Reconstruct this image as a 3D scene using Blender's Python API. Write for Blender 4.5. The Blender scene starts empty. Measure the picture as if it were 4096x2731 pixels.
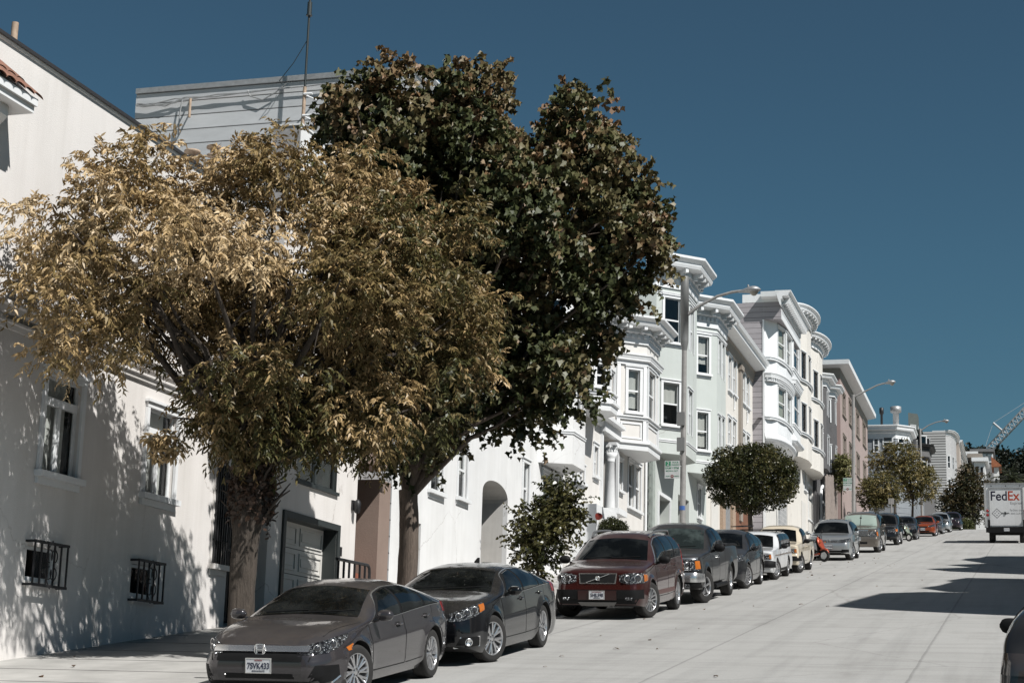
import bpy, bmesh, math, random
import numpy as np
from mathutils import Vector, Matrix
from mathutils.bvhtree import BVHTree
from mathutils.geometry import tessellate_polygon
random.seed(7); rng = np.random.default_rng(7)
SC = bpy.context.scene
COL = SC.collection
R = math.radians
# ---------------------------------------------------------------- camera model (photo pixels 4096 x 2731)
F, CX, CY = 6850.0, 2048.0, 1365.5
CAM = Matrix(((0.9591, 0.0340, 0.2811), (0.2819, -0.2091, -0.9364), (0.0269, 0.9773, -0.2101)))
_x = Vector(CAM.col[0]).normalized(); _y = Vector(CAM.col[1]); _y = (_y - _x * _y.dot(_x)).normalized(); _z = _x.cross(_y)
CAM = Matrix((_x, _y, _z)).transposed()
EYE = Vector((0, 0, 2.3))
S = 0.121                       # street gradient
def ray(px, py): return (CAM @ Vector((px - CX, CY - py, -F))).normalized()
def onX(px, py, X):
    r = ray(px, py); return EYE + r * ((X - EYE.x) / r.x)
def onY(px, py, Y):
    r = ray(px, py); return EYE + r * (Y / r.y)
def onroad(px, py, dz=0.0):
    r = ray(px, py); return EYE + r * ((dz - EYE.z) / (r.z - S * r.y))
def ground(y):                  # street level along the hill
    if y < 5.8: return 0.70
    if y < 158: return S * y
    if y < 176:
        t = (y - 158); return S * 158 + S * (t - t * t / 36.0)
    return S * 158 + S * 9.0 - 0.004 * (y - 176)
SUN = Vector((0.577, -0.308, 0.755)).normalized()

# ---------------------------------------------------------------- node materials
def newmat(name):
    m = bpy.data.materials.new(name); m.use_nodes = True
    nt = m.node_tree; b = nt.nodes['Principled BSDF']; return m, nt, b
def lk(nt, a, b): nt.links.new(a, b)
def noise(nt, scale, detail=4, rough=.55, coord='Object', sc=(1, 1, 1), dist=0):
    tc = nt.nodes.new('ShaderNodeTexCoord'); mp = nt.nodes.new('ShaderNodeMapping'); mp.inputs['Scale'].default_value = sc
    n = nt.nodes.new('ShaderNodeTexNoise'); n.inputs['Scale'].default_value = scale; n.inputs['Detail'].default_value = detail
    n.inputs['Roughness'].default_value = rough; n.inputs['Distortion'].default_value = dist
    lk(nt, tc.outputs[coord], mp.inputs[0]); lk(nt, mp.outputs[0], n.inputs['Vector']); return n
def ramp(nt, src, stops):
    r = nt.nodes.new('ShaderNodeValToRGB'); e = r.color_ramp.elements
    while len(e) < len(stops): e.new(0.5)
    for i, (p, c) in enumerate(stops):
        e[i].position = p; e[i].color = (c[0], c[1], c[2], 1) if len(c) > 2 else (c[0],) * 3 + (1,)
    lk(nt, src, r.inputs[0]); return r
def mixc(nt, fac, a, b, mode='MIX'):
    m = nt.nodes.new('ShaderNodeMix'); m.data_type = 'RGBA'; m.blend_type = mode
    for i, v in ((0, fac), (6, a), (7, b)):
        if hasattr(v, 'links') or hasattr(v, 'node'): lk(nt, v, m.inputs[i])
        elif i == 0: m.inputs[0].default_value = v
        else: m.inputs[i].default_value = (v[0], v[1], v[2], 1)
    return m.outputs[2]
def bump(nt, b, h, strength, dist=0.02):
    n = nt.nodes.new('ShaderNodeBump'); n.inputs['Strength'].default_value = strength; n.inputs['Distance'].default_value = dist
    lk(nt, h, n.inputs['Height']); lk(nt, n.outputs[0], b.inputs['Normal']); return n
MATS = {}
def surf(name, col, rough=.7, metal=0., var=.12, scale=2.5, bmp=0., bscale=60, stain=0., coat=0., spec=.5):
    """plain surface with mottled tone, fine relief and optional vertical weather streaks"""
    if name in MATS: return MATS[name]
    m, nt, b = newmat(name)
    n = noise(nt, scale, 6, .6)
    lo = [c * (1 - var) for c in col]; hi = [min(1, c * (1 + var * .6)) for c in col]
    r = ramp(nt, n.outputs['Fac'], [(.3, lo), (.7, hi)]); out = r.outputs[0]
    if stain:
        s = noise(nt, 1.0, 5, .65, sc=(1.6, 1.6, .12)); rs = ramp(nt, s.outputs['Fac'], [(.42, (1, 1, 1)), (.72, (1 - stain, 1 - stain * 1.05, 1 - stain * 1.15))])
        out = mixc(nt, 1.0, out, rs.outputs[0], 'MULTIPLY')
    if 'stucco' in name:                                 # hairline cracks here and there
        vo = nt.nodes.new('ShaderNodeTexVoronoi'); vo.feature = 'DISTANCE_TO_EDGE'; vo.inputs['Scale'].default_value = .42; tc = nt.nodes.new('ShaderNodeTexCoord'); wob = noise(nt, 1.3, 6, .7)
        lk(nt, mixc(nt, .35, tc.outputs['Object'], wob.outputs['Color']), vo.inputs['Vector']); cr = ramp(nt, vo.outputs['Distance'], [(0, (.62, .60, .58)), (.0035, (1, 1, 1))]); mk = noise(nt, .55, 2, .5); mr = ramp(nt, mk.outputs['Fac'], [(.5, (0, 0, 0)), (.6, (1, 1, 1))])
        out = mixc(nt, mr.outputs[0], out, mixc(nt, 1, out, cr.outputs[0], 'MULTIPLY'))
    lk(nt, out, b.inputs['Base Color']); b.inputs['Roughness'].default_value = rough; b.inputs['Metallic'].default_value = metal
    b.inputs['Specular IOR Level'].default_value = spec
    b.inputs['Coat Weight'].default_value = coat; b.inputs['Coat Roughness'].default_value = .04
    if bmp: bump(nt, b, noise(nt, bscale, 5, .6).outputs['Fac'], bmp, .01)
    MATS[name] = m; return m
def paint(name, col, metal=.35, rough=.32, dust=.25, coat=1.0):
    """car lacquer: flake base under a clear coat, road dust lying on upward faces"""
    if name in MATS: return MATS[name]
    m, nt, b = newmat(name)
    geo = nt.nodes.new('ShaderNodeNewGeometry'); sx = nt.nodes.new('ShaderNodeSeparateXYZ'); lk(nt, geo.outputs['Normal'], sx.inputs[0])
    n = noise(nt, 3.0, 8, .65); up = nt.nodes.new('ShaderNodeMapRange'); up.inputs[1].default_value = .5; up.inputs[2].default_value = 1.0
    lk(nt, sx.outputs[2], up.inputs[0])
    rn = ramp(nt, n.outputs['Fac'], [(.3, (.35, .35, .35)), (.7, (1, 1, 1))])
    mu = nt.nodes.new('ShaderNodeMath'); mu.operation = 'MULTIPLY'; lk(nt, up.outputs[0], mu.inputs[0]); lk(nt, rn.outputs[0], mu.inputs[1])
    mu2 = nt.nodes.new('ShaderNodeMath'); mu2.operation = 'MULTIPLY'; lk(nt, mu.outputs[0], mu2.inputs[0]); mu2.inputs[1].default_value = dust
    lk(nt, mixc(nt, mu2.outputs[0], col, (.30, .275, .245)), b.inputs['Base Color'])
    mr = nt.nodes.new('ShaderNodeMath'); mr.operation = 'MULTIPLY_ADD'; lk(nt, mu2.outputs[0], mr.inputs[0]); mr.inputs[1].default_value = .5; mr.inputs[2].default_value = rough
    lk(nt, mr.outputs[0], b.inputs['Roughness']); b.inputs['Metallic'].default_value = metal
    b.inputs['Specular IOR Level'].default_value = .2; b.inputs['Coat Weight'].default_value = coat; b.inputs['Coat Roughness'].default_value = .04
    MATS[name] = m; return m
def glass(name, tint=(.55, .58, .58), refl=.14, rough=.02):
    if name in MATS: return MATS[name]
    m = bpy.data.materials.new(name); m.use_nodes = True; nt = m.node_tree; nt.nodes.clear()
    o = nt.nodes.new('ShaderNodeOutputMaterial'); t = nt.nodes.new('ShaderNodeBsdfTransparent'); g = nt.nodes.new('ShaderNodeBsdfGlossy')
    t.inputs[0].default_value = (*tint, 1); g.inputs['Roughness'].default_value = rough
    lw = nt.nodes.new('ShaderNodeLayerWeight'); lw.inputs[0].default_value = .5; f = nt.nodes.new('ShaderNodeMath'); f.operation = 'POWER'; f.inputs[1].default_value = 4.5; lk(nt, lw.outputs['Facing'], f.inputs[0])
    a = nt.nodes.new('ShaderNodeMath'); a.operation = 'ADD'; a.use_clamp = True; lk(nt, f.outputs[0], a.inputs[0]); a.inputs[1].default_value = refl
    w = noise(nt, .7, 2, .5); bn = nt.nodes.new('ShaderNodeBump'); bn.inputs['Strength'].default_value = .12; bn.inputs['Distance'].default_value = .05
    lk(nt, w.outputs['Fac'], bn.inputs['Height']); lk(nt, bn.outputs[0], g.inputs['Normal'])
    mx = nt.nodes.new('ShaderNodeMixShader'); lk(nt, a.outputs[0], mx.inputs[0]); lk(nt, t.outputs[0], mx.inputs[1]); lk(nt, g.outputs[0], mx.inputs[2])
    lk(nt, mx.outputs[0], o.inputs[0]); MATS[name] = m; return m
def flat(name, col, rough=.5, metal=0., coat=0., spec=.5):
    return surf(name, col, rough, metal, var=.05, coat=coat, spec=spec)
def siding(name, col, pitch, dark=.35, axis=2, gapw=.06):
    """horizontal lap boards: relief and thin gaps by height"""
    if name in MATS: return MATS[name]
    m, nt, b = newmat(name)
    tc = nt.nodes.new('ShaderNodeTexCoord'); sx = nt.nodes.new('ShaderNodeSeparateXYZ'); lk(nt, tc.outputs['Object'], sx.inputs[0])
    d = nt.nodes.new('ShaderNodeMath'); d.operation = 'DIVIDE'; lk(nt, sx.outputs[axis], d.inputs[0]); d.inputs[1].default_value = pitch
    fr = nt.nodes.new('ShaderNodeMath'); fr.operation = 'FRACT'; lk(nt, d.outputs[0], fr.inputs[0])
    fl = nt.nodes.new('ShaderNodeMath'); fl.operation = 'FLOOR'; lk(nt, d.outputs[0], fl.inputs[0])
    wn = nt.nodes.new('ShaderNodeTexWhiteNoise'); wn.noise_dimensions = '1D'; lk(nt, fl.outputs[0], wn.inputs['W'])
    base = ramp(nt, wn.outputs['Value'], [(0, [c * .9 for c in col]), (1, [min(1, c * 1.07) for c in col])])
    n = noise(nt, 3, 6, .6, sc=(.5, .5, 2)); rn = ramp(nt, n.outputs['Fac'], [(.3, (.86, .86, .86)), (.7, (1, 1, 1))])
    gap = ramp(nt, fr.outputs[0], [(0, (dark,) * 3), (gapw, (dark,) * 3), (gapw + .04, (1, 1, 1)), (1, (1, 1, 1))])
    lk(nt, mixc(nt, 1, mixc(nt, 1, base.outputs[0], rn.outputs[0], 'MULTIPLY'), gap.outputs[0], 'MULTIPLY'), b.inputs['Base Color'])
    h = ramp(nt, fr.outputs[0], [(0, (0,) * 3), (.05, (1,) * 3), (1, (.45,) * 3)]); bump(nt, b, h.outputs[0], .8, .03)
    b.inputs['Roughness'].default_value = .65; MATS[name] = m; return m
def blocks(name, c1, c2, mortar, scale, bw=.5, rh=.25, bmp=.6):
    if name in MATS: return MATS[name]
    m, nt, b = newmat(name)
    tc = nt.nodes.new('ShaderNodeTexCoord'); sp = nt.nodes.new('ShaderNodeSeparateXYZ'); lk(nt, tc.outputs['Object'], sp.inputs[0])
    ad = nt.nodes.new('ShaderNodeMath'); lk(nt, sp.outputs[0], ad.inputs[0]); lk(nt, sp.outputs[1], ad.inputs[1])
    cb = nt.nodes.new('ShaderNodeCombineXYZ'); lk(nt, ad.outputs[0], cb.inputs[0]); lk(nt, sp.outputs[2], cb.inputs[1])
    t = nt.nodes.new('ShaderNodeTexBrick'); t.inputs['Scale'].default_value = scale; t.inputs['Brick Width'].default_value = bw; t.inputs['Row Height'].default_value = rh
    t.inputs['Mortar Size'].default_value = .018
    for k, c in (('Color1', c1), ('Color2', c2), ('Mortar', mortar)): t.inputs[k].default_value = (*c, 1)
    lk(nt, cb.outputs[0], t.inputs['Vector']); lk(nt, t.outputs['Color'], b.inputs['Base Color'])
    b.inputs['Roughness'].default_value = .85; bump(nt, b, t.outputs['Fac'], -bmp, .02); MATS[name] = m; return m

# ---------------------------------------------------------------- mesh builder
class MB:
    def __init__(s): s.v = []; s.f = []; s.m = []; s.k = 0; s.sm = []; s.smooth = False
    def pt(s, p): s.v.append((p[0], p[1], p[2])); return len(s.v) - 1
    def face(s, pts, k=None):
        i = [s.pt(p) for p in pts]; s.f.append(i); s.m.append(s.k if k is None else k); s.sm.append(s.smooth)
    def grid(s, rows, closed=False, k=None, flip=False):
        """rows: list of equal-length point lists"""
        n = len(rows[0]); base = len(s.v)
        for r in rows: s.v.extend((p[0], p[1], p[2]) for p in r)
        for i in range(len(rows) - 1):
            for j in range(n if closed else n - 1):
                a = base + i * n + j; b = base + i * n + (j + 1) % n; q = [a, b, b + n, a + n]
                s.f.append(q[::-1] if flip else q); s.m.append(s.k if k is None else k); s.sm.append(s.smooth)
    def box(s, a, b, k=None):
        x0, x1 = sorted((a[0], b[0])); y0, y1 = sorted((a[1], b[1])); z0, z1 = sorted((a[2], b[2]))
        s.obox((x0, y0, z0), (x1 - x0, 0, 0), (0, y1 - y0, 0), (0, 0, z1 - z0), k)
    def obox(s, o, u, v, w, k=None):
        o, u, v, w = Vector(o), Vector(u), Vector(v), Vector(w)
        if u.cross(v).dot(w) < 0: u, v = v, u
        c = [o, o + u, o + u + v, o + v, o + w, o + u + w, o + u + v + w, o + v + w]; b0 = len(s.v)
        s.v.extend(tuple(p) for p in c)
        for q in ((3, 2, 1, 0), (4, 5, 6, 7), (0, 1, 5, 4), (1, 2, 6, 5), (2, 3, 7, 6), (3, 0, 4, 7)):
            s.f.append([b0 + i for i in q]); s.m.append(s.k if k is None else k); s.sm.append(False)
    def prism(s, poly, z0, z1, k=None, cap=True):
        """poly: plan points; z0/z1 numbers or functions of the point"""
        f0 = z0 if callable(z0) else (lambda p: z0); f1 = z1 if callable(z1) else (lambda p: z1)
        area = sum(poly[i][0] * poly[(i + 1) % len(poly)][1] - poly[(i + 1) % len(poly)][0] * poly[i][1] for i in range(len(poly)))
        if area < 0: poly = poly[::-1]
        n = len(poly); b0 = len(s.v)
        s.v.extend((p[0], p[1], f0(p)) for p in poly); s.v.extend((p[0], p[1], f1(p)) for p in poly)
        for i in range(n):
            j = (i + 1) % n; s.f.append([b0 + i, b0 + j, b0 + n + j, b0 + n + i])
        m = n
        if cap: s.f.append([b0 + i for i in range(n)][::-1]); s.f.append([b0 + n + i for i in range(n)]); m += 2
        s.m += [s.k if k is None else k] * m; s.sm += [False] * m
    def tube(s, pts, r, n=8, k=None, cap=True):
        pts = [Vector(p) for p in pts]; rs = r if isinstance(r, (list, tuple)) else [r] * len(pts); rows = []
        up = Vector((0.13, 0.21, 1)).normalized(); prev = None
        for i, p in enumerate(pts):
            t = (pts[min(i + 1, len(pts) - 1)] - pts[max(i - 1, 0)]).normalized()
            if prev is None:
                a = t.cross(up)
                if a.length < .2: a = t.cross(Vector((1, 0, 0)))
            else: a = prev - t * prev.dot(t)
            a.normalize(); prev = a; b = t.cross(a)
            rows.append([p + (a * math.cos(2 * math.pi * q / n) + b * math.sin(2 * math.pi * q / n)) * rs[i] for q in range(n)])
        o = s.smooth; s.smooth = True; s.grid(rows, True, k, flip=True); s.smooth = o
        if cap: s.face(rows[0], k); s.face(rows[-1][::-1], k)
    def lathe(s, o, prof, axis=(0, 0, 1), n=24, k=None, smooth=True):
        """prof: (radius, height) along the axis"""
        o = Vector(o); w = Vector(axis).normalized(); a = w.cross(Vector((1, 0, 0)))
        if a.length < .3: a = w.cross(Vector((0, 1, 0)))
        a.normalize(); b = w.cross(a)
        rows = [[o + w * h + (a * math.cos(2 * math.pi * q / n) + b * math.sin(2 * math.pi * q / n)) * r for q in range(n)] for r, h in prof]
        old = s.smooth; s.smooth = smooth; s.grid(rows, True, k); s.smooth = old
    def sweep(s, path, prof, k=None, cap=True):
        """moulding: plan path (outside on its right-hand side), profile = (out, z)"""
        P = [Vector((p[0], p[1])) for p in path]; N = []
        for i in range(len(P)):
            ds = []
            if i > 0: ds.append((P[i] - P[i - 1]).normalized())
            if i < len(P) - 1: ds.append((P[i + 1] - P[i]).normalized())
            ns = [Vector((d.y, -d.x)) for d in ds]
            if len(ns) == 1: N.append(ns[0])
            else:
                b = (ns[0] + ns[1]).normalized(); N.append(b / max(.35, b.dot(ns[0])))
        rows = [[(P[i].x + N[i].x * o, P[i].y + N[i].y * o, z) for o, z in prof] for i in range(len(P))]
        s.grid(rows, False, k, flip=True)
        if cap: s.face(rows[0][::-1], k); s.face(rows[-1], k)
    def wall(s, o, u, w, z0, z1, holes=(), depth=.14, k=None, kr=None, back=True):
        """upright wall from o along plan direction u, openings (u0,u1,za,zb) with reveals going inwards (left of u is inside)"""
        u = Vector((u[0], u[1], 0)).normalized(); nin = Vector((-u.y, u.x, 0))
        O = Vector((o[0], o[1], 0)); zz = z0 if callable(z0) else (lambda t: z0); zmin = min(zz(0), zz(w))
        us = sorted({0., w} | {h[i] for h in holes for i in (0, 1) if 0 < h[i] < w}); zs = sorted({zmin, z1} | {h[i] for h in holes for i in (2, 3) if zmin < h[i] < z1})
        P = lambda t, z, d=0: O + u * t + nin * d + Vector((0, 0, max(z, zz(t)) if False else z))
        for i in range(len(us) - 1):
            for j in range(len(zs) - 1):
                uc, zc = (us[i] + us[i + 1]) / 2, (zs[j] + zs[j + 1]) / 2
                if any(h[0] < uc < h[1] and h[2] < zc < h[3] for h in holes): continue
                s.face([P(us[i], zs[j]), P(us[i + 1], zs[j]), P(us[i + 1], zs[j + 1]), P(us[i], zs[j + 1])], k)
        for a, b, c, d in [h[:4] for h in holes]:
            kk = k if kr is None else kr
            s.face([P(a, c), P(a, d), P(a, d, depth), P(a, c, depth)], kk); s.face([P(b, d), P(b, c), P(b, c, depth), P(b, d, depth)], kk)
            s.face([P(a, d), P(b, d), P(b, d, depth), P(a, d, depth)], kk); s.face([P(b, c), P(a, c), P(a, c, depth), P(b, c, depth)], kk)
    def build(s, name, mats, parent=None, smooth=None):
        me = bpy.data.meshes.new(name); me.from_pydata(s.v, [], s.f)
        for m in (mats if isinstance(mats, (list, tuple)) else [mats]): me.materials.append(m)
        me.polygons.foreach_set('material_index', s.m)
        sm = s.sm if smooth is None else [smooth] * len(s.f)
        me.polygons.foreach_set('use_smooth', sm); me.update()
        o = bpy.data.objects.new(name, me); COL.objects.link(o)
        attach(o, parent)
        return o
WORLD = {}                      # roots whose parts are given in world coordinates
def attach(o, p):
    if p is None: return
    o.parent = p
    if p.name in WORLD: o.matrix_parent_inverse = Matrix.Translation(WORLD[p.name]).inverted()
def tag(o, label=None, cat=None, group=None, kind=None):
    for k, v in (('label', label), ('category', cat), ('group', group), ('kind', kind)):
        if v: o[k] = v
    return o
def empty(name, loc=(0, 0, 0), rot=(0, 0, 0)):
    o = bpy.data.objects.new(name, None); COL.objects.link(o); o.location = loc; o.rotation_euler = rot; o.empty_display_size = .2; return o
def place(name, loc, label, cat, group=None):
    "an Empty standing at the thing's base; its parts are given in world coordinates"
    o = empty(name, loc); WORLD[o.name] = Vector(loc); tag(o, label, cat, group); return o
def text_mesh(name, body, size, mat, parent, mtx, extrude=.002, align='CENTER', bold=0., xscale=1.0):
    c = bpy.data.curves.new(name, 'FONT'); c.body = body; c.size = size; c.extrude = extrude; c.align_x = align; c.align_y = 'CENTER'; c.offset = bold
    t = bpy.data.objects.new(name, c); COL.objects.link(t)
    dg = bpy.context.evaluated_depsgraph_get(); me = bpy.data.meshes.new_from_object(t.evaluated_get(dg))
    bpy.data.objects.remove(t); bpy.data.curves.remove(c)
    me.transform(mtx @ Matrix.Diagonal((xscale, 1, 1, 1))); me.materials.clear(); me.materials.append(mat)
    o = bpy.data.objects.new(name, me); COL.objects.link(o); attach(o, parent); return o
# ---------------------------------------------------------------- camera, sun, sky
cam = bpy.data.cameras.new('camera'); co = bpy.data.objects.new('camera', cam); COL.objects.link(co); SC.camera = co
co.matrix_world = Matrix.Translation(EYE) @ CAM.to_4x4(); cam.sensor_width = 36; cam.lens = F / 4096 * 36; cam.clip_start = .2; cam.clip_end = 6000
sd = bpy.data.lights.new('sun', 'SUN'); sd.energy = 5.0; sd.angle = R(.53); sd.color = (1, .98, .945)
so = bpy.data.objects.new('sun', sd); COL.objects.link(so); so.rotation_euler = SUN.to_track_quat('Z', 'Y').to_euler(); so.location = (60, -30, 80)
w = bpy.data.worlds.new('World'); SC.world = w; w.use_nodes = True; nt = w.node_tree; bg = nt.nodes['Background']
sky = nt.nodes.new('ShaderNodeTexSky'); sky.sky_type = 'NISHITA'; sky.sun_disc = False
sky.sun_elevation = math.asin(SUN.z); sky.sun_rotation = math.atan2(SUN.x, SUN.y); sky.air_density = 1.0; sky.dust_density = 0.0; sky.ozone_density = 1.6; sky.altitude = 400
hs = nt.nodes.new('ShaderNodeHueSaturation'); hs.inputs['Hue'].default_value = .486; hs.inputs['Saturation'].default_value = 1.12; hs.inputs['Value'].default_value = .77
tc = nt.nodes.new('ShaderNodeTexCoord'); sx = nt.nodes.new('ShaderNodeSeparateXYZ'); lk(nt, tc.outputs['Generated'], sx.inputs[0])
gr = ramp(nt, sx.outputs[2], [(0, (.62, .90, .92)), (.10, (.70, .96, .98)), (.26, (.86, 1.04, 1.04)), (.5, (1.0, .98, .96)), (.68, (.62, .62, .62)), (1, (.42, .42, .44))])   # deep clear sky, darkest overhead
lk(nt, sky.outputs[0], hs.inputs['Color']); cl = mixc(nt, 1, hs.outputs[0], (5.0, 6.0, 8.0), 'DARKEN'); lk(nt, mixc(nt, 1, cl, gr.outputs[0], 'MULTIPLY'), bg.inputs[0]); bg.inputs[1].default_value = .05
SC.view_settings.view_transform = 'Standard'; SC.view_settings.look = 'None'; SC.view_settings.exposure = .13; SC.view_settings.gamma = 1
SC.cycles.diffuse_bounces = 1; SC.cycles.max_bounces = 6; SC.cycles.transparent_max_bounces = 12

# ---------------------------------------------------------------- ground
def ribbon(name, x0, x1, dz, mat, y0=-60, y1=700, label=None, step=4.0, nx=1, side=0.0):
    mb = MB(); rows = []
    ys = [y0] + [y for y in np.arange(-20, 5, 5)] + [5.8, 6.6] + list(np.arange(10, 186, step)) + [200, 240, 320, 450, y1]
    ys = sorted(set(float(y) for y in ys if y0 <= y <= y1))
    for y in ys:
        z = ground(y) + dz; a, b = (x0(y) if callable(x0) else x0), (x1(y) if callable(x1) else x1); r = [(a + (b - a) * i / nx, y, z) for i in range(nx + 1)]
        if side: r = [(a, y, z - side)] + r + [(b, y, z - side)]
        rows.append(r)
    mb.grid(rows, flip=True); o = mb.build(name, mat); tag(o, kind='structure'); return o
def road_mat():
    m, nt, b = newmat('road concrete')
    big = noise(nt, .35, 6, .6, sc=(1, .35, 1)); fine = noise(nt, 30, 4, .7); st = noise(nt, .8, 5, .6, sc=(3.2, .06, 1))
    ln = noise(nt, .9, 6, .7, sc=(.25, 2.2, 1))
    base = ramp(nt, big.outputs['Fac'], [(.25, (.33, .325, .31)), (.75, (.42, .415, .40))])
    out = mixc(nt, .30, base.outputs[0], ramp(nt, fine.outputs['Fac'], [(.3, (.26, .255, .25)), (.75, (.50, .495, .48))]).outputs[0])
    out = mixc(nt, 1, out, ramp(nt, st.outputs['Fac'], [(.3, (.86, .86, .86)), (.55, (1, 1, 1))]).outputs[0], 'MULTIPLY')
    out = mixc(nt, 1, out, ramp(nt, ln.outputs['Fac'], [(.34, (.86, .855, .85)), (.52, (1, 1, 1))]).outputs[0], 'MULTIPLY')
    tc = nt.nodes.new('ShaderNodeTexCoord'); sp = nt.nodes.new('ShaderNodeSeparateXYZ'); wob = noise(nt, 1.2, 6, .7)
    lk(nt, tc.outputs['Object'], sp.inputs[0])
    def line(axis, period, off, width, dark):
        a = nt.nodes.new('ShaderNodeMath'); a.operation = 'MULTIPLY_ADD'; lk(nt, wob.outputs['Fac'], a.inputs[0]); a.inputs[1].default_value = .05; lk(nt, sp.outputs[axis], a.inputs[2])
        d = nt.nodes.new('ShaderNodeMath'); d.operation = 'ADD'; lk(nt, a.outputs[0], d.inputs[0]); d.inputs[1].default_value = off
        q = nt.nodes.new('ShaderNodeMath'); q.operation = 'DIVIDE'; lk(nt, d.outputs[0], q.inputs[0]); q.inputs[1].default_value = period
        fr = nt.nodes.new('ShaderNodeMath'); fr.operation = 'FRACT'; lk(nt, q.outputs[0], fr.inputs[0])
        return ramp(nt, fr.outputs[0], [(0, (dark,) * 3), (width / period, (dark,) * 3), (min(1, 1.8 * width / period), (1, 1, 1))]).outputs[0]
    for ax, per, off, wd, dk in ((0, 3.35, 1.47, .03, .72), (1, 9.1, 2.0, .05, .82)):
        out = mixc(nt, 1, out, line(ax, per, off, wd, dk), 'MULTIPLY')
    vo = nt.nodes.new('ShaderNodeTexVoronoi'); vo.feature = 'DISTANCE_TO_EDGE'; vo.inputs['Scale'].default_value = .16; lk(nt, noise(nt, .8, 6, .7).outputs['Color'], vo.inputs['Vector']) if False else None
    tc2 = nt.nodes.new('ShaderNodeMix'); tc2.data_type = 'RGBA'; tc2.inputs[0].default_value = .25; lk(nt, tc.outputs['Object'], tc2.inputs[6]); lk(nt, noise(nt, .9, 5, .7).outputs['Color'], tc2.inputs[7]); lk(nt, tc2.outputs[2], vo.inputs['Vector'])
    out = mixc(nt, 1, out, ramp(nt, vo.outputs['Distance'], [(0, (.80, .79, .78)), (.003, (1, 1, 1))]).outputs[0], 'MULTIPLY')
    oil = noise(nt, .9, 3, .5, sc=(1, .5, 1)); out = mixc(nt, 1, out, ramp(nt, oil.outputs['Fac'], [(.60, (1, 1, 1)), (.78, (.76, .75, .74))]).outputs[0], 'MULTIPLY')
    lk(nt, out, b.inputs['Base Color']); b.inputs['Roughness'].default_value = .82; bump(nt, b, fine.outputs['Fac'], .5, .01); return m
M_ROAD = road_mat()
M_WALK = surf('pavement concrete', (.40, .39, .37), .85, var=.22, scale=1.4, bmp=.5, bscale=40)
M_KERB = surf('kerb stone', (.33, .32, .31), .85, var=.3, scale=3, bmp=.5, bscale=30)
M_EARTH = surf('dry earth', (.16, .14, .10), .95, var=.4, scale=.2)
KX, DRIFT = -9.62, .016                                # kerb face on the house side, closing in on the camera's line uphill
def kx(y): return KX + (min(y, 170) - 25) * DRIFT
g = ribbon('ground', -900, 900, -.05, M_EARTH, -60, 1500, step=6)
ribbon('road', lambda y: kx(y) - .02, 2.7, 0, M_ROAD, nx=6)
ribbon('pavement', -17.0, lambda y: kx(y) - .17, .13, M_WALK, side=.2); ribbon('kerb', lambda y: kx(y) - .165, kx, .134, M_KERB, side=.2)
ribbon('pavement', 2.87, 7.0, .13, M_WALK, side=.2); ribbon('kerb', 2.7, 2.865, .134, M_KERB, side=.2)
mb = MB()                                              # scored joints of the pavement slabs
for y in np.arange(12, 60, 1.5): mb.box((-14.1, y, 0), (kx(y) - .2, y + .012, .004))
for i in range(0, len(mb.v)): x, y, z = mb.v[i]; mb.v[i] = (x, y, ground(y) + .131 + z)
tag(mb.build('pavement_joint', flat('joint grey', (.17, .165, .16), .9)), kind='structure')
# ---------------------------------------------------------------- house kit
M_WHITE = surf('white stucco', (.80, .80, .795), .8, var=.05, scale=1.2, bmp=.35, bscale=70, stain=.10)
M_STUC = surf('left stucco', (.785, .75, .72), .85, var=.05, scale=1.0, bmp=.5, bscale=45, stain=.14)
M_TRIM = surf('white gloss trim', (.82, .83, .835), .5, var=.05, scale=3)
M_CREAM = surf('cream boards', (.76, .735, .70), .7, var=.05, scale=2, stain=.08)
M_SAGE = surf('sage stucco', (.565, .60, .572), .8, var=.04, scale=1.5, bmp=.3, stain=.07)
M_SAGED = surf('sage stone', (.36, .40, .37), .85, var=.2, scale=3, bmp=.5, bscale=12)
M_BUTTER = surf('butter stucco', (.745, .71, .655), .8, var=.04, scale=1.5, bmp=.3, stain=.08)
M_BROWNT = surf('brown trim', (.30, .26, .22), .7, var=.08)
M_MAUVE = siding('mauve boards', (.37, .345, .36), .30, .3)
M_GREYB = siding('grey boards', (.54, .55, .56), .385, .35)
M_SHING = siding('grey lap', (.33, .30, .315), .16, .25)
M_STRIPE = siding('striped boards', (.60, .59, .58), .40, .20, 2, .38)
M_DARKH = surf('charcoal stucco', (.105, .102, .105), .8, var=.1, stain=.1)
M_PINK = surf('dusty pink stucco', (.39, .31, .287), .85, var=.05, scale=1.0, bmp=.3, stain=.08)
M_BLUEG = siding('blue grey boards', (.27, .29, .31), .5, .7)
M_TAN = surf('tan stucco', (.45, .39, .34), .85, var=.08)
M_BRN = surf('brown stucco', (.27, .20, .165), .85, var=.1, scale=1.5, bmp=.5, bscale=25)
M_IRON = flat('black iron', (.018, .018, .02), .5)
M_DKGREEN = flat('dark green paint', (.035, .042, .042), .45)
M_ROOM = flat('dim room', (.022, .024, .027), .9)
M_GLASS = glass('window glass', (.82, .85, .85), .07)
M_BLIND = flat('pale blind', (.62, .60, .56), .85)
M_BLINDB = flat('grey curtain', (.66, .64, .60), .9)
M_TILE = surf('terracotta tile', (.24, .118, .08), .8, var=.35, scale=6, bmp=.3)
M_ROOF = surf('grey felt roof', (.20, .20, .205), .9, var=.2, scale=2)
M_METAL = surf('galvanised', (.42, .42, .42), .5, .5, var=.2, scale=8)
M_RUST = surf('rusty pipe', (.45, .33, .24), .7, var=.35, scale=9)
M_BRICK = blocks('tan brick', (.40, .28, .19), (.33, .22, .15), (.42, .38, .33), 4.5)
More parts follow.
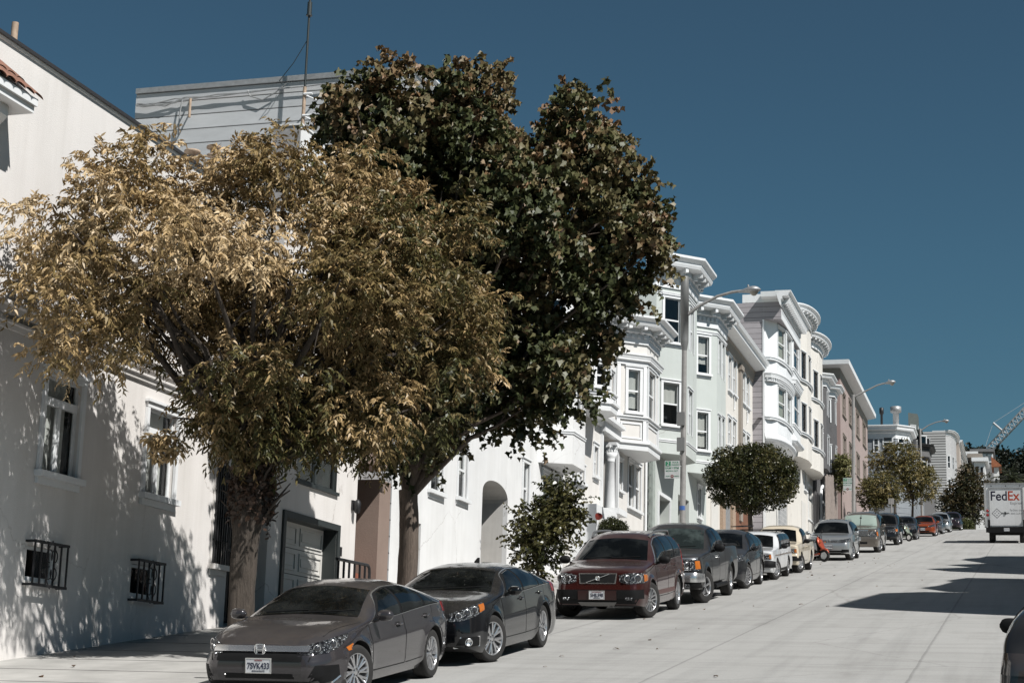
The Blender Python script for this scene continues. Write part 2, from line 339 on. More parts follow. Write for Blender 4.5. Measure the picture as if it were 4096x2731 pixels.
M_STONE = blocks('grey quoin stone', (.30, .31, .31), (.40, .40, .40), (.55, .55, .54), 1.6, .6, .42)
M_WOOD = surf('red wood door', (.20, .085, .045), .6, var=.3, scale=5)
M_DOORW = surf('pale panel door', (.70, .68, .64), .6, var=.04)

class Seg:
    """one upright facade plane: plan start, plan direction; outside on the right of the direction"""
    def __init__(s, a, b): s.a = Vector((a[0], a[1], 0)); d = Vector((b[0], b[1], 0)) - s.a; s.w = d.length; s.u = d.normalized(); s.n = Vector((s.u.y, -s.u.x, 0))
    def P(s, t, d, z): q = s.a + s.u * t + s.n * d; return Vector((q.x, q.y, z))
    def hit(s, px, py):
        r = ray(px, py); k = (s.a - EYE).dot(s.n) / r.dot(s.n); p = EYE + r * k; return (p - s.a).dot(s.u), p.z
    def win(s, xl, xr, yt, yb, dl=0):
        """photo box of an opening -> (t0, t1, z0, z1) on this plane"""
        ym = (yt + yb) / 2; xm = (xl + xr) / 2
        t0 = s.hit(xl, ym)[0]; t1 = s.hit(xr, ym)[0]; return (t0, t1, s.hit(xm, yb)[1], s.hit(xm, yt)[1])
    def box(s, mb, t0, t1, d0, d1, z0, z1, k=None):
        mb.obox(s.P(t0, d0, z0), s.u * (t1 - t0), s.n * (d1 - d0), (0, 0, z1 - z0), k)
WINS = []
def window(par, sg, h, style='hung', casing=.10, proud=.035, trim=None, blind=0., bmat=None, sill=True, depth=.14, fr=.05, sashmat=None, rail=.5, nx=1, room=True, name='window'):
    t0, t1, z0, z1 = h; trim = trim or M_TRIM; f = MB(); w = t1 - t0
    f.k = 0
    if casing:
        for a, b, c, d in ((t0 - casing, t0 + .012, z0, z1), (t1 - .012, t1 + casing, z0, z1)): sg.box(f, a, b, .003, proud, c, d)
        sg.box(f, t0 - casing, t1 + casing, .003, proud + .004, z1 - .012, z1 + casing)
        sg.box(f, t0 - casing - .03, t1 + casing + .03, .003, proud + .04, z1 + casing, z1 + casing + .045)
    if sill: sg.box(f, t0 - casing - .04, t1 + casing + .04, .003, proud + .085, z0 - .085, z0 + .01)
    if sill: sg.box(f, t0 - casing, t1 + casing, .003, proud, z0 - .19, z0 - .085)
    e0, e1 = -.10, -.055; f.k = 1
    for a, b in ((t0 + .002, t0 + fr), (t1 - fr, t1 - .002)): sg.box(f, a, b, e0, e1, z0 + .002, z1 - .002)
    for c, d in ((z0 + .002, z0 + fr * 1.3), (z1 - fr, z1 - .002)): sg.box(f, t0 + fr, t1 - fr, e0, e1, c, d)
    if style in ('hung',): zm = z0 + (z1 - z0) * rail; sg.box(f, t0 + fr, t1 - fr, e0, e1 + .012, zm - .03, zm + .03)
    if style == 'trans':
        zm = z0 + (z1 - z0) * .74; sg.box(f, t0 + fr, t1 - fr, e0, e1 + .03, zm - .06, zm + .06)
        tm = (t0 + t1) / 2; sg.box(f, tm - .035, tm + .035, e0, e1 + .02, z0 + fr * 1.3, zm - .06)
        for a, b in ((t0 + fr, t0 + fr + .025), (tm - .06, tm - .035), (tm + .035, tm + .06), (t1 - fr - .025, t1 - fr)): sg.box(f, a, b, e0 + .01, e1 - .005, z0 + fr * 1.3, zm - .06)
    for i in range(1, nx): tm = t0 + w * i / nx; sg.box(f, tm - .045, tm + .045, e0, e1 + .02, z0 + fr, z1 - fr)
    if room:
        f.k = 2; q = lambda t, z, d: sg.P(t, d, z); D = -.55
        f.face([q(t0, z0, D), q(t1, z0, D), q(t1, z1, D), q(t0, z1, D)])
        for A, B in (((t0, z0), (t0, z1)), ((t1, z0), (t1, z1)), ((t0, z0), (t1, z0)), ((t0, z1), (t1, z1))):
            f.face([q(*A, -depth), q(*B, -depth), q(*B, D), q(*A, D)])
    o = f.build(name, [trim, sashmat or trim, M_ROOM], par); WINS.append(o)
    g = MB(); q = lambda t, z, d: sg.P(t, d, z); g.face([q(t0 + .01, z0 + .01, -.078), q(t1 - .01, z0 + .01, -.078), q(t1 - .01, z1 - .01, -.078), q(t0 + .01, z1 - .01, -.078)])
    g.build('pane', M_GLASS, o)
    if blind:
        b = MB(); zb = z1 - (z1 - z0) * abs(blind); n = max(2, int(w / .12))
        rows = [[sg.P(t0 + w * i / n, -.17 - .02 * (i % 2), z) for i in range(n + 1)] for z in (zb, z1)]
        if blind < 0: rows = [[sg.P(t0 + w * .80 * i / n, -.15 - .03 * (i % 2), z) for i in range(n + 1)] for z in (z0, z1)]
        b.grid(rows); b.build('blind', bmat or M_BLIND, o)
    return o
def cornice(mb, path, z, out=.62, h=.75, k=0, brackets=0, dent=0, kb=None):
    """stepped eaves moulding whose top edge is z, following the plan path"""
    mb.sweep(path, [(.003, z - h), (.06, z - h), (.06, z - h * .62), (.15, z - h * .56), (.15, z - h * .40), (out * .74, z - h * .36), (out * .80, z - h * .26), (out * .80, z - h * .20), (out, z - h * .08), (out, z), (-.25, z + .01)], k)
    kb = k if kb is None else kb
    for i in range(len(path) - 1):
        sg = Seg(path[i], path[i + 1])
        if brackets:
            n = max(1, int(round(sg.w / brackets)))
            for j in range(n):
                t = (j + .5) * sg.w / n; sg.box(mb, t - .07, t + .07, .15, out * .70, z - h * .50, z - h * .365, kb); sg.box(mb, t - .055, t + .055, .15, out * .45, z - h * .60, z - h * .50, kb)
        if dent:
            n = max(1, int(sg.w / dent))
            for j in range(n): t = (j + .5) * sg.w / n; sg.box(mb, t - dent * .27, t + dent * .27, .06, .125, z - h * .78, z - h * .64, kb)
def band(mb, path, z, out=.09, h=.14, k=0):
    mb.sweep(path, [(.003, z - h), (out * .5, z - h), (out * .6, z - h * .4), (out, z - h * .3), (out, z), (.003, z + .02)], k)
def solve_p(apx, bpx, y, X, q=1.0):
    ya = onX(apx, y, X).y; lo, hi = .05, 2.2
    for _ in range(40):
        p = (lo + hi) / 2
        if onX(bpx, y, X + p).y - ya > p * q: lo = p
        else: hi = p
    return p
def bay_path(X, p, yb, yc, q=1.0): return [(X, yb - p * q), (X + p, yb), (X + p, yc), (X, yc + p * q)]
def round_path(X, p, y0, y1, n=12):
    """bowed bay between y0 and y1 on the wall plane, bulging p"""
    c = (y0 + y1) / 2; r = (y1 - y0) / 2
    return [(X + p * math.sin(math.pi * i / n) ** .8, c - r * math.cos(math.pi * i / n)) for i in range(n + 1)]
def soffit(mb, path, z, k=0):
    mb.face([(p[0], p[1], z) for p in path][::-1], k)
def shell(mb, x0, x1, y0, y1, z1, k_side, k_front=None, z0=None, front=True, kroof=None):
    """side, back and roof of a house block; the front is built wall by wall"""
    a = ground(y0) - 1 if z0 is None else z0; kr = k_side if kroof is None else kroof
    mb.face([(x0, y0, a), (x1, y0, a), (x1, y0, z1), (x0, y0, z1)], k_side); mb.face([(x1, y1, a), (x0, y1, a), (x0, y1, z1), (x1, y1, z1)], k_side)
    mb.face([(x0, y1, a), (x0, y0, a), (x0, y0, z1), (x0, y1, z1)], k_side); mb.face([(x0, y0, z1), (x1, y0, z1), (x1, y1, z1), (x0, y1, z1)], kr)
class House:
    def __init__(s, name, label, cat, X, y0, y1, ztop, mats, back=13, side=0, front=1, group=None):
        s.X, s.y0, s.y1, s.zt = X, y0, y1, ztop; s.root = place(name, (X, (y0 + y1) / 2, ground((y0 + y1) / 2)), label, cat, group)
        s.mb = MB(); s.mats = list(mats); s.side, s.front = side, front
        shell(s.mb, X - back, X, y0, y1, ztop - .02, side)
    def k(s, m):
        if m not in s.mats: s.mats.append(m)
        return s.mats.index(m)
    def wall(s, a, b, z0, z1, wins=(), k=None, kr=None, depth=.14, raw=()):
        sg = Seg(a, b); hs = []
        for px, kw in wins:
            h = sg.win(*px)
            if h[1] - h[0] < .12 or h[0] < .01 or h[1] > sg.w - .01:
                h = (max(.02, min(h[0], sg.w - .5)), min(sg.w - .02, max(h[1], .5)), h[2], h[3])
            hs.append((h, kw))
        s.mb.wall(a, sg.u, sg.w, z0, z1, [h for h, _ in hs] + list(raw), depth, s.front if k is None else k, kr)
        for h, kw in hs:
            if kw is not None: window(s.root, sg, h, **kw)
        return sg
    def begin(s): s.keep, s.mb, s.w0 = s.mb, MB(), len(WINS)
    def end(s):
        o = s.mb.build('bay_window', s.mats, s.root); s.mb = s.keep
        for w in WINS[s.w0:]: w.parent = o; w.matrix_parent_inverse = Matrix()
    def done(s): return s.mb.build('wall', s.mats, s.root)
def part(h, name, mb, mats): return mb.build(name, mats, h.root)
def zX(px, py, X): return onX(px, py, X).z
def yX(px, py, X): return onX(px, py, X).y
W = lambda *px, **kw: (px, kw)

# ================================================================ the big white house at the left
X = -14.2; y1 = yX(893, 2495, X); zt = zX(0, 137, X)
h = House('stucco_house', 'big white stucco house at the left edge, dappled by tree shade, with barred basement windows', 'house', X, 12.0, y1, zt, [M_STUC], 13, 0, 0)
sg = Seg((X, 12.0), (X, y1))
sq = Seg((X + .16, 12.0), (X + .16, y1)); g1 = sq.win(140, 262, 2188, 2328); g2 = sq.win(556, 650, 2260, 2390)
wa = sg.win(168, 316, 1512, 1905); wb = sg.win(578, 698, 1642, 1990); wc = sg.win(852, 905, 1868, 2262)
h.mb.wall((X, 12.0), sg.u, sg.w, ground(12) - .5, zt, [g1, g2, wa, wb, wc, (3.2, 4.4, 4.2, 6.3)], .16, 0)
for q, bl, bm in ((wa, -1, M_BLINDB), (wb, -1, M_BLINDB)): window(h.root, sg, q, 'trans', casing=.08, proud=.05, blind=bl, bmat=bm, fr=.045)
window(h.root, sg, (3.2, 4.4, 4.2, 6.3), 'trans', casing=.13, proud=.05)
for q in (g1, g2):
    o = window(h.root, sg, q, 'plain', casing=0, sill=False, trim=M_TRIM)
    b = MB(); a0, a1, z0, z1 = q; e = .06; D = .16
    for z in (z0 - e, z1 + e): sg.box(b, a0 - e, a1 + e, D - .02, D + .02, z - .02, z + .02); [sg.box(b, t - .018, t + .018, .002, D - .02, z - .018, z + .018) for t in (a0 - e + .02, a1 + e - .02)]
    for i in range(6): t = a0 - e + .02 + (a1 - a0 + 2 * e - .04) * i / 5; sg.box(b, t - .012, t + .012, D - .012, D + .012, z0 - e, z1 + e)
    tm, zm = (a0 + a1) / 2, (z0 + z1) / 2
    for s_ in (-1, 1):
        for up in (-1, 1):                              # wrought scrolls and the pointed lozenge
            b.tube([sg.P(tm + s_ * (.05 + .13 * math.sin(u) * (1 - u / 9)), D + .015, zm + up * (.03 + .13 * (1 - math.cos(u)) * (1 - u / 12))) for u in np.linspace(0, 5.2, 14)], .009, 5)
            b.tube([sg.P(tm, D + .012, zm + up * .36), sg.P(tm + s_ * .14, D + .012, zm + up * .18)], .008, 5)
    b.build('window_grille', M_IRON, h.root)
o = window(h.root, sg, wc, 'hung', casing=.05, sill=True, trim=M_STUC, sashmat=M_IRON)
b = MB(); a0, a1, z0, z1 = wc
for i in range(7): t = a0 + (a1 - a0) * i / 6; sg.box(b, t - .012, t + .012, .05, .074, z0 - .05, z1 + .08)
for z in np.linspace(z0, z1, 5): sg.box(b, a0 - .03, a1 + .03, .03, .055, z - .016, z + .016)
b.build('window_grille', M_IRON, h.root)
c = MB(); zc = zX(300, 1390, X); band(c, [(X, 12), (X, y1), (X - 2, y1)], zc + .26, .16, .16); band(c, [(X, 12), (X, y1), (X - 2, y1)], zc, .10, .12); part(h, 'string_course', c, M_STUC)
c = MB(); pth = [(X, 12), (X, y1), (X - 13, y1)]
c.sweep(pth, [(.003, zt - .06), (.02, zt - .05), (.03, zt - .02), (.03, zt), (-.3, zt + .0)], 0)
c.sweep(pth, [(.032, zt - .01), (.07, zt - .01), (.08, zt + .035), (.06, zt + .045), (.02, zt + .03)], 1); part(h, 'eaves_gutter', c, [M_TRIM, flat('dark gutter', (.06, .06, .065), .5)])
c = MB(); c.face([(X + .05, 12, zt + .05), (X + .05, y1 + .06, zt + .05), (X - 4.5, y1 + .1, zt + .95), (X - 4.5, 12, zt + .95)]); c.face([(X + .05, y1 + .06, zt + .05), (X - 9, y1 + .1, zt + .09), (X - 4.5, y1 + .1, zt + .95)]); part(h, 'roof', c, M_ROOF)
c = MB(); p = onX(58, 130, X - .9); c.tube([(p.x, p.y, zt + .05), (p.x, p.y, zt + .95)], .055, 10); part(h, 'vent_pipe', c, M_RUST)
# tiled hood on the facade
ya = yX(19, 274, X); za = zX(19, 274, X); q_ = onY(160, 405, ya); Dp = q_.x - X; dz = za - q_.z; t = MB(); y00 = ya - 4.0; n = 17
for i in range(n):
    y = y00 + (ya - y00) * (i + .5) / n; r = (ya - y00) / n * .5
    for row in range(2):
        d0, d1 = Dp * row / 2, Dp * (row + 1) / 2 + .05
        rows = [[(X + d, y + r * 1.08 * math.cos(a), za - dz * d / Dp + (.03 if d == d0 else .055) * 1 + .5 * r * math.sin(a)) for a in np.linspace(0, math.pi, 7)] for d in (d0, d1)]
        t.smooth = True; t.grid(rows); t.smooth = False
t.box((X + .01, y00, za - dz - .06), (X + .05, ya, za - dz + .02))
o = part(h, 'tile_hood', t, M_TILE); t = MB()
t.face([(X, y00, za - .02), (X + Dp - .03, y00, za - dz - .01), (X + Dp - .03, ya - .02, za - dz - .01), (X, ya - .02, za - .02)])
t.prism([(X + .003, y00), (X + Dp - .06, y00), (X + Dp - .06, ya - .04), (X + .003, ya - .04)], za - dz - .20, za - dz - .03)
t.box((X + Dp - .055, y00, za - dz - .10), (X + Dp - .01, ya - .03, za - dz + .01))
for i in range(4):
    y = ya - .5 - i * 1.1; t.prism([(X + .003, y - .10), (X + .40, y - .10), (X + .40, y + .10), (X + .003, y + .10)], lambda q: za - dz - (.75 if q[0] < X + .1 else .36), za - dz - .205)
t.face([(X, ya - .015, za - .03), (X + Dp - .06, ya - .015, za - dz - .03), (X, ya - .015, za - dz - .03)]); t.build('hood_soffit', M_TRIM, o)
h.done()

# ================================================================ garage house
y0 = yX(1062, 2300, X) ; y2 = yX(1432, 1900, X); zg = zX(1088, 800, X)
h = House('garage_house', 'low white stucco house behind the first tree trunk, with a pale garage door', 'house', X, y0, y2, zg, [M_STUC], 12, 0, 0)
sg = Seg((X, y0), (X, y2)); gd = sg.win(1130, 1340, 2072, 2400); gd = (gd[0], gd[1], ground(y0 + 2) - .5, zX(1128, 2062, X)); wd = sg.win(1188, 1350, 1795, 1945)
h.mb.wall((X, y0), sg.u, sg.w, ground(y0) - .6, zg, [gd, wd], .34, 0, h.k(M_DKGREEN))
window(h.root, sg, wd, 'plain', casing=.0, nx=2, sill=False, sashmat=M_DKGREEN, trim=M_DKGREEN, depth=.34)
c = MB(); sg.box(c, wd[0] - .05, wd[1] + .05, .003, .06, wd[2] - .07, wd[2]); part(h, 'window_sill', c, M_DKGREEN)
c = MB(); e = .13
for a, b, z0, z1 in ((gd[0] - e, gd[0], gd[2], gd[3] + e), (gd[1], gd[1] + e, gd[2], gd[3] + e), (gd[0], gd[1], gd[3], gd[3] + e)): sg.box(c, a, b, .003, .05, z0, z1)
part(h, 'door_frame', c, M_DKGREEN)
c = MB(); w_ = gd[1] - gd[0]; sg.box(c, gd[0], gd[1], -.34, -.30, gd[2], gd[3]); nr = 5; zz = np.linspace(gd[3] - 2.65, gd[3], nr + 1)
for r_ in range(nr):
    for q in range(2):
        a, b = gd[0] + w_ * q / 2 + .10, gd[0] + w_ * (q + 1) / 2 - .10; z0, z1 = zz[r_] + .08, zz[r_ + 1] - .08
        for (A, B, C, D_) in ((a, b, z0, z0 + .03), (a, b, z1 - .03, z1), (a, a + .03, z0 + .03, z1 - .03), (b - .03, b, z0 + .03, z1 - .03)): sg.box(c, A, B, -.30, -.275, C, D_)
        sg.box(c, a + .10, b - .10, -.30, -.282, z0 + .10, z1 - .10)
    sg.box(c, gd[0], gd[1], -.30, -.296, zz[r_] - .008, zz[r_] + .008, 1)
part(h, 'garage_door', c, [M_DOORW, M_DKGREEN])
c = MB(); t_, z_ = sg.hit(1408, 2022); sg.box(c, t_ - .06, t_ + .06, .003, .05, z_ - .1, z_ + .12); c.lathe(sg.P(t_, .13, z_ - .14), [(.03, -.03), (.07, 0), (.085, .2), (.05, .26), (.0, .29)], n=8); part(h, 'wall_lamp', c, M_IRON)
c = MB(); t_, z_ = sg.hit(1358, 2205); sg.box(c, t_ - .05, t_ + .05, .003, .04, z_ - .1, z_ + .1); part(h, 'number_plate', c, M_IRON)
c = MB(); c.sweep([(X, y0), (X, y2), (X - 12, y2)], [(.003, zg - .25), (.08, zg - .2), (.12, zg), (-.3, zg + .01)]); part(h, 'cornice', c, M_TRIM)
c = MB(); p = onY(1150, 660, 34.0); z0 = zg - .1; ck = onY(1205, 552, 34.0); q0 = onY(1092, 560, 33.2)
c.box((q0.x, 33.2, z0), (ck.x + .35, 34.6, ck.z), 0); c.box((q0.x + .01, 33.185, z0), (ck.x + .34, 33.197, ck.z - .01), 1); c.box((q0.x - .03, 33.16, ck.z + .002), (ck.x + .38, 34.64, ck.z + .04), 0); part(h, 'chimney', c, [M_WHITE, surf('rough grey face', (.30, .29, .285), .9, var=.15, scale=5, bmp=.8, bscale=14)])  # the chimney's downhill side is a darker, rougher grey than the rest
for px, py, r in ((857, 588, .12), (770, 605, .13)):
    c = MB(); p = onY(px, py, 34.2); c.lathe((p.x, p.y, zg - .1), [(r * .6, 0), (r * .6, p.z - zg - .16), (r * 1.35, p.z - zg - .14), (r * 1.35, p.z - zg - .10), (r * .7, p.z - zg - .07), (r * .7, p.z - zg + .04), (r * 1.5, p.z - zg + .06), (r * 1.4, p.z - zg + .11), (0, p.z - zg + .16)], n=14); part(h, 'vent_pipe', c, M_RUST)
h.done()
# gate in the gap between the two houses
g = place('iron_gate', (X - .4, (y1 + y0) / 2, ground(y1)), 'tall dark iron gate in the gap behind the first tree trunk', 'gate'); sg = Seg((X - .35, y1), (X - .35, y0)); c = MB(); zg0 = ground(y1) - .2
for i in range(15): t = sg.w * i / 14; sg.box(c, t - .013, t + .013, -.013, .013, zg0, zg0 + 3.3)
for z in (zg0 + .5, zg0 + 1.8, zg0 + 3.2): sg.box(c, 0, sg.w, -.025, .025, z - .03, z + .03)
c.build('gate_bars', M_IRON, g); c = MB(); sg.box(c, .04, sg.w - .04, -.06, -.03, zg0, zg0 + 1.75); c.build('gate_panel', M_DKGREEN, g)
w_ = place('passage_wall', (X - 5, (y1 + y0) / 2, ground(y1)), 'dark wall closing the narrow passage behind the iron gate', 'wall'); c = MB(); c.box((X - 6, y1 + .01, zg0), (X - 5.7, y0 - .01, zg0 + 7.5)); c.build('wall', M_DARKH, w_)

# ================================================================ tall white house (grey boarded flank), porch stairs beside it
X4 = -14.1; ys = yX(1566, 2000, X4); y5 = yX(2258, 1900, X4); z4 = onX(1642, 292, X4).z
h = House('porch_wall', 'brown stucco porch wall with a dark red tile ledge, right of the garage house', 'porch', X4 - 2.6, y2 + .02, ys - .02, zX(1500, 1700, X4), [M_BRN], 1.0, 0, 0)
gz = ground(ys); h.mb.wall((X4 - 2.6, y2 + .02), (0, 1), ys - y2 - .04, gz - 1, h.zt, [], .1, 0)
yp = yX(1516, 2100, X4); zq = zX(1470, 1862, X4); h.mb.box((X4 - 2.58, y2 + .03, zq), (X4 + .35, yp - .005, zq + .25), 0)  # first box: unseen porch slab, added low and pushed out to shade the recess
h.mb.box((X4 - 2.55, yp, gz - 1), (X4 - .02, ys - .03, zX(1560, 1930, X4)), 0)
h.done()
pb = Seg((X4 - 2.55, yp), (X4 - .02, yp)); tz = onY(1475, 2172, yp).z; c = MB(); pb.box(c, .02, pb.w - .75, .005, .12, tz - .32, tz); pb.box(c, .02, pb.w - .73, .005, .16, tz + .002, tz + .07); part(h, 'tile_ledge', c, surf('dark red tile', (.10, .035, .025), .5, var=.3, scale=8))
st = place('brick_stairs', (X4 - 1, (y2 + ys) / 2, gz), 'red brick porch stairs climbing behind a black handrail', 'stairs'); c = MB(); ns = 11
for i in range(ns): c.box((X4 - 2.5 , y2 + .35 + i * .27, gz - .8), (X4 - .35, yp - .02, gz - .10 + i * .18)) if False else c.box((X4 + .45 - i * .28, y2 + .1, gz - .8 + .001 * i), (X4 + .17 - i * .28, yp - .02 - .002 * i, gz + .16 + i * .18))
c.build('steps', surf('brick red step', (.26, .09, .055), .8, var=.35, scale=7, bmp=.4), st)
rl = place('handrail', (X4 + .4, y2, gz), 'black metal handrail standing in front of the red brick stairs', 'handrail'); c = MB()
sg = Seg((X4 + .35, yX(1345, 2300, X4 + .35)), (X4 + .35, yX(1478, 2280, X4 + .35))); zr = sg.hit(1400, 2246)[1]; zbt = gz - .2
c.tube([sg.P(0, 0, zr), sg.P(sg.w - .12, 0, zr + .02), sg.P(sg.w - .03, 0, zr - .03), sg.P(sg.w, 0, zr - .14), sg.P(sg.w, 0, zbt)], .035, 8)
for i in range(6): t = sg.w * (i + .3) / 6.2; sg.box(c, t - .02, t + .02, -.02, .02, zbt, zr)
c.build('rail', M_IRON, rl)

h = House('white_house', 'tall plain white stucco house with an arched doorway and a grey boarded flank', 'house', X4, ys, y5, z4, [M_GREYB, M_WHITE], X4 - onY(544, 404, ys).x, 0, 1)
k4 = 1; zlo = ground(ys) - .6; X = X4; kb_ = h.k(surf('warm white reveal', (.66, .64, .61), .85, var=.08, stain=.2))
sg = Seg((X, ys), (X, y5)); ar = sg.win(1925, 2028, 1990, 2270); ar = (ar[0], ar[1], ground(ys + 3) - .3, ar[3])
dr = sg.win(1648, 1680, 2088, 2330); dr = (dr[0], dr[1], zlo + .1, dr[3])
zt_arch = zX(1976, 1922, X)
wins = [W(1832, 1868, 1763, 1995, blind=.55), W(2090, 2114, 1850, 2055, blind=.25), W(2168, 2196, 1893, 2050, blind=-.5), W(2206, 2228, 1905, 2055, blind=.4), W(1722, 1772, 1690, 1968, blind=.5),
        W(1900, 1945, 1395, 1590), W(2068, 2100, 1480, 1660), W(1760, 1810, 1260, 1470), W(1900, 1945, 985, 1180, blind=.4), W(2068, 2100, 1090, 1290, blind=.5), W(1760, 1810, 860, 1070), W(2020, 2040, 1440, 1620)]
# arch: rectangular hole up to the springing, then fan the top
hs = []
sgw = h.wall((X, ys), (X, y5), zlo, z4, wins, k=1, raw=[(ar[0], ar[1], ar[2], zt_arch), dr])
n = 18; cx_ = (ar[0] + ar[1]) / 2; ra = (ar[1] - ar[0]) / 2; hh = zt_arch - ar[3]
pts = [(cx_ - ra * math.cos(math.pi * i / n), ar[3] + hh * math.sin(math.pi * i / n) ** .8) for i in range(n + 1)]
for i in range(n):
    (a, za_), (b, zb_) = pts[i], pts[i + 1]
    h.mb.face([sg.P(a, 0, za_), sg.P(b, 0, zb_), sg.P(b, 0, zt_arch), sg.P(a, 0, zt_arch)], 1)
    h.mb.face([sg.P(a, -.001, za_), sg.P(a, -1.5, za_), sg.P(b, -1.5, zb_), sg.P(b, -.001, zb_)], kb_)
for t in (ar[0], ar[1]): h.mb.face([sg.P(t, -.141, ar[2]), sg.P(t, -1.5, ar[2]), sg.P(t, -1.5, ar[3]), sg.P(t, -.141, ar[3])], kb_)
h.mb.face([sg.P(ar[0] - .1, -1.5, ar[2]), sg.P(ar[1] + .1, -1.5, ar[2]), sg.P(ar[1] + .1, -1.5, zt_arch), sg.P(ar[0] - .1, -1.5, zt_arch)], kb_)
c = MB(); sg.box(c, dr[0], dr[1], -.5, -.45, dr[2], dr[3]); part(h, 'door', c, M_DOORW)
# white boxed bay
p4 = .95; yb = yX(2291, 1800, X + p4); yc = yX(2340, 1800, X + p4); bp = bay_path(X, p4, yb, yc, 1.0); bp[0] = (X, yX(2155, 1760, X)); zs = zX(2291, 1856, X + p4)
bt = zX(2291, 900, X + p4)
h.begin()
for i, ws in ((0, [W(2198, 2262, 1440, 1655, blind=.4), W(2198, 2262, 1090, 1300)]), (1, [W(2304, 2332, 1510, 1680, sill=False, casing=.05), W(2304, 2332, 1160, 1340, sill=False, casing=.05)]), (2, [])):
    h.wall(bp[i], bp[i + 1], zs, bt, ws, k=1)
soffit(h.mb, bp, zs, 1); soffit(h.mb, bp[::-1], bt, 1); h.end()
c = MB(); band(c, bp, zX(2291, 1722, X + p4), .05, .10); part(h, 'sill_band', c, M_TRIM)
c = MB(); cornice(c, [(X, ys), (X, y5)], z4 + .15, .35, .5); part(h, 'cornice', c, M_TRIM)
c = MB(); c.box((onY(544, 404, ys).x, ys - .05, z4 + .0), (X + .1, ys + .10, z4 + .14)); part(h, 'roof_edge', c, M_METAL)
h.done()
# wires along the boarded flank, short pipe and the mast
c = MB(); wl = place('roof_cables', (X - 10, ys - .1, z4), 'loose grey cables draped along the top of the grey boarded flank', 'cables')
def wall_pt(px, py, off=.10): return onY(px, py, ys - off)
for path in ([(546, 425), (600, 420), (700, 395), (760, 398), (870, 378), (990, 372), (1100, 356), (1235, 345), (1330, 333)], [(548, 415), (660, 425), (740, 390), (860, 388), (1010, 366), (1180, 350)], [(543, 420), (570, 428), (700, 412), (735, 395)], [(730, 395), (720, 450), (712, 540)], [(990, 362), (1000, 385), (1050, 400), (1100, 372), (1150, 330)]):
    c.tube([wall_pt(x, y, .10) for x, y in path], .018, 5)
c.build('cable', M_METAL, wl)
pp = place('wall_pipe', wall_pt(757, 470), 'short rusty pipe fixed to the grey boarded flank', 'pipe'); c = MB(); c.tube([wall_pt(762, 395, .3), wall_pt(757, 470, .3)], .035, 8); c.tube([wall_pt(762, 400, 0), wall_pt(762, 400, .3)], .02, 6); c.tube([wall_pt(758, 455, 0), wall_pt(758, 455, .3)], .02, 6); c.build('pipe', M_RUST, pp)
ms = place('antenna_mast', wall_pt(1207, 560, .45), 'tall thin antenna mast fixed to the grey boarded flank', 'antenna'); c = MB()
a, b = wall_pt(1207, 562, .45), wall_pt(1237, 60, .45); top = a + (b - a) * 1.35; c.tube([a, a + (b - a) * .42], .045, 8, 1); c.tube([a + (b - a) * .42, top], .030, 8, 0); c.tube([a + (b - a) * 1.0, a + (b - a) * 1.10], .06, 8, 0); c.tube([a + (b - a) * .99, a + (b - a) * 1.0], .08, 8, 0)
for t in (.19, .36): q = a + (b - a) * t; c.tube([q, (q.x + .15, ys, q.z)], .022, 6, 2); c.tube([q + Vector((.0, -.05, 0)), q + Vector((.22, -.03, 0))], .03, 6, 2)
c.tube([a + (b - a) * .80, a + (b - a) * .62 + Vector((-.35, 0, 0)), a + (b - a) * .50 + Vector((-.75, .1, 0)), wall_pt(1130, 338)], .010, 5, 0)
c.build('mast', [M_DKGREEN, M_RUST, M_TRIM], ms)

# ================================================================ cream house with the column porch
X = -13.95; y6 = yX(2578, 1960, X); z5 = onX(2640, 1330, X + 1.0).z
h = House('cream_house', 'cream boarded house with white bays and a porch column behind the maroon car', 'house', X, y5 + .02, y6, z5 - .3, [M_CREAM, M_CREAM], 12, 0, 1)
p5 = .95; A = bay_path(X, p5, yX(2436, 1560, X + p5), yX(2460, 1560, X + p5), .9); A[0] = (X, max(y5 + .1, A[0][1]))
B = bay_path(X, p5, yX(2586, 1600, X + p5), yX(2632, 1600, X + p5), .9)
sg = Seg((X, y5 + .02), (X, y6)); po = sg.win(2402, 2462, 1745, 2085); po = (po[0], po[1], ground(y5 + 3) + .2, po[3])
h.wall((X, y5 + .02), (X, y6), ground(y5) - .6, z5 - .3, [W(2284, 2306, 1862, 1920, blind=.4), W(2314, 2336, 1868, 1930, blind=.3), W(2374, 2390, 1785, 1905), W(2471, 2487, 1843, 1962, blind=.4), W(2512, 2534, 1850, 2030), W(2540, 2562, 1862, 2045, blind=.3)], k=1, raw=[po])
sg.box(h.mb, po[0] - .2, po[1] + .2, -1.62, -1.6, po[2], po[3] + .3, 1)
for t in (po[0], po[1]): h.mb.face([sg.P(t, -.141, po[2]), sg.P(t, -1.6, po[2]), sg.P(t, -1.6, po[3]), sg.P(t, -.141, po[3])], 1)
h.mb.face([sg.P(po[0], -.141, po[3]), sg.P(po[1], -.141, po[3]), sg.P(po[1], -1.6, po[3]), sg.P(po[0], -1.6, po[3])], 1)
c = MB(); t_, _ = sg.hit(2437, 1900); zc1 = sg.hit(2437, 1778)[1]; zc0 = po[2]; o_ = sg.P(t_, .02, zc0); H_ = zc1 - zc0
c.lathe(o_, [(.30, 0), (.30, .12), (.25, .14), (.27, .22), (.22, .26), (.20, .5), (.205, H_ * .5), (.165, H_ - .62), (.19, H_ - .6), (.17, H_ - .56), (.20, H_ - .45), (.27, H_ - .30), (.21, H_ - .28), (.24, H_ - .2), (.32, H_ - .06), (.30, H_ - .05)], n=28)
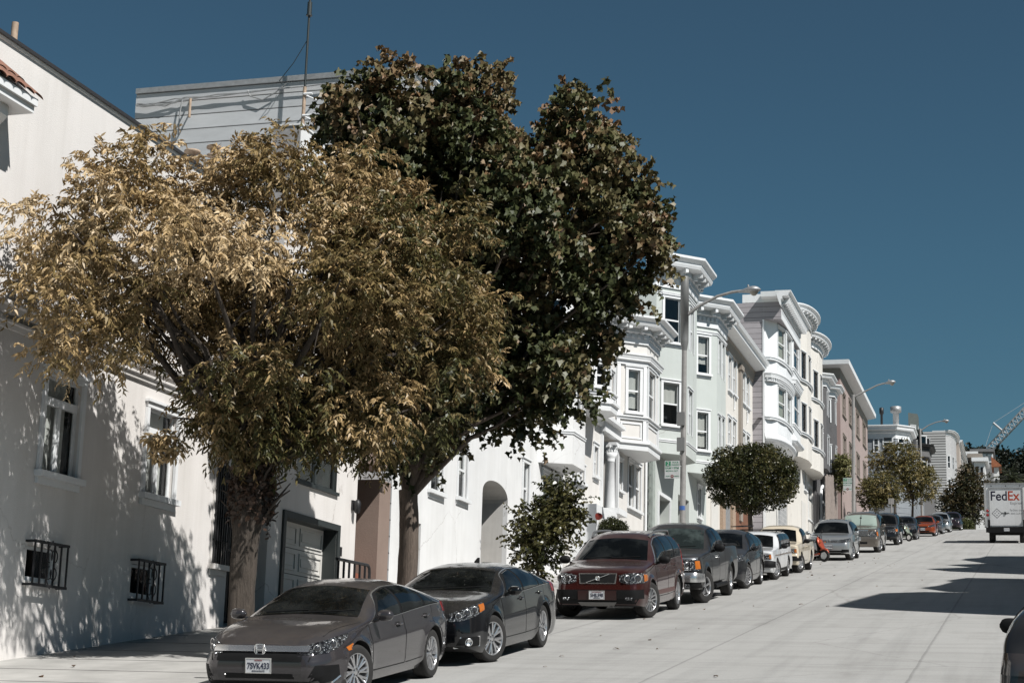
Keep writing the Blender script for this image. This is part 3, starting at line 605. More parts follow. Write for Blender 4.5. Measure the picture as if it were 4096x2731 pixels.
for i in range(16):
    a = 2 * math.pi * i / 16
    for zz_, rr in ((-.36, .25), (-.17, .30)): c.obox(o_ + Vector((math.cos(a) * (rr - .06), math.sin(a) * (rr - .06), H_ + zz_)), Vector((-math.sin(a), math.cos(a), 0)) * .06, Vector((math.cos(a) * .08, math.sin(a) * .08, .07)), (0, 0, .10))
c.box(o_ + Vector((-.3, -.3, H_ - .05)), o_ + Vector((.3, .3, H_ + .06))); part(h, 'porch_column', c, M_TRIM)
c = MB(); sg.box(c, po[0] - .16, po[0], -.06, .10, po[2], po[3]); sg.box(c, po[1], po[1] + .16, -.06, .10, po[2], po[3]); sg.box(c, po[0] - .2, po[1] + .2, .003, .2, po[3], po[3] + .35); part(h, 'porch_frame', c, M_TRIM)
zsA = zX(2436, 1655, X + p5); zsB = zX(2571, 1805, X + p5); ztB = z5 - .9; ztA = zX(2436, 1420, X + p5)
h.begin(); h.wall(A[0], A[1], zsA + .2, ztA, [W(2385, 2425, 1455, 1545)]); h.wall(A[1], A[2], zsA + .2, ztA, [W(2441, 2453, 1490, 1610, sill=False, casing=.05)]); h.wall(A[2], A[3], zsA + .2, ztA)
soffit(h.mb, A, zsA + .2); soffit(h.mb, A[::-1], ztA); h.end(); h.begin()
h.wall(B[0], B[1], zsB + .2, ztB, [W(2511, 2560, 1478, 1648, blind=.9)]); h.wall(B[1], B[2], zsB + .2, ztB, [W(2593, 2619, 1490, 1677, blind=.35, sill=False, casing=.07)]); h.wall(B[2], B[3], zsB + .2, ztB)
soffit(h.mb, B, zsB + .2); h.end()
c = MB()
for P_, zs, zt_, zw0, zw1 in ((A, zsA, ztA, zX(2436, 1560, X + p5), None), (B, zsB, ztB, zX(2586, 1665, X + p5), zX(2586, 1452, X + p5))):
    soffit(c, P_, zs + .085); band(c, P_, zs + .42, .16, .34); band(c, P_, zw0 - .05, .12, .14)
    if zw1: cornice(c, P_, zw1 + .25, .22, .38)
    for i in (0, 1):
        s2 = Seg(P_[i], P_[i + 1]); w2 = s2.w; e = .10
        for a, b in ((0.02, .16), (w2 - .16, w2 - .02)): s2.box(c, a, b, .003, .05, zs + .42, (zw1 or zt_) - .1)
        for z in (zs + .5, zw0 - .35): s2.box(c, .2, w2 - .2, .003, .03, z, z + .06)
        for a in (.2, w2 - .26): s2.box(c, a, a + .06, .003, .03, zs + .56, zw0 - .35)
zl = zX(2470, 1720, X); c.sweep([(X, A[3][1]), (X, B[0][1])], [(.003, zl - .3), (.1, zl - .3), (.16, zl - .12), (.38, zl - .08), (.38, zl + .05), (.003, zl + .08)]); part(h, 'bay_trim', c, M_TRIM)
c = MB(); cornice(c, [(X, y5 + .02), (X, B[0][1])] + B[1:3] + [B[3]] + [(X, y6)], z5, .70, .95, brackets=.75, dent=.22); c.prism([(X - 1, y5 + .1)] + [(X, y5 + .1)] + B + [(X - 1, y6)], z5 - .4, z5 - .02); part(h, 'cornice', c, M_TRIM)
c = MB(); c.tube([(X + .08, y6 - .1, ground(y6)), (X + .08, y6 - .1, z5 - 1)], .05, 8); part(h, 'drain_pipe', c, M_TRIM)
c = MB(); t_, z_ = sg.hit(2394, 2062); sg.box(c, t_ - .8, t_ + .5, .003, .9, z_ - .02, z_ + .18); part(h, 'garage_hood', c, M_TRIM)
c = MB(); g_ = Seg((X + .5, y5 + .6), (X + .5, y5 + 5)); 
c.box((X + .003, y5 + .3, ground(y5) - .5), (X + .85, y5 + 3.3, z_ - .05), 0); s3 = Seg((X + .85, y5 + .3), (X + .85, y5 + 3.3)); s3.box(c, .35, 2.7, .002, .05, ground(y5), z_ - .45, 1); s3.box(c, 1.6, 2.3, .052, .07, z_ - 1.2, z_ - .85, 2); part(h, 'garage_front', c, [M_TRIM, M_DOORW, flat('frosted pane', (.12, .15, .145), .2)])
h.done()
al = place('alarm_bell', onX(2394, 2062, X + .9), 'small round red alarm bell on the corner of the cream house', 'alarm bell'); p = onX(2394, 2064, X + .95); c = MB(); c.lathe(p, [(0, .12), (.09, .09), (.12, 0), (.12, -.04)], axis=(1, -.5, 0), n=16); c.build('bell', flat('alarm red', (.35, .04, .025), .35), al)

# ================================================================ sage house with two full bays
X = -13.75; p6 = solve_p(2620, 2749, 1400, X); ya = yX(2620, 1400, X)
B1 = bay_path(X, p6, yX(2749, 1400, X + p6), yX(2787, 1400, X + p6)); B2 = bay_path(X, p6, yX(2868, 1500, X + p6), yX(2903, 1500, X + p6)); yE = B2[3][1] + .1
z6 = zX(2796, 1010, X + p6 + .7); z6b = zX(2905, 1168, X + p6 + .7)
h = House('sage_house', 'pale sage green house with two full height bays and bracketed cornices', 'house', X, ya, yE, min(z6, z6b) - .6, [M_SHING, M_SAGE], 12, 0, 1); kS = h.k(M_SAGED)
sg = Seg((X, ya), (X, yE)); gd = sg.win(2632, 2676, 1990, 2100); ac = sg.win(2712, 2756, 2010, 2100)
gd = (max(.4, gd[0]), gd[1], ground(ya) - .2, gd[3]); ac = (ac[0], ac[1], ground(ya + 3) - .2, sg.hit(2735, 1990)[1])
zs1 = zX(2768, 1838, X + p6); zs2 = zX(2868, 1900, X + p6)
h.wall((X, ya), (X, yE), ground(ya) - .6, z6b - .5, [W(2789, 2803, 1950, 2070, blind=.5)], k=1, kr=1, depth=.5, raw=[gd, ac])
h.mb.box((X - 3, ya - .45, ground(ya) - 1), (X + .06, ya - .003, zs1 - .1), kS)
c = MB(); sg.box(c, gd[0], gd[1], -.48, -.44, gd[2], gd[3]); [sg.box(c, gd[0] + .12, gd[1] - .12, -.44, -.43, z, z + .03, 1) for z in np.arange(gd[3] - 2, gd[3] - .1, .45)]; sg.box(c, gd[0] + .3, gd[1] - .3, -.44, -.425, gd[3] - .75, gd[3] - .3, 2); part(h, 'garage_door', c, [M_DOORW, M_BLINDB, M_ROOM])
c = MB(); sg.box(c, ac[0], ac[1], -1.2, -1.1, ac[2], ac[3]); part(h, 'porch_door', c, M_DARKH)
c = MB()
for a, b, z0, z1 in ((gd[0] - .14, gd[0], gd[2], gd[3] + .14), (gd[1], gd[1] + .14, gd[2], gd[3] + .14), (gd[0], gd[1], gd[3], gd[3] + .14)): sg.box(c, a, b, .003, .06, z0, z1)
part(h, 'door_frame', c, M_TRIM)
for Bp, zs, zt_, lw, fw in ((B1, zs1, z6 - .6, [W(2657, 2722, 1192, 1370), W(2651, 2716, 1530, 1700, blind=.48), ], [W(2757, 2774, 1235, 1410, sill=False, casing=.06, nx=2, blind=.3), W(2751, 2768, 1562, 1740, sill=False, casing=.06, nx=2, blind=.6)]),
                           (B2, zs2, z6b - .6, [W(2790, 2836, 1346, 1495, blind=.72), W(2787, 2833, 1648, 1800, blind=.9)], [W(2872, 2882, 1360, 1500, sill=False, casing=.05), W(2887, 2897, 1375, 1520, sill=False, casing=.05), W(2871, 2881, 1665, 1790, sill=False, casing=.05), W(2886, 2896, 1672, 1800, sill=False, casing=.05)])):
    h.begin(); h.wall(Bp[0], Bp[1], zs, zt_, lw); h.wall(Bp[1], Bp[2], zs, zt_, fw); h.wall(Bp[2], Bp[3], zs, zt_)
    soffit(h.mb, Bp, zs, 1); h.end()
for Bp, zs, z_, pts in ((B1, zs1, z6, 1), (B2, zs2, z6b, 2)):
    c = MB(); cornice(c, [(X - .2, Bp[0][1] - .02)] + Bp + ([(X, B2[0][1] - 1.2)] if pts == 1 else [(X - .2, yE)]), z_, .78, 1.25, brackets=.72, dent=.2)
    c.prism([(X - .4, Bp[0][1])] + Bp + [(X - .4, Bp[3][1])], z_ - .5, z_ - .02); part(h, 'cornice', c, M_TRIM)
    for q in ((z_ - 1.42, .07, .12), (zs + .55, .05, .1)): c = MB(); band(c, Bp, *q); part(h, 'string_course', c, M_TRIM)
c = MB(); c.box((X - .8, ya - .04, zs1), (X + .05, ya - .006, z6 - 1.2)); part(h, 'corner_board', c, M_SAGE)
c = MB(); ly = ya - .48
for i in range(9): z = zs1 - .5 - i * .5; c.box((X - .6, ly - .05, z), (X + .0, ly - .02, z + .035))
for x in (-.6, -.35, -.05): c.box((X + x, ly - .05, zs1 - 5), (X + x + .03, ly - .02, zs1 - .3))
part(h, 'wall_grid', c, M_SAGED)
h.done()

# ================================================================ butter house with brown trim
X = -13.95; yF = yX(3012, 1500, X); z7 = zX(2945, 1292, X + .7)
h = House('butter_house', 'buttery flat fronted house with paired windows, brown pilaster and a deep sloping eave', 'house', X, yE + .02, yF, z7 - .1, [M_BUTTER, M_BUTTER], 12)
sg = Seg((X, yE + .02), (X, yF)); zb_ = ground(yE) - .6
dr1 = sg.win(2842, 2868, 2030, 2110); gt = sg.win(2934, 2996, 2030, 2110)
h.wall((X, yE + .02), (X, yF), zb_, z7 - .1, [W(2912, 2925, 1425, 1565, blind=.3), W(2931, 2944, 1438, 1580, blind=.3), W(2967, 2979, 1488, 1612), W(2984, 2996, 1500, 1630, blind=.4), W(2911, 2924, 1672, 1780), W(2930, 2943, 1684, 1800), W(2968, 2980, 1730, 1850), W(2985, 2997, 1742, 1860)])
c = MB(); t_ = sg.hit(2957, 1550)[0]; sg.box(c, t_ - .35, t_ + .35, .003, .14, zb_ + 3.4, z7 - 1.0); sg.box(c, t_ - .42, t_ + .42, .003, .22, z7 - 1.35, z7 - 1.1); part(h, 'pilaster', c, M_BROWNT)
c = MB(); c.sweep([(X, yE + .02), (X, yF)], [(.003, z7 - 1.1), (.08, z7 - 1.05), (.14, z7 - .62), (.2, z7 - .55)], 0); part(h, 'frieze', c, M_BROWNT)
c = MB(); c.sweep([(X, yE + .02), (X, yF)], [(.003, z7 - .52), (.72, z7 - .40), (.74, z7 - .22), (.86, z7 - .16), (.92, z7), (-.3, z7 + .01)], 0); part(h, 'eave', c, M_TRIM)
for q in (2933, 2985):
    t_, z_ = sg.hit(q, 1613 if q < 2950 else 1667); c = MB(); c.tube([sg.P(t_ + .12 * math.sin(a * .8), .05, z_ + .32 * math.cos(a)) for a in np.linspace(.1, 3, 10)], .035, 6); part(h, 'wall_scroll', c, M_TRIM)
gy = yE + .1
def panel(name, pxl, pxr, mat, top, dx=.05):
    a, b = yX(pxl, 2060, X), yX(pxr, 2060, X); c = MB(); c.box((X + .004, a, ground(a) - .3), (X + dx, b, ground(a) + top)); part(h, name, c, mat)
panel('entry_door', 2842, 2868, M_DOORW, 2.6); panel('brick_pier', 2879, 2890, M_BRICK, 2.9, .16); panel('iron_door', 2892, 2917, M_METAL, 2.5); panel('brick_pier', 2919, 2931, M_BRICK, 2.9, .16); panel('garage_door', 2933, 3000, M_WOOD, 2.7)
h.done()

# ================================================================ mauve flanked house
X = -13.3; y8 = yX(3057, 1600, X); y8e = yX(3197, 1500, X + .9); pb = .95; z8 = zX(3163, 1159, X + pb + .62)
h = House('mauve_house', 'white fronted house with a mauve boarded flank and a round bay above an angled bay', 'house', X, y8, y8e, z8 - .5, [M_MAUVE, M_TRIM], 13); kt = 1
sg = Seg((X, y8), (X, y8e)); zu = zX(3120, 1268, X + pb)
h.wall((X, y8), (X, y8e), ground(y8) - .6, z8 - .5, [W(3185, 3196, 1890, 2060), W(3075, 3084, 1330, 1420)][:1], k=1)
h.mb.box((X + .003, y8, zu), (X + pb, y8e, z8 - .5), 0); h.mb.box((X + pb + .002, y8 + .02, zu + .0), (X + pb + .04, y8e, zu + .55), kt)
y8m = yX(3142, 1500, X + .45)
RB = round_path(X, pb - .05, y8 + .2, yX(3150, 1500, X + .3), 5); RBs = round_path(X, pb - .05, y8 + .2, yX(3150, 1500, X + .3), 15); zr0 = zX(3110, 1740, X + pb)
AB = bay_path(X, pb - .05, yX(3176, 1500, X + pb), yX(3203, 1500, X + pb), .8); za0 = zX(3176, 1768, X + pb)
zA = [zX(3105, v, X + pb) for v in (1395, 1275)]; zB = [zX(3105, v, X + pb) for v in (1640, 1510)]
for Bp, z0_, rows in ((RB, zr0, ((1278, 1400), (1520, 1640))), (AB, za0, ((1345, 1470), (1560, 1690)))):
    h.begin()
    for i in range(len(Bp) - 1):
        s2 = Seg(Bp[i], Bp[i + 1]); hh_ = []
        if (Bp is AB and i < 2) or (Bp is RB and i in (1, 2, 3)):
            mid = 3105 if Bp is RB else 3170
            for a, b in rows: hh_.append((.16, s2.w - .16, zX(mid, b, X + pb * .8), zX(mid, a, X + pb * .8)))
        h.mb.wall(Bp[i], s2.u, s2.w, z0_, zu, hh_, .12, kt)
        for q in hh_: window(h.root, s2, q, 'hung', casing=.04, sill=False, blind=.0 if Bp is AB else .99, bmat=flat('yellow blind', (.50, .48, .38), .9), fr=.055)
    soffit(h.mb, Bp, z0_, kt); h.end()
c = MB()
for Bp, z0_, zz in ((RBs, zr0, (1410, 1495)), (AB, za0, (1480, 1545))):
    m_ = 3105 if Bp is RBs else 3170; X_ = X + pb * .8
    for z in (zX(m_, zz[0], X_),): band(c, Bp, z, .10, .18)
    cornice(c, Bp, zX(m_, zz[1] - 18, X_), .22, .45, dent=.14); band(c, Bp, zX(m_, zz[1] + 155, X_), .10, .16); c.sweep(Bp, [(.003, z0_ - .0), (.12, z0_), (.22, z0_ + .12), (.22, z0_ + .22), (.10, z0_ + .34), (.003, z0_ + .5)])
part(h, 'bay_trim', c, M_TRIM)
c = MB(); cornice(c, [(X + pb, y8 - .55), (X + pb, y8e), (X, y8e)], z8, .62, .8, 0, 0); c.sweep([(X - .1, y8), (X + pb - .02, y8)], [(.003, z8 - .34), (.50, z8 - .32), (.53, z8 - .30), (.56, z8 - .02), (-.25, z8 - .015)]); sgc = Seg((X + pb, y8), (X + pb, y8e)); [sgc.box(c, t - .09, t + .09, .06, .46, z8 - .62, z8 - .30) for t in np.arange(.25, sgc.w, .48)]
c.box((X - 1.2, y8, z8 - .5), (X + pb, y8e, z8 - .03)); part(h, 'cornice', c, M_TRIM)
c = MB(); c.box((X - .08, y8 - .03, ground(y8)), (X + .02, y8 - .004, zu)); part(h, 'corner_board', c, M_TRIM)
fl_ = onY(3040, 1665, y8 - .3); c = MB(); c.box((fl_.x - .1, y8 - .3, fl_.z - .06), (fl_.x + .1, y8 - .004, fl_.z + .06)); part(h, 'flood_lamp', c, M_MAUVE)
for a, b, m_, d_ in ((3062, 3110, M_TRIM, .03), (3113, 3146, M_STONE, .10), (3150, 3168, M_TRIM, .05), (3172, 3184, M_STONE, .08)):
    c = MB(); ya_, yb_ = yX(a, 2050, X), yX(b, 2050, X); c.box((X + .004, ya_, ground(ya_) - .3), (X + d_, yb_, ground(ya_) + 3.0)); part(h, 'garage_door' if m_ is M_TRIM else 'stone_pier', c, M_DOORW if m_ is M_TRIM else m_)
h.done()

# ================================================================ ivory house with two bowed bays
X = -13.15; y9 = y8e + .03; pb = 1.0; z9 = zX(3265, 1262, X + pb + .4); z9b = zX(3298, 1345, X + pb + .4); y9e = yX(3284, 1600, X + .6)
h = House('ivory_house', 'ivory house with two bowed bays under round cornices', 'house', X, y9, y9e, z9b - .3, [M_BUTTER, M_BUTTER], 12)
h.wall((X, y9), (X, y9e), ground(y9) - .6, z9b - .3, [W(3232, 3246, 1950, 2080), W(3216, 3224, 1880, 1960)])
ym = (y9 + y9e) / 2 ; c = MB()
for Bp, zc_, z0_, mid, rows in ((round_path(X, pb, y9 + .2, ym, 5), z9, zX(3215, 1815, X + pb), 3214, ((1400, 1505), (1605, 1715))), (round_path(X, pb, ym + .1, y9e - .05, 5), z9b, zX(3262, 1860, X + pb), 3262, ((1478, 1580), (1672, 1775)))):
    h.begin()
    for i in range(len(Bp) - 1):
        s2 = Seg(Bp[i], Bp[i + 1]); hh_ = []
        if i in (1, 2, 3):
            for a, b in rows: hh_.append((s2.w * .2, s2.w * .8, zX(mid, b, X + pb * .9), zX(mid, a, X + pb * .9)))
        h.mb.wall(Bp[i], s2.u, s2.w, z0_, zc_ - .4, hh_, .12, 1)
        for q in hh_: window(h.root, s2, q, 'hung', casing=.03, sill=False, sashmat=M_IRON, fr=.05)
    soffit(h.mb, Bp, z0_, 1); h.end(); B_ = round_path(X, pb, Bp[0][1], Bp[-1][1], 14); cornice(c, B_, zc_, .62, .9, brackets=.5); c.prism([(X - 2, Bp[0][1])] + Bp + [(X - 2, Bp[-1][1])], zc_ - .4, zc_ - .03)
    for a, b in rows: band(c, B_, zX(mid, b + 6, X + pb * .9), .13, .16)
part(h, 'cornice', c, M_TRIM)
for a, b in ((3204, 3220), (3232, 3248)):
    c = MB(); ya_, yb_ = yX(a, 2050, X), yX(b, 2050, X); c.box((X + .004, ya_, ground(ya_) - .3), (X + .06, yb_, ground(ya_) + 2.6)); part(h, 'entry_door', c, M_DOORW)
h.done()

# ================================================================ charcoal house
X = -13.0; yA = y9e + .03; yB = yX(3340, 1700, X); zA = zX(3332, 1512, X + 1.3); zA2 = zX(3362, 1552, X + 1.3)
h = House('charcoal_house', 'dark charcoal house with white trimmed bays and an arched white doorway', 'house', X, yA, yB + 1.2, zA2 - .3, [M_DARKH, M_DARKH], 12)
h.wall((X, yA), (X, yB + 1.2), ground(yA) - .6, zA2 - .3)
c = MB()
for bx, cxp, zt_, py0, rows in ((3305, 3318, zA, 1870, ((1575, 1670), (1752, 1860))), (3338, 3347, zA2, 1905, ((1618, 1705), (1795, 1900)))):
    Bp = bay_path(X, .95, yX(bx, 1700, X + .95), yX(cxp, 1700, X + .95), .8); z0_ = zX(bx, py0, X + .95); xm = bx - 12; h.begin()
    for i in range(3):
        s2 = Seg(Bp[i], Bp[i + 1]); hh_ = [(s2.w * .30, s2.w * .72, zX(xm, b, X + .6), zX(xm, a, X + .6)) for a, b in rows] if i < 2 else []
        h.mb.wall(Bp[i], s2.u, s2.w, z0_, zt_ - .4, hh_, .12, 1)
        for q in hh_: window(h.root, s2, q, 'hung', casing=.07, sill=False)
    soffit(h.mb, Bp, z0_, 1); h.end(); cornice(c, Bp, zt_, .55, .8); c.prism([(X - 2, Bp[0][1])] + Bp + [(X - 2, Bp[-1][1])], zt_ - .4, zt_ - .03)
part(h, 'cornice', c, M_TRIM)
c = MB(); ya_, yb_ = yX(3276, 2020, X), yX(3300, 2020, X); s2 = Seg((X, ya_), (X, yb_)); gz = ground(ya_); n = 12
s2.box(c, 0, s2.w, .003, .10, gz - .3, gz + 2.6, 1); pts = [(s2.w / 2 - s2.w / 2 * math.cos(math.pi * i / n), gz + 2.6 + 1.2 * math.sin(math.pi * i / n)) for i in range(n + 1)]
c.tube([s2.P(0, .12, gz - .3)] + [s2.P(t, .12, z) for t, z in pts] + [s2.P(s2.w, .12, gz - .3)], .12, 6, 0); c.face([s2.P(t, .06, z) for t, z in pts], 1); s2.box(c, 0, s2.w, .10, .16, gz + 2.55, gz + 2.7, 0); s2.box(c, s2.w / 2 - .05, s2.w / 2 + .05, .1, .16, gz - .3, gz + 2.55, 0)
part(h, 'arched_door', c, [M_TRIM, M_ROOM]); h.done()

# ================================================================ dusty pink block
X = -12.8; yP = yX(3361, 1650, X); yQ = yX(3470, 1750, X); zP = zX(3478, 1612, X + .7)
h = House('pink_block', 'dusty pink stucco apartment block with rows of slim windows under a white eave', 'apartment block', X, yP, yQ, zP - .25, [surf('pink flank', (.40, .285, .26), .85, var=.06), M_PINK], 14)
rows = []
for px, yt, yb in ((3374, 1578, 1664), (3400, 1608, 1700), (3429, 1655, 1745), (3455, 1695, 1782), (3377, 1748, 1828), (3402, 1782, 1870), (3431, 1822, 1905), (3457, 1858, 1930)):
    rows.append(W(px - 5, px + 7, yt, yb, casing=.09, trim=M_BROWNT, nx=2, blind=.4 if px % 2 else 0))
h.wall((X, yP), (X, yQ), ground(yP) - .6, zP - .25, rows)
c = MB(); pth = [(X - 14, yP), (X, yP), (X, yQ)]; c.sweep(pth, [(.003, zP - .5), (.70, zP - .36), (.76, zP - .34), (.78, zP), (-.2, zP + .02)], 0); part(h, 'eave', c, M_TRIM)
c = MB(); c.sweep(pth, [(.003, zP - 1.3), (.04, zP - 1.28), (.04, zP - .52), (.003, zP - .5)], 0); part(h, 'frieze', c, M_BROWNT)
h.done()
fx = place('board_fence', (X + .8, yP, ground(yP)), 'pale slatted fence at the foot of the pink block', 'fence'); c = MB(); ya_, yb_ = yX(3304, 2040, X + .7), yX(3345, 2040, X + .7)
for i in range(9): y = ya_ + (yb_ - ya_) * i / 8; c.box((X + .66, y, ground(y) - .2), (X + .74, y + (yb_ - ya_) / 8 * .62, ground(y) + 4.2 + .12 * (i % 2)))
c.build('slats', surf('weathered slat', (.36, .30, .265), .9, var=.25, scale=4), fx)

# ================================================================ houses past the crest
X = -10.6; yb_ = onX(3581, 1720, X).y; zR = zX(3589, 1667, X + .5); yRe = yX(3713, 1820, X + .6)
h = House('slate_house', 'blue grey boarded house in shade with a corner bay and long white eave', 'house', X, yb_, yRe, zR - .4, [M_BLUEG, M_BLUEG], 14)
Bp = [(X, yb_ + .01), (X + 1.1, yb_ + 1.1), (X + 1.1, yb_ + 5), (X, yb_ + 6.1)]
h.wall((X, yb_), (X, yRe), ground(yb_) - 1, zR - .4)
sgf = Seg((X - 9, yb_ - .002), (X - .01, yb_ - .002))
for q in ((3498, 3512, 1756, 1804), (3536, 3568, 1750, 1785)):
    a = sgf.win(*q); c = MB(); sgf.box(c, a[0] - .12, a[1] + .12, .003, .06, a[2] - .12, a[3] + .12); o = part(h, 'window', c, M_TRIM); c = MB(); sgf.box(c, a[0], a[1], .061, .066, a[2], a[3]); sgf.box(c, a[0], a[1], .067, .09, (a[2] + a[3]) / 2 - .04, (a[2] + a[3]) / 2 + .04, 1); c.build('pane', [flat('dim pane', (.04, .05, .055), .15), M_TRIM], o)
h.begin()
for i, ws in ((0, [W(3594, 3616, 1752, 1790)]), (1, []), (2, [])): h.wall(Bp[i], Bp[i + 1], ground(yb_), zR - .5, ws)
h.end()
c = MB(); cornice(c, [(X - 10, yb_)] + Bp + [(X, yRe)], zR, .6, 1.2); c.prism([(X - 10, yb_ + .1)] + Bp + [(X - 10, Bp[-1][1])], zR - .5, zR - .04); part(h, 'cornice', c, M_TRIM)
for px, py, r, hh_ in ((3583, 1640, .5, 1.2), (3526, 1645, .2, 1.1)):
    c = MB(); q = onY(px, py, yb_ + 1); zz = q.z; c.lathe((q.x, q.y, zR - .2), [(r * .55, 0), (r * .55, zz - zR - .1), (r, zz - zR), (r, zz - zR + .5), (0, zz - zR + .6)], n=14); part(h, 'chimney_pot', c, M_METAL if r > .3 else M_IRON)
h.done()
def far_house(name, label, X, pl, pr, ptop, mats, py, bay=None, wins=(), roofm=None, corn=.6, ch=.8, y0=None, back=14, zt=None):
    y0 = yX(pl, py, X) if y0 is None else y0; y1 = yX(pr, py, X); zt = zX(pr, ptop, X + corn) if zt is None else zt; hh = House(name, label, 'house', X, y0, y1, zt - .2, mats, back)
    hh.wall((X, y0), (X, y1), ground(y0) - 2, zt - .2, [] if bay else wins)
    pth = [(X, y0), (X, y1)]; c = MB()
    if bay:
        pth = bay(X); z0 = bay_z; hh.begin()
        for i in range(len(pth) - 1):
            s2 = Seg(pth[i], pth[i + 1]); hs = [h_ for h_ in [(.25 * s2.w, .75 * s2.w, a, b) for a, b in wins]] if i < len(pth) - 2 else []
            hh.mb.wall(pth[i], s2.u, s2.w, z0, zt - .3, hs, .12, 1)
            for q in hs: window(hh.root, s2, q, 'hung', casing=.08 if s2.w > .8 else .03, sill=False)
        soffit(hh.mb, pth, z0, 1); hh.end(); c.prism([(X - 2, pth[0][1])] + pth + [(X - 2, pth[-1][1])], zt - .35, zt - .04)
    cornice(c, pth, zt, corn, ch); part(hh, 'cornice', c, roofm or M_TRIM); hh.done(); return hh
X = -14.6; bay_z = zX(3690, 1800, X)
ya_ = yX(3672, 1760, X + 1.2); far_house('green_corniced_house', 'house with a dark green cornice rising behind the slate house', X, 3630, 3690, 1672, [surf('dark green wall', (.07, .085, .08), .8), surf('dark green bay', (.085, .10, .095), .8)], 1760, lambda X: bay_path(X, 1.2, ya_, ya_ + 3), [(zX(3672, 1735, X + 1.2), zX(3672, 1708, X + 1.2))], surf('bottle green trim', (.05, .065, .06), .6), y0=ya_ - 1.3, back=1.0, zt=zX(3672, 1674, X + 1.8))
X = -11.6; bay_z = zX(3730, 1960, X); zz = [(zX(3722, 1822, X + 1.2), zX(3722, 1768, X + 1.2)), (zX(3722, 1920, X + 1.2), zX(3722, 1862, X + 1.2))]; yb2 = yX(3716, 1800, X + 1.2); far_house('dark_bay_house', 'dark house with an angled bay in front of the striped flank', X, 3690, 3738, 1732, [M_DARKH, surf('mid charcoal', (.14, .135, .135), .8)], 1800, lambda X: bay_path(X, 1.2, yb2, yb2 + 5), zz, flat('black trim', (.02, .02, .02), .6), y0=yb2 - 6, back=3, zt=zX(3716, 1720, X + 1.8))
X = -10.6; y15 = yX(3785, 1850, X); bay_z = zX(3795, 1925, X + 1); zz = [(zX(3798, 1788, X + 1.3), zX(3798, 1742, X + 1.3)), (zX(3798, 1885, X + 1.3), zX(3798, 1832, X + 1.3))]
far_house('striped_house', 'pale house with a boldly striped board flank and a bowed bay', X, 3785, 3828, 1708, [M_STRIPE, surf('pale grey stucco', (.44, .44, .44), .8)], 1850, lambda X: round_path(X, 1.3, y15 + .3, yX(3812, 1850, X + .5), 6), zz, M_TRIM, y0=y15, zt=zX(3782, 1701, X + .2))
X = -9.8; far_house('grey_corner_house', 'small light grey house with a flat eave right of the striped flank', X, 3822, 3846, 1750, [surf('light grey stucco', (.46, .46, .46), .8), surf('light grey front', (.48, .48, .48), .8)], 1850, None, [W(3826, 3834, 1790, 1840), W(3826, 3834, 1875, 1920)], zt=zX(3820, 1745, X))
X = -9.0; far_house('tan_house', 'tan house with a small balcony beyond the light grey house', X, 3838, 3858, 1780, [M_TAN, M_TAN], 1850, None, [W(3843, 3850, 1810, 1850)], zt=zX(3840, 1778, X))
# terraced fronts stepping down and the long grey house across the end
yT = 330
for i, (a, b, t, bt, m_, nm) in enumerate(((3846, 3890, 1822, 1900, M_TAN, 'tan'), (3868, 3905, 1838, 1940, M_WHITE, 'white'), (3885, 3925, 1862, 1960, M_BRN, 'brick red'), (3905, 3950, 1892, 1990, M_WHITE, 'cream'))):
    q0, q1 = onY(a, t, yT + i * 1), onY(b, bt, yT + i * 1); r = place('terrace_house', (q0.x, yT, q1.z), '%s terraced house, one of the small fronts stepping down below the long grey house' % nm, 'house', 'terraced houses past the crest'); c = MB(); x0, x1 = q0.x, q1.x
    c.box((x0, yT - i * 4, q1.z - 8), (x1, yT - i * 4 + 9, q0.z)); c.build('wall', m_, r); c = MB(); c.box((x0 - .4, yT - i * 4 - .8, q0.z + .01), (x1 + .6, yT - i * 4 + 9, q0.z + .7)); c.build('eave', M_TRIM if i % 2 else M_BROWNT, r)
    c = MB(); [c.box((x0 + (x1 - x0) * t_, yT - i * 4 - .06, q0.z - 3), (x0 + (x1 - x0) * (t_ + .22), yT - i * 4 - .01, q0.z - 1)) for t_ in (.15, .6)]; c.build('window', M_ROOM, r)
yL = 352; q0, q1 = onY(3890, 1808, yL), onY(3972, 1900, yL); r = place('long_grey_house', (q0.x, yL, q1.z), 'long grey house with a band of white framed windows below the crane', 'house'); c = MB(); c.box((q0.x, yL, q1.z - 14), (q1.x, yL + 14, q0.z)); c.build('wall', surf('house grey', (.27, .265, .265), .85), r)
c = MB(); c.box((q0.x - .5, yL - .5, q0.z + .01), (q1.x + .4, yL + 14.3, q0.z + .6)); c.build('roof', M_ROOF, r)
for a in (3907, 3929, 3952):
    w0, w1 = onY(a, 1822, yL), onY(a + 15, 1843, yL); c = MB(); c.box((w0.x - .3, yL - .15, w1.z - .3), (w1.x + .3, yL - .01, w0.z + .3)); o = c.build('window', M_TRIM, r); c = MB(); c.box((w0.x, yL - .18, w1.z), (w1.x, yL - .152, w0.z)); c.build('pane', flat('dull pane', (.16, .18, .19), .2), o)
q0, q1 = onY(3975, 1868, yL - 20), onY(3997, 1945, yL - 20); r = place('white_cottage', (q0.x, yL - 20, q1.z), 'narrow white house with an orange tiled roof beside the dark trees', 'house'); c = MB(); c.box((q0.x, yL - 20, q1.z - 10), (q1.x, yL - 12, q0.z)); c.build('wall', M_WHITE, r); c = MB()
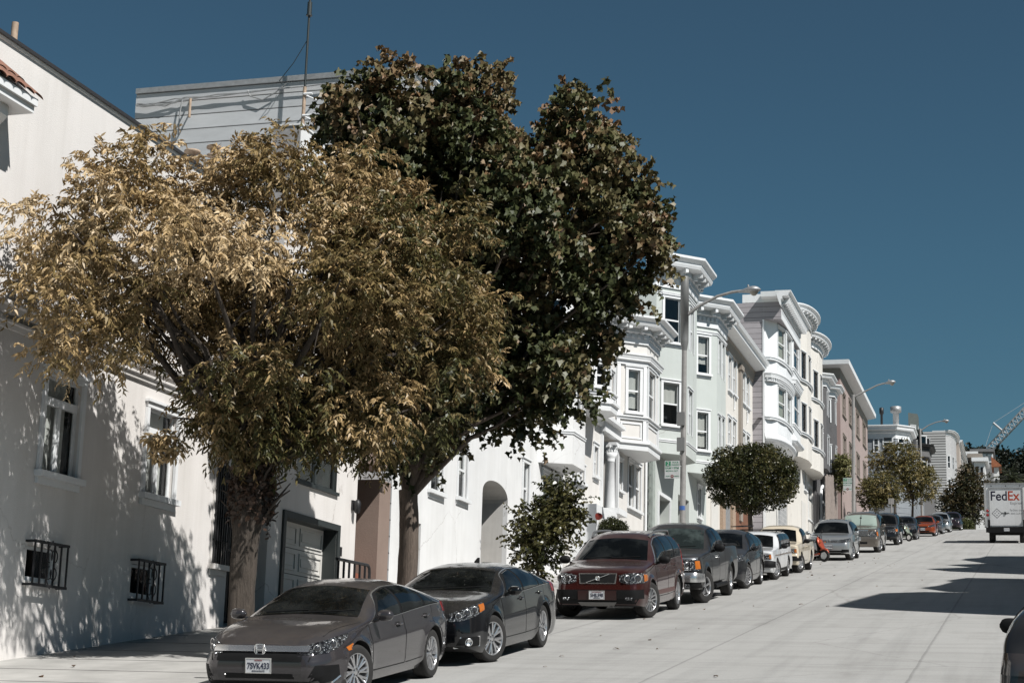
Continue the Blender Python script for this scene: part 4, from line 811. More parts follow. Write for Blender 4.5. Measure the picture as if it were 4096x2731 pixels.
c.prism([(q0.x - .4, yL - 20.5), (q1.x + .5, yL - 20.5), (q1.x + .5, yL - 12), (q0.x - .4, yL - 12)], q0.z + .01, lambda p_: q0.z + (2.0 if p_[0] < q1.x else .3)); c.build('roof', surf('orange tile', (.36, .13, .06), .8, var=.3, scale=3), r); c = MB(); [c.box((q0.x + .6, yL - 20.1, z), (q1.x - .6, yL - 20.01, z + 1.3)) for z in (q0.z - 3.4, q0.z - 7)]; c.build('window', M_ROOM, r)
# ---------------------------------------------------------------- foliage
def leaf_mat(name, stops, trans=.25, rough=.45):
    m = bpy.data.materials.new(name); m.use_nodes = True; nt = m.node_tree; b = nt.nodes['Principled BSDF']; out = nt.nodes['Material Output']
    at = nt.nodes.new('ShaderNodeAttribute'); at.attribute_name = 'tone'; r = ramp(nt, at.outputs['Fac'], stops)
    lk(nt, r.outputs[0], b.inputs['Base Color']); b.inputs['Roughness'].default_value = rough; b.inputs['Specular IOR Level'].default_value = .35
    t = nt.nodes.new('ShaderNodeBsdfTranslucent'); lk(nt, r.outputs[0], t.inputs[0]); mx = nt.nodes.new('ShaderNodeMixShader'); mx.inputs[0].default_value = trans
    lk(nt, b.outputs[0], mx.inputs[1]); lk(nt, t.outputs[0], mx.inputs[2]); lk(nt, mx.outputs[0], out.inputs[0]); return m
LEAF = {'lance': np.array([(0, 0), (.16, .30), (.13, .62), (0, 1), (-.13, .62), (-.16, .30)]),
        'maple': np.array([(0, 0), (.24, .02), (.46, .18), (.40, .36), (.47, .62), (.24, .70), (0, .98), (-.22, .72), (-.45, .66), (-.42, .38), (-.48, .22), (-.22, .0)]),
        'oval': np.array([(0, 0), (.28, .35), (.22, .75), (0, 1), (-.22, .75), (-.28, .35)]),
        'blade': np.array([(0, 0), (.05, .4), (0, 1), (-.05, .4)])}
def leaves(name, P, D, N, size, tone, shape, mat, parent, width=1.0, cup=1.0):
    """one leaf mesh: positions, pointing directions, face normals, sizes, tones"""
    L = LEAF[shape]; n, k = len(P), len(L); D = D / np.linalg.norm(D, axis=1, keepdims=True); T = np.cross(D, N); T /= np.linalg.norm(T, axis=1, keepdims=True) + 1e-9; Nn = np.cross(T, D)
    cup = cup * (np.abs(L[:, 0]) * .5 - (L[:, 1] - .5) ** 2 * .35)
    V = P[:, None, :] + (T[:, None, :] * (L[None, :, 0:1] * width) + D[:, None, :] * L[None, :, 1:2] + Nn[:, None, :] * cup[None, :, None]) * size[:, None, None]
    me = bpy.data.meshes.new(name); me.vertices.add(n * k); me.vertices.foreach_set('co', V.reshape(-1).astype(np.float32))
    me.loops.add(n * k); me.loops.foreach_set('vertex_index', np.arange(n * k, dtype=np.int32)); me.polygons.add(n)
    me.polygons.foreach_set('loop_start', np.arange(n, dtype=np.int32) * k); me.polygons.foreach_set('loop_total', np.full(n, k, dtype=np.int32))
    a = me.attributes.new('tone', 'FLOAT', 'POINT'); a.data.foreach_set('value', np.repeat(tone, k).astype(np.float32))
    me.materials.append(mat); me.update(calc_edges=True); o = bpy.data.objects.new(name, me); COL.objects.link(o); attach(o, parent); return o
def poly_sd(q, poly):
    """signed distance of 2-D points to a polygon, inside positive"""
    a = np.array(poly, float); b = np.roll(a, -1, 0); d = np.full(len(q), 1e9); ins = np.zeros(len(q), bool)
    for (x0, y0), (x1, y1) in zip(a, b):
        e = np.array((x1 - x0, y1 - y0)); w = q - (x0, y0); t = np.clip((w @ e) / (e @ e + 1e-9), 0, 1); d = np.minimum(d, np.linalg.norm(w - t[:, None] * e, axis=1))
        c = ((y0 > q[:, 1]) != (y1 > q[:, 1])) & (q[:, 0] < (x1 - x0) * (q[:, 1] - y0) / (y1 - y0 + 1e-12) + x0); ins ^= c
    return np.where(ins, d, -d)
class Crown:
    """a crown volume: an outline standing in an upright plane at the trunk, swollen to a real thickness"""
    def __init__(s, outline, base, scale=1.0, thick=1.0, gaps=(), n=None):
        s.o = Vector(base); v = Vector(n).normalized() if n else Vector((s.o.x, s.o.y, 0)).normalized(); s.n = v; s.t = Vector((v.y, -v.x, 0))
        s.poly = [s.to2(px * scale, py * scale) for px, py in outline]; s.thick = thick; s.gaps = [(s.to2(a * scale, b * scale), r) for a, b, r in gaps]
        p = np.array(s.poly); s.lo, s.hi = p.min(0), p.max(0)
    def to2(s, px, py):
        r = ray(px, py); k = (s.o - EYE).dot(s.n) / r.dot(s.n); q = EYE + r * k - s.o; return (q.dot(s.t), q.z)
    def to3(s, u, z, d): return np.array(s.o)[None, :] + u[:, None] * np.array(s.t) + d[:, None] * np.array(s.n) + z[:, None] * np.array((0, 0, 1.))
    def blobs(s, n, rmin, rmax, sep=.75):
        out = []; tries = 0
        while len(out) < n and tries < 60:
            tries += 1; q = s.lo + rng.random((400, 2)) * (s.hi - s.lo); sd = poly_sd(q, s.poly)
            for (u, z), d in zip(q, sd):
                r = rmin + (rmax - rmin) * rng.random()
                if d < r * .82: r = max(rmin * .45, d / .86)
                if d < rmin * .4: continue
                if any((u - g[0]) ** 2 + (z - g[1]) ** 2 < gr * gr for g, gr in s.gaps): continue
                H = s.thick * math.sqrt(max(0, min(1, d / (s.thick * 1.1)))) ; y = (rng.random() * 2 - 1) * max(0, H - r * .6)
                if all((u - a[0]) ** 2 + (z - a[1]) ** 2 + (y - a[2]) ** 2 > (sep * (r + a[3]) / 2) ** 2 for a in out): out.append((u, z, y, r))
                if len(out) >= n: break
        return np.array(out)
def crown_leaves(name, C, B, count, size, shape, mat, parent, droop=.5, tone=lambda P, r: r, keep=None, fill=.25, width=1.0, ragged=.12):
    w = B[:, 3] ** 2; idx = rng.choice(len(B), count, p=w / w.sum()); b = B[idx]
    v = rng.normal(size=(count, 3)); v /= np.linalg.norm(v, axis=1, keepdims=True)
    rad = np.where(rng.random(count) < fill, rng.random(count) ** .5, 1 - np.abs(rng.normal(0, ragged, count)) + np.where(rng.random(count) < .16, rng.random(count) * .42, 0))
    # sprays: leaves gather on short twigs
    ns = max(8, int(count / 14)); sp = rng.normal(size=(ns, 3)); sp /= np.linalg.norm(sp, axis=1, keepdims=True); pick = rng.integers(0, ns, count); mixv = rng.random(count) < .65
    v = np.where(mixv[:, None], sp[pick] + rng.normal(0, .16, (count, 3)), v); v /= np.linalg.norm(v, axis=1, keepdims=True)
    off = v * (b[:, 3] * rad)[:, None]; P = C.to3(b[:, 0] + off[:, 0], b[:, 1] + off[:, 1] * .92, b[:, 2] + off[:, 2])
    out = off[:, 0:1] * np.array(C.t) + off[:, 2:3] * np.array(C.n) + off[:, 1:2] * np.array((0, 0, 1.)); out /= np.linalg.norm(out, axis=1, keepdims=True) + 1e-9
    D = out * .7 + rng.normal(0, .55, (count, 3)) + np.array((0, 0, -droop)); N = out + rng.normal(0, .55, (count, 3)) + np.array((0, 0, .5))
    bt = rng.random(len(B)); tn = tone(P, bt[idx] * .45 + rng.random(count) * .55)
    sz = size * (.65 + .6 * rng.random(count))
    if keep is not None: m = keep(P); P, D, N, tn, sz = P[m], D[m], N[m], tn[m], sz[m]
    return leaves(name, P, D, N, sz, np.clip(tn, 0, 1), shape, mat, parent, width)
def sprays(name, C, B, ns, per, length, size, shape, mat, parent, droop=.6, tone=lambda P, r: r, keep=None, width=1.0, cup=1.0, lo=.55, hi=1.08, hang=.5, wild=.7, voids=None):
    """leaves set along drooping twigs that leave the crown's blobs"""
    w = B[:, 3] ** 2; idx = rng.choice(len(B), ns, p=w / w.sum()); b = B[idx]; v = rng.normal(size=(ns, 3)); v /= np.linalg.norm(v, axis=1, keepdims=True)
    off = v * (b[:, 3] * (lo + (hi - lo) * rng.random(ns) ** .7))[:, None]; P0 = C.to3(b[:, 0] + off[:, 0], b[:, 1] + off[:, 1], b[:, 2] + off[:, 2])
    if voids:
        q = P0 * voids[0]; f = np.sin(q[:, 0] + 1.7 * np.sin(q[:, 2] * .8)) + np.sin(q[:, 1] * 1.13 + 1.3 * np.sin(q[:, 0] * .7 + 2)) + np.sin(q[:, 2] * 1.27 + 1.5 * np.sin(q[:, 1] * .9 + 1)); m0 = f > voids[1]
        b, v, P0, idx, ns = b[m0], v[m0], P0[m0], idx[m0], int(m0.sum())
    out = v[:, 0:1] * np.array(C.t) + v[:, 2:3] * np.array(C.n) + v[:, 1:2] * np.array((0, 0, 1.)); T = out * .8 + rng.normal(0, .45, (ns, 3)) + np.array((0, 0, .15)); T /= np.linalg.norm(T, axis=1, keepdims=True)
    L = length * (.6 + .8 * rng.random(ns)); bt = rng.random(len(B))[idx] * .62 + rng.random(ns) * .16; sidev = np.cross(T, np.array((0, 0, 1.))) + rng.normal(0, .3, (ns, 3)); sidev /= np.linalg.norm(sidev, axis=1, keepdims=True)
    Ps, Ds, Ns, Ts, Ss = [], [], [], [], []
    for i in range(per):
        t = (i + .6) / per; q = P0 + T * (L * t)[:, None] + np.array((0, 0, -1.))[None, :] * (droop * L * t * t)[:, None]; tan = T + np.array((0, 0, -2 * droop * t)); tan /= np.linalg.norm(tan, axis=1, keepdims=True); sd = (1 if i % 2 else -1)
        Ps.append(q); Ds.append(tan * .55 + sidev * sd * .75 + np.array((0, 0, -hang)) + rng.normal(0, .25, (ns, 3))); Ns.append(out * .4 + rng.normal(0, wild, (ns, 3)) + np.array(SUN) * .55); Ts.append(bt + rng.random(ns) * .22); Ss.append(size * (.6 + .65 * rng.random(ns)) * (1 - .25 * abs(t - .5)))
    P, D, N, tn, sz = np.concatenate(Ps), np.concatenate(Ds), np.concatenate(Ns), np.concatenate(Ts), np.concatenate(Ss); tn = tone(P, tn)
    if keep is not None: m = keep(P); P, D, N, tn, sz = P[m], D[m], N[m], tn[m], sz[m]
    return leaves(name, P, D, N, sz, np.clip(tn, 0, 1), shape, mat, parent, width, cup)
def limbs(mb, C, B, fork, r0, n, seed=3, wob=.12, tip=.012):
    """limbs from the fork to blob centres, each with a kink or two and a side twig"""
    rr = random.Random(seed); order = sorted(range(len(B)), key=lambda i: -B[i][3])[:n]
    for i in order:
        p = Vector(C.to3(B[i:i + 1, 0], B[i:i + 1, 1], B[i:i + 1, 2])[0]); d = p - fork; L = d.length; pts = [fork]; m = 5
        for k in range(1, m + 1):
            t = k / m; q = fork + Vector((d.x * t ** 1.15, d.y * t ** 1.15, d.z * t ** .85)); pts.append(q + Vector([rr.uniform(-1, 1) * wob * L * .35 * (1 - abs(2 * t - 1)) for _ in range(3)]))
        R0 = r0 * rr.uniform(.35, .8); mb.tube(pts, [R0 * (1 - k / m) + tip for k in range(m + 1)], 6)
        for k in (2, 3, 4):
            e = pts[k] + Vector([rr.uniform(-1, 1) for _ in range(3)]) * B[i][3] * .9; mb.tube([pts[k], (pts[k] + e) / 2 + Vector((0, 0, .08)), e], [R0 * .3 + tip * .6, tip, tip * .6], 5)
def bark(name, col, scale=9):
    m, nt, b = newmat(name); n = noise(nt, scale, 8, .7, sc=(1, 1, .16), dist=.15); v = noise(nt, scale * 3, 5, .7, sc=(1, 1, .4))
    r = ramp(nt, n.outputs['Fac'], [(.32, [c * .4 for c in col]), (.5, col), (.75, [c * 1.5 for c in col])]); lk(nt, mixc(nt, .35, r.outputs[0], ramp(nt, v.outputs['Fac'], [(.3, [c * .5 for c in col]), (.7, [c * 1.5 for c in col])]).outputs[0]), b.inputs['Base Color'])
    b.inputs['Roughness'].default_value = .95; bump(nt, b, n.outputs['Fac'], 1.0, .05); return m
M_BARK = bark('furrowed bark', (.075, .060, .048), 16); M_BARK2 = bark('pale bark', (.13, .10, .08), 14); M_TWIG = flat('dead twig', (.10, .075, .055), .9)
def trunk(mb, base, top, r0, r1, n=14, burl=None, seed=1):
    rr = random.Random(seed); base, top = Vector(base), Vector(top); m = 14; rows = []
    for i in range(m + 1):
        t = i / m; c = base.lerp(top, t) + Vector((math.sin(t * 4 + seed) * r0 * .18, math.cos(t * 3.1 + seed) * r0 * .15, 0)); r = r0 + (r1 - r0) * t; r *= 1 + .25 * max(0, 1 - t * 7) ** 2
        if burl: r *= 1 + burl[1] * math.exp(-((t - burl[0]) / burl[2]) ** 2)
        rows.append([c + Vector((math.cos(a), math.sin(a), 0)) * r * (1 + .10 * math.sin(3 * a + seed) + .05 * rr.uniform(-1, 1) + (.10 * rr.uniform(-1, 1) if burl and abs(t - burl[0]) < burl[2] else 0)) for a in [2 * math.pi * q / n for q in range(n)]])
    o = mb.smooth; mb.smooth = True; mb.grid(rows, True, flip=True); mb.smooth = o; mb.face(rows[-1][::-1])
K = 4096 / 2352
# ---- first street tree: golden, narrow drooping leaves
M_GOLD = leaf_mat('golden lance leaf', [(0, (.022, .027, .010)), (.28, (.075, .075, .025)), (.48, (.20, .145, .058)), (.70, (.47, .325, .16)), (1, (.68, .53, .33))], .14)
tx = Vector((-10.9, -10.9 / ray(962, 2480).x * ray(962, 2480).y, 0)); tx.z = ground(tx.y) + .1
ft = Vector((tx.x + .02, tx.y + .1, onplane_z := (lambda px, py: (EYE + ray(px, py) * ((tx - EYE).xy.length / Vector((ray(px, py).x, ray(px, py).y)).length)).z)(962, 1890)))
T = place('golden_street_tree', tx, 'golden brown leaved street tree with a gnarled pollard head, in front of the stucco houses', 'tree')
out1 = [(2, 640), (28, 580), (15, 520), (32, 470), (75, 445), (110, 400), (150, 372), (200, 378), (212, 325), (265, 318), (330, 312), (368, 300), (385, 276), (415, 284), (425, 320), (455, 350), (500, 372), (515, 335), (560, 312), (612, 330), (640, 375), (700, 380), (760, 370), (800, 342), (850, 318), (872, 350), (905, 405), (960, 425), (1015, 475), (1065, 500), (1130, 525), (1120, 570), (1155, 610), (1180, 640), (1225, 682), (1190, 715), (1140, 760), (1165, 810), (1150, 870), (1095, 925), (1055, 985), (1010, 1000), (940, 1040), (860, 1085), (770, 1080), (690, 1065), (600, 1075), (500, 1055), (460, 1000), (440, 925), (400, 890), (370, 835), (330, 800), (290, 800), (262, 850), (240, 1000), (212, 1010), (195, 900), (150, 845), (70, 830), (62, 800), (95, 760), (50, 715), (12, 665)]
out1 = [(x - max(0, x - 900) * .09, y) for x, y in out1]
C1 = Crown(out1, tx + Vector((.2, .0, 0)), K, 3.7, [(240, 720, .30), (300, 775, .28), (205, 800, .14), (170, 690, .15), (430, 360, .10), (250, 640, .12), (120, 640, .12), (300, 395, .14), (180, 440, .12)], (-.76, .65, 0))
Bb = C1.blobs(185, .34, .80, .98); Bc = C1.blobs(190, .14, .28, 1.0)
keepX = lambda P: P[:, 0] > -14.05
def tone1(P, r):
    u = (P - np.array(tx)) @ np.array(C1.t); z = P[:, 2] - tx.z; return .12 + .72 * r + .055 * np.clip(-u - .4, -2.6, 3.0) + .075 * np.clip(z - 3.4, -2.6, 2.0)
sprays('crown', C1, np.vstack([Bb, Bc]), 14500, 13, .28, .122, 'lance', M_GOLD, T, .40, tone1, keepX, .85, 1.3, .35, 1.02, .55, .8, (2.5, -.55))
hang = Crown([(335, 985), (365, 970), (410, 990), (435, 1030), (415, 1060), (380, 1050), (350, 1055), (330, 1020)], tx + Vector((0, -.6, 0)), K, .25); hb = hang.blobs(14, .08, .16, .7); crown_leaves('hanging_spray', hang, hb, 420, .12, 'lance', M_GOLD, T, .8, lambda P, r: .55 + .4 * r, keepX, .4)
mb = MB(); trunk(mb, tx - Vector((0, 0, .3)), ft, .175, .20, 18, (.86, .40, .11), 2); limbs(mb, C1, Bb, ft - Vector((0, 0, .12)), .12, 46, 5)
hp = Vector(hang.to3(np.array([hb[:, 0].mean()]), np.array([hb[:, 1].max()]), np.array([0.]))[0]); mb.tube([ft, ft.lerp(hp, .5) + Vector((0, 0, .5)), hp + Vector((.1, 0, .25)), hp], [.05, .025, .014, .008], 6)
mb.build('trunk', M_BARK, T)
mb = MB(); rr = random.Random(4)                       # dead stubs and suckers round the pollard head
for i in range(34):
    a = rr.uniform(0, 6.28); z = rr.uniform(-.75, .1); p = ft + Vector((math.cos(a) * .24, math.sin(a) * .24, z)); d = Vector((math.cos(a) * rr.uniform(.1, .35), math.sin(a) * rr.uniform(.1, .35), rr.uniform(.1, .5))); mb.tube([p, p + d * .5 + Vector((0, 0, .02)), p + d], [.03, .018, .008], 5)
mb.build('pollard_stubs', M_BARK, T)
kn = 900; a = rng.random(kn) * 6.28; zz = rng.normal(-.28, .22, kn); Pn = np.stack([ft.x + np.cos(a) * (.27 + .06 * rng.random(kn)), ft.y + np.sin(a) * (.27 + .06 * rng.random(kn)), ft.z + zz], 1)
leaves('dead_leaf_ruff', Pn, rng.normal(size=(kn, 3)) + np.array((0, 0, -.4)), np.stack([np.cos(a), np.sin(a), rng.normal(0, .4, kn)], 1), .10 * (.6 + .6 * rng.random(kn)), rng.random(kn), 'oval', leaf_mat('dead leaf', [(0, (.035, .024, .018)), (1, (.105, .062, .042))], .1), T)
# ---- second street tree: tall, broad dark lobed leaves turning rust
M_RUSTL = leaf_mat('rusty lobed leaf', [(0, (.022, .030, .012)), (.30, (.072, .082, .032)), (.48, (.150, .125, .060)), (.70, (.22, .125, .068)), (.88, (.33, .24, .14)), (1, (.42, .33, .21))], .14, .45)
t2 = Vector((-10.4, -10.4 / ray(1628, 2330).x * ray(1628, 2330).y, 0)); t2.z = ground(t2.y) + .1
def atdist(px, py, b): r = ray(px, py); return EYE + r * (Vector((b.x, b.y)).length / Vector((r.x, r.y)).length)
f2 = atdist(1632, 1960, t2); T = place('rusty_street_tree', t2, 'tall dark street tree with broad rust and green lobed leaves, rising behind the golden tree', 'tree')
out2 = [(705, 335), (722, 290), (700, 268), (745, 210), (785, 192), (812, 172), (822, 112), (850, 104), (870, 120), (905, 132), (930, 122), (950, 160), (972, 128), (1010, 138), (1030, 160), (1062, 150), (1090, 135), (1120, 128), (1140, 165), (1180, 212), (1232, 208), (1250, 262), (1268, 205), (1292, 178), (1335, 182), (1385, 205), (1402, 250), (1445, 292), (1452, 350), (1482, 385), (1492, 440), (1508, 465), (1500, 520), (1530, 548), (1560, 578), (1535, 612), (1512, 655), (1490, 712), (1440, 700), (1400, 715), (1455, 765), (1462, 790), (1415, 812), (1412, 850), (1370, 890), (1350, 935), (1312, 985), (1260, 955), (1245, 1000), (1200, 1038), (1150, 1008), (1105, 955), (1060, 995), (1030, 1060), (1012, 1125), (945, 1140), (890, 1120), (875, 1050), (900, 980), (850, 860), (790, 760), (745, 600), (715, 450)]
out2 = [(x, y + max(0, (420 - y)) * .085) for x, y in out2]
C2 = Crown(out2, t2, K, 3.3, [(1190, 700, .25), (1265, 690, .3), (1310, 740, .3), (1330, 800, .25), (1230, 800, .28), (1160, 860, .25), (1270, 880, .22), (1080, 940, .2), (1385, 760, .15), (1180, 780, .2), (1110, 800, .22), (1350, 690, .15)])
Ba = C2.blobs(120, .42, .90, .95); Bd = C2.blobs(240, .18, .36, 1.0)
def tone2(P, r):
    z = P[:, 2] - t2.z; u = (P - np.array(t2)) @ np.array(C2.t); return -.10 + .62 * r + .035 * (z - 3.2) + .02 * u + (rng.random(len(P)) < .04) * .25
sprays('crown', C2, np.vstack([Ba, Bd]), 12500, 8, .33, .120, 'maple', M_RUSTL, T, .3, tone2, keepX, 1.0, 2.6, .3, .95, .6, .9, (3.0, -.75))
mb = MB(); trunk(mb, t2 - Vector((0, 0, .3)), f2, .18, .165, 16, None, 5); limbs(mb, C2, Ba, f2 - Vector((0, 0, .15)), .10, 60, 8); mb.build('trunk', M_BARK2, T)
# ---- leaning laurel by the white bay, clipped round tree, hedge ball
M_GREEN = leaf_mat('dark olive leaf', [(0, (.016, .022, .008)), (.45, (.045, .050, .018)), (.8, (.12, .105, .040)), (1, (.26, .21, .10))], .15, .32)
M_OLIVE = leaf_mat('olive gold leaf', [(0, (.036, .040, .014)), (.45, (.125, .115, .040)), (.8, (.28, .22, .09)), (1, (.42, .35, .19))], .2, .4)
def small_tree(name, label, base, outline, thick, nb, rb, count, size, mat, stem_r=0, fork=None, shape='oval', scale=K, tone=None, cat='tree', droop=.2, group=None, nb2=0, limbn=12, gaps=(), ragged=.12):
    base = Vector(base); base.z = ground(base.y) + .1; Tt = place(name, base, label, cat, group); C = Crown(outline, base, scale, thick, gaps); B = C.blobs(nb, *rb)
    if nb2: B = np.vstack([B, C.blobs(nb2, rb[0] * .4, rb[0] * .75, .9)])
    crown_leaves('crown', C, B, count, size, shape, mat, Tt, droop, tone or (lambda P, r: r), None, .2, 1.0, ragged) if ragged < .12 else sprays('crown', C, B, count // 9, 9, size * 2.6, size, shape, mat, Tt, droop, tone or (lambda P, r: r), None, 1.0, 1.4, .4, 1.05, .3, .8)
    if stem_r: fk = atdist(fork[0] * scale, fork[1] * scale, base); mb = MB(); trunk(mb, base - Vector((0, 0, .2)), fk, stem_r, stem_r * .75, 10, None, len(name)); limbs(mb, C, B, fk, stem_r * .6, limbn, 3, .12, size * .06); mb.build('trunk', M_BARK, Tt)
    return Tt
def atX(px, py, X): r = ray(px, py); k = X / r.x; return Vector((X, r.y * k, 0))
small_tree('leaning_laurel', 'leaning glossy dark laurel bush against the plain white house', atX(1235 * K, 2290, -12.5), [(1178, 1178), (1205, 1160), (1228, 1172), (1240, 1130), (1262, 1110), (1290, 1100), (1318, 1108), (1335, 1140), (1358, 1178), (1352, 1200), (1330, 1215), (1312, 1258), (1285, 1280), (1258, 1322), (1235, 1328), (1200, 1305), (1176, 1268), (1170, 1235), (1185, 1205)], .9, 44, (.16, .32, .8), 6300, .13, M_GREEN, .06, (1235, 1315), nb2=60, tone=lambda P, r: r * .8 + .1, cat='shrub')
small_tree('clipped_round_tree', 'dense clipped round street tree on a short trunk beside the white estate car', atX(1725 * K, 2110, -10.2), [(1618, 1090), (1626, 1055), (1650, 1030), (1690, 1022), (1730, 1018), (1775, 1020), (1812, 1040), (1830, 1080), (1832, 1120), (1822, 1150), (1795, 1165), (1765, 1172), (1735, 1180), (1705, 1175), (1670, 1165), (1640, 1150), (1622, 1125)], 1.6, 90, (.3, .5, .7), 26000, .10, M_GREEN, .11, (1722, 1165), nb2=120, ragged=.09, tone=lambda P, r: r * .85 + .05)
hbp = atX(2447, 2130, -12.7); small_tree('hedge_ball', 'clipped dome of dark hedge below the porch column', hbp, [(1368, 1245), (1370, 1212), (1385, 1195), (1405, 1189), (1428, 1196), (1442, 1215), (1445, 1245)], .7, 40, (.2, .34, .6), 7000, .06, M_GREEN, cat='hedge', ragged=.06, nb2=30, tone=lambda P, r: r * .7 + .05)
Z6 = 2.614; z6 = lambda L: [((3350 + x / Z6), (1550 + y / Z6)) for x, y in L]
small_tree('vine_tree', 'pale yellow green tree overhanging the slatted fence', atX(3350 + 45 / Z6, 2000, -11.6), z6([(-25, 720), (10, 690), (60, 700), (110, 740), (140, 800), (145, 880), (120, 930), (100, 1000), (70, 1060), (20, 1070), (-10, 1020), (-15, 900)]), 1.0, 50, (.2, .4, .75), 5200, .13, leaf_mat('pale vine leaf', [(0, (.05, .06, .02)), (.5, (.16, .16, .055)), (1, (.42, .38, .19))], .25), .06, (3350 + 40 / Z6, 1550 + 1090 / Z6), scale=1, nb2=40)
small_tree('low_street_tree', 'low bushy olive street tree beside the second lamp post', atX(3350 + 600 / Z6, 2045, -9.0), z6([(195, 1150), (210, 1040), (230, 980), (300, 920), (380, 885), (470, 880), (560, 900), (630, 960), (660, 1050), (655, 1160), (600, 1220), (520, 1230), (430, 1275), (330, 1268), (240, 1240), (205, 1200)]), 1.5, 80, (.22, .42, .72), 14500, .12, M_OLIVE, .10, (3350 + 600 / Z6, 1550 + 1210 / Z6), scale=1, nb2=60)
small_tree('tall_street_tree', 'taller airy olive tree in front of the slate house', atX(3350 + 780 / Z6, 2045, -8.2), z6([(320, 760), (350, 680), (420, 640), (480, 600), (560, 585), (650, 560), (690, 540), (760, 560), (830, 620), (860, 700), (880, 790), (960, 800), (1020, 880), (1060, 960), (1070, 1040), (1050, 1120), (960, 1180), (900, 1230), (820, 1200), (760, 1170), (690, 1180), (640, 1080), (560, 950), (450, 920), (350, 900)]), 2.0, 120, (.25, .5, .78), 18000, .14, M_OLIVE, .11, (3350 + 785 / Z6, 1550 + 1195 / Z6), scale=1, nb2=110, limbn=22, gaps=[(3350 + 700 / Z6, 1550 + 1080 / Z6, .4)])
small_tree('dark_end_tree', 'dark bushy tree at the far left end of the road, above the low hedge', (-5.4, 186, 0), z6([(1060, 1240), (1090, 1150), (1150, 1080), (1190, 1010), (1240, 960), (1270, 880), (1330, 820), (1380, 800), (1450, 850), (1490, 900), (1480, 950), (1560, 930), (1640, 940), (1640, 990), (1560, 1040), (1560, 1400), (1400, 1420), (1200, 1390), (1100, 1310)]), 2.6, 110, (.4, .8, .75), 12000, .24, leaf_mat('dark rust leaf', [(0, (.018, .022, .010)), (.5, (.05, .048, .02)), (.85, (.11, .075, .035)), (1, (.24, .16, .08))], .15), .16, (3350 + 1320 / Z6, 1550 + 1330 / Z6), scale=1, nb2=90)
small_tree('low_hedge', 'low rounded green hedge where the road reaches the crest', (-5.0, 181, 0), z6([(1185, 1480), (1190, 1400), (1230, 1360), (1290, 1350), (1360, 1365), (1420, 1420), (1440, 1480)]), 1.2, 50, (.3, .5, .65), 5200, .14, leaf_mat('hedge leaf', [(0, (.03, .04, .014)), (.6, (.085, .095, .034)), (1, (.2, .19, .08))], .15), cat='hedge', scale=1, nb2=30, ragged=.08)
# ---- wooded hill behind everything
M_FARL = leaf_mat('far dark leaf', [(0, (.010, .014, .010)), (.6, (.022, .028, .017)), (1, (.055, .06, .032))], .08, .5)
hillp = [(1230, 900), (1285, 640), (1300, 600), (1325, 570), (1345, 600), (1385, 590), (1410, 640), (1480, 640), (1560, 650), (1640, 665), (1700, 660), (1790, 655), (1830, 640), (1900, 640), (1950, 600), (2050, 560), (2300, 480), (2900, 500), (3300, 900), (3300, 1500), (1400, 1500)]
hb_ = Vector((9, 430, 0)); hb_.z = ground(430); Cw = Crown(z6(hillp), hb_, 1, 9); Bw = Cw.blobs(420, 1.6, 4.2, .62)
wd = tag(crown_leaves('far_wood', Cw, Bw, 60000, .85, 'oval', M_FARL, None, .1, lambda P, r: r, None, .1, 1.0, .1), kind='stuff')
mb = MB(); tag(MB.build((lambda m: (m.grid([[(x, y, ground(430) - 6 + (z if y > 440 else 0)) for x, z in ((-60, 8), (0, 22), (30, 34), (120, 46), (240, 40))] for y in (400, 445, 470, 560)], flip=True), m)[1])(mb), 'hill', surf('wooded hill earth', (.022, .026, .016), .95)), kind='structure')
# palm
pb_ = onY(3350 + 1815 / Z6, 1550 + 960 / Z6, 300); P_ = place('palm_tree', (pb_.x, 300, ground(300)), 'squat dark palm with arching fronds above the delivery truck', 'tree'); mb = MB(); trunk(mb, (pb_.x, 300, ground(300) - 4), pb_, .5, .45, 10); mb.build('trunk', M_BARK, P_)
Pp, Dd, Nn, Ss = [], [], [], []; rr = random.Random(9)
for i in range(44):
    a = rr.uniform(0, 6.28); el = rr.uniform(-.2, 1.3); L = rr.uniform(3.6, 5.2); d = Vector((math.cos(a) * math.cos(el), math.sin(a) * math.cos(el), math.sin(el)))
    for k in range(26):
        t = (k + 2) / 28; q = pb_ + d * L * t + Vector((0, 0, -1.9 * t * t)); tan = (d * L + Vector((0, 0, -3.8 * t))).normalized(); sd_ = tan.cross(Vector((0, 0, 1))).normalized()
        for s_ in (-1, 1): Pp.append(q); Dd.append(sd_ * s_ + tan * .7 + Vector((0, 0, -.25))); Nn.append((0, 0, 1)); Ss.append(1.0 * (1 - .6 * abs(t - .45)))
leaves('fronds', np.array(Pp), np.array([tuple(v) for v in Dd]), np.array(Nn, float) + rng.normal(0, .1, (len(Nn), 3)), np.array(Ss), rng.random(len(Pp)), 'blade', leaf_mat('palm frond', [(0, (.022, .030, .016)), (1, (.075, .085, .04))], .1), P_, 1.5)
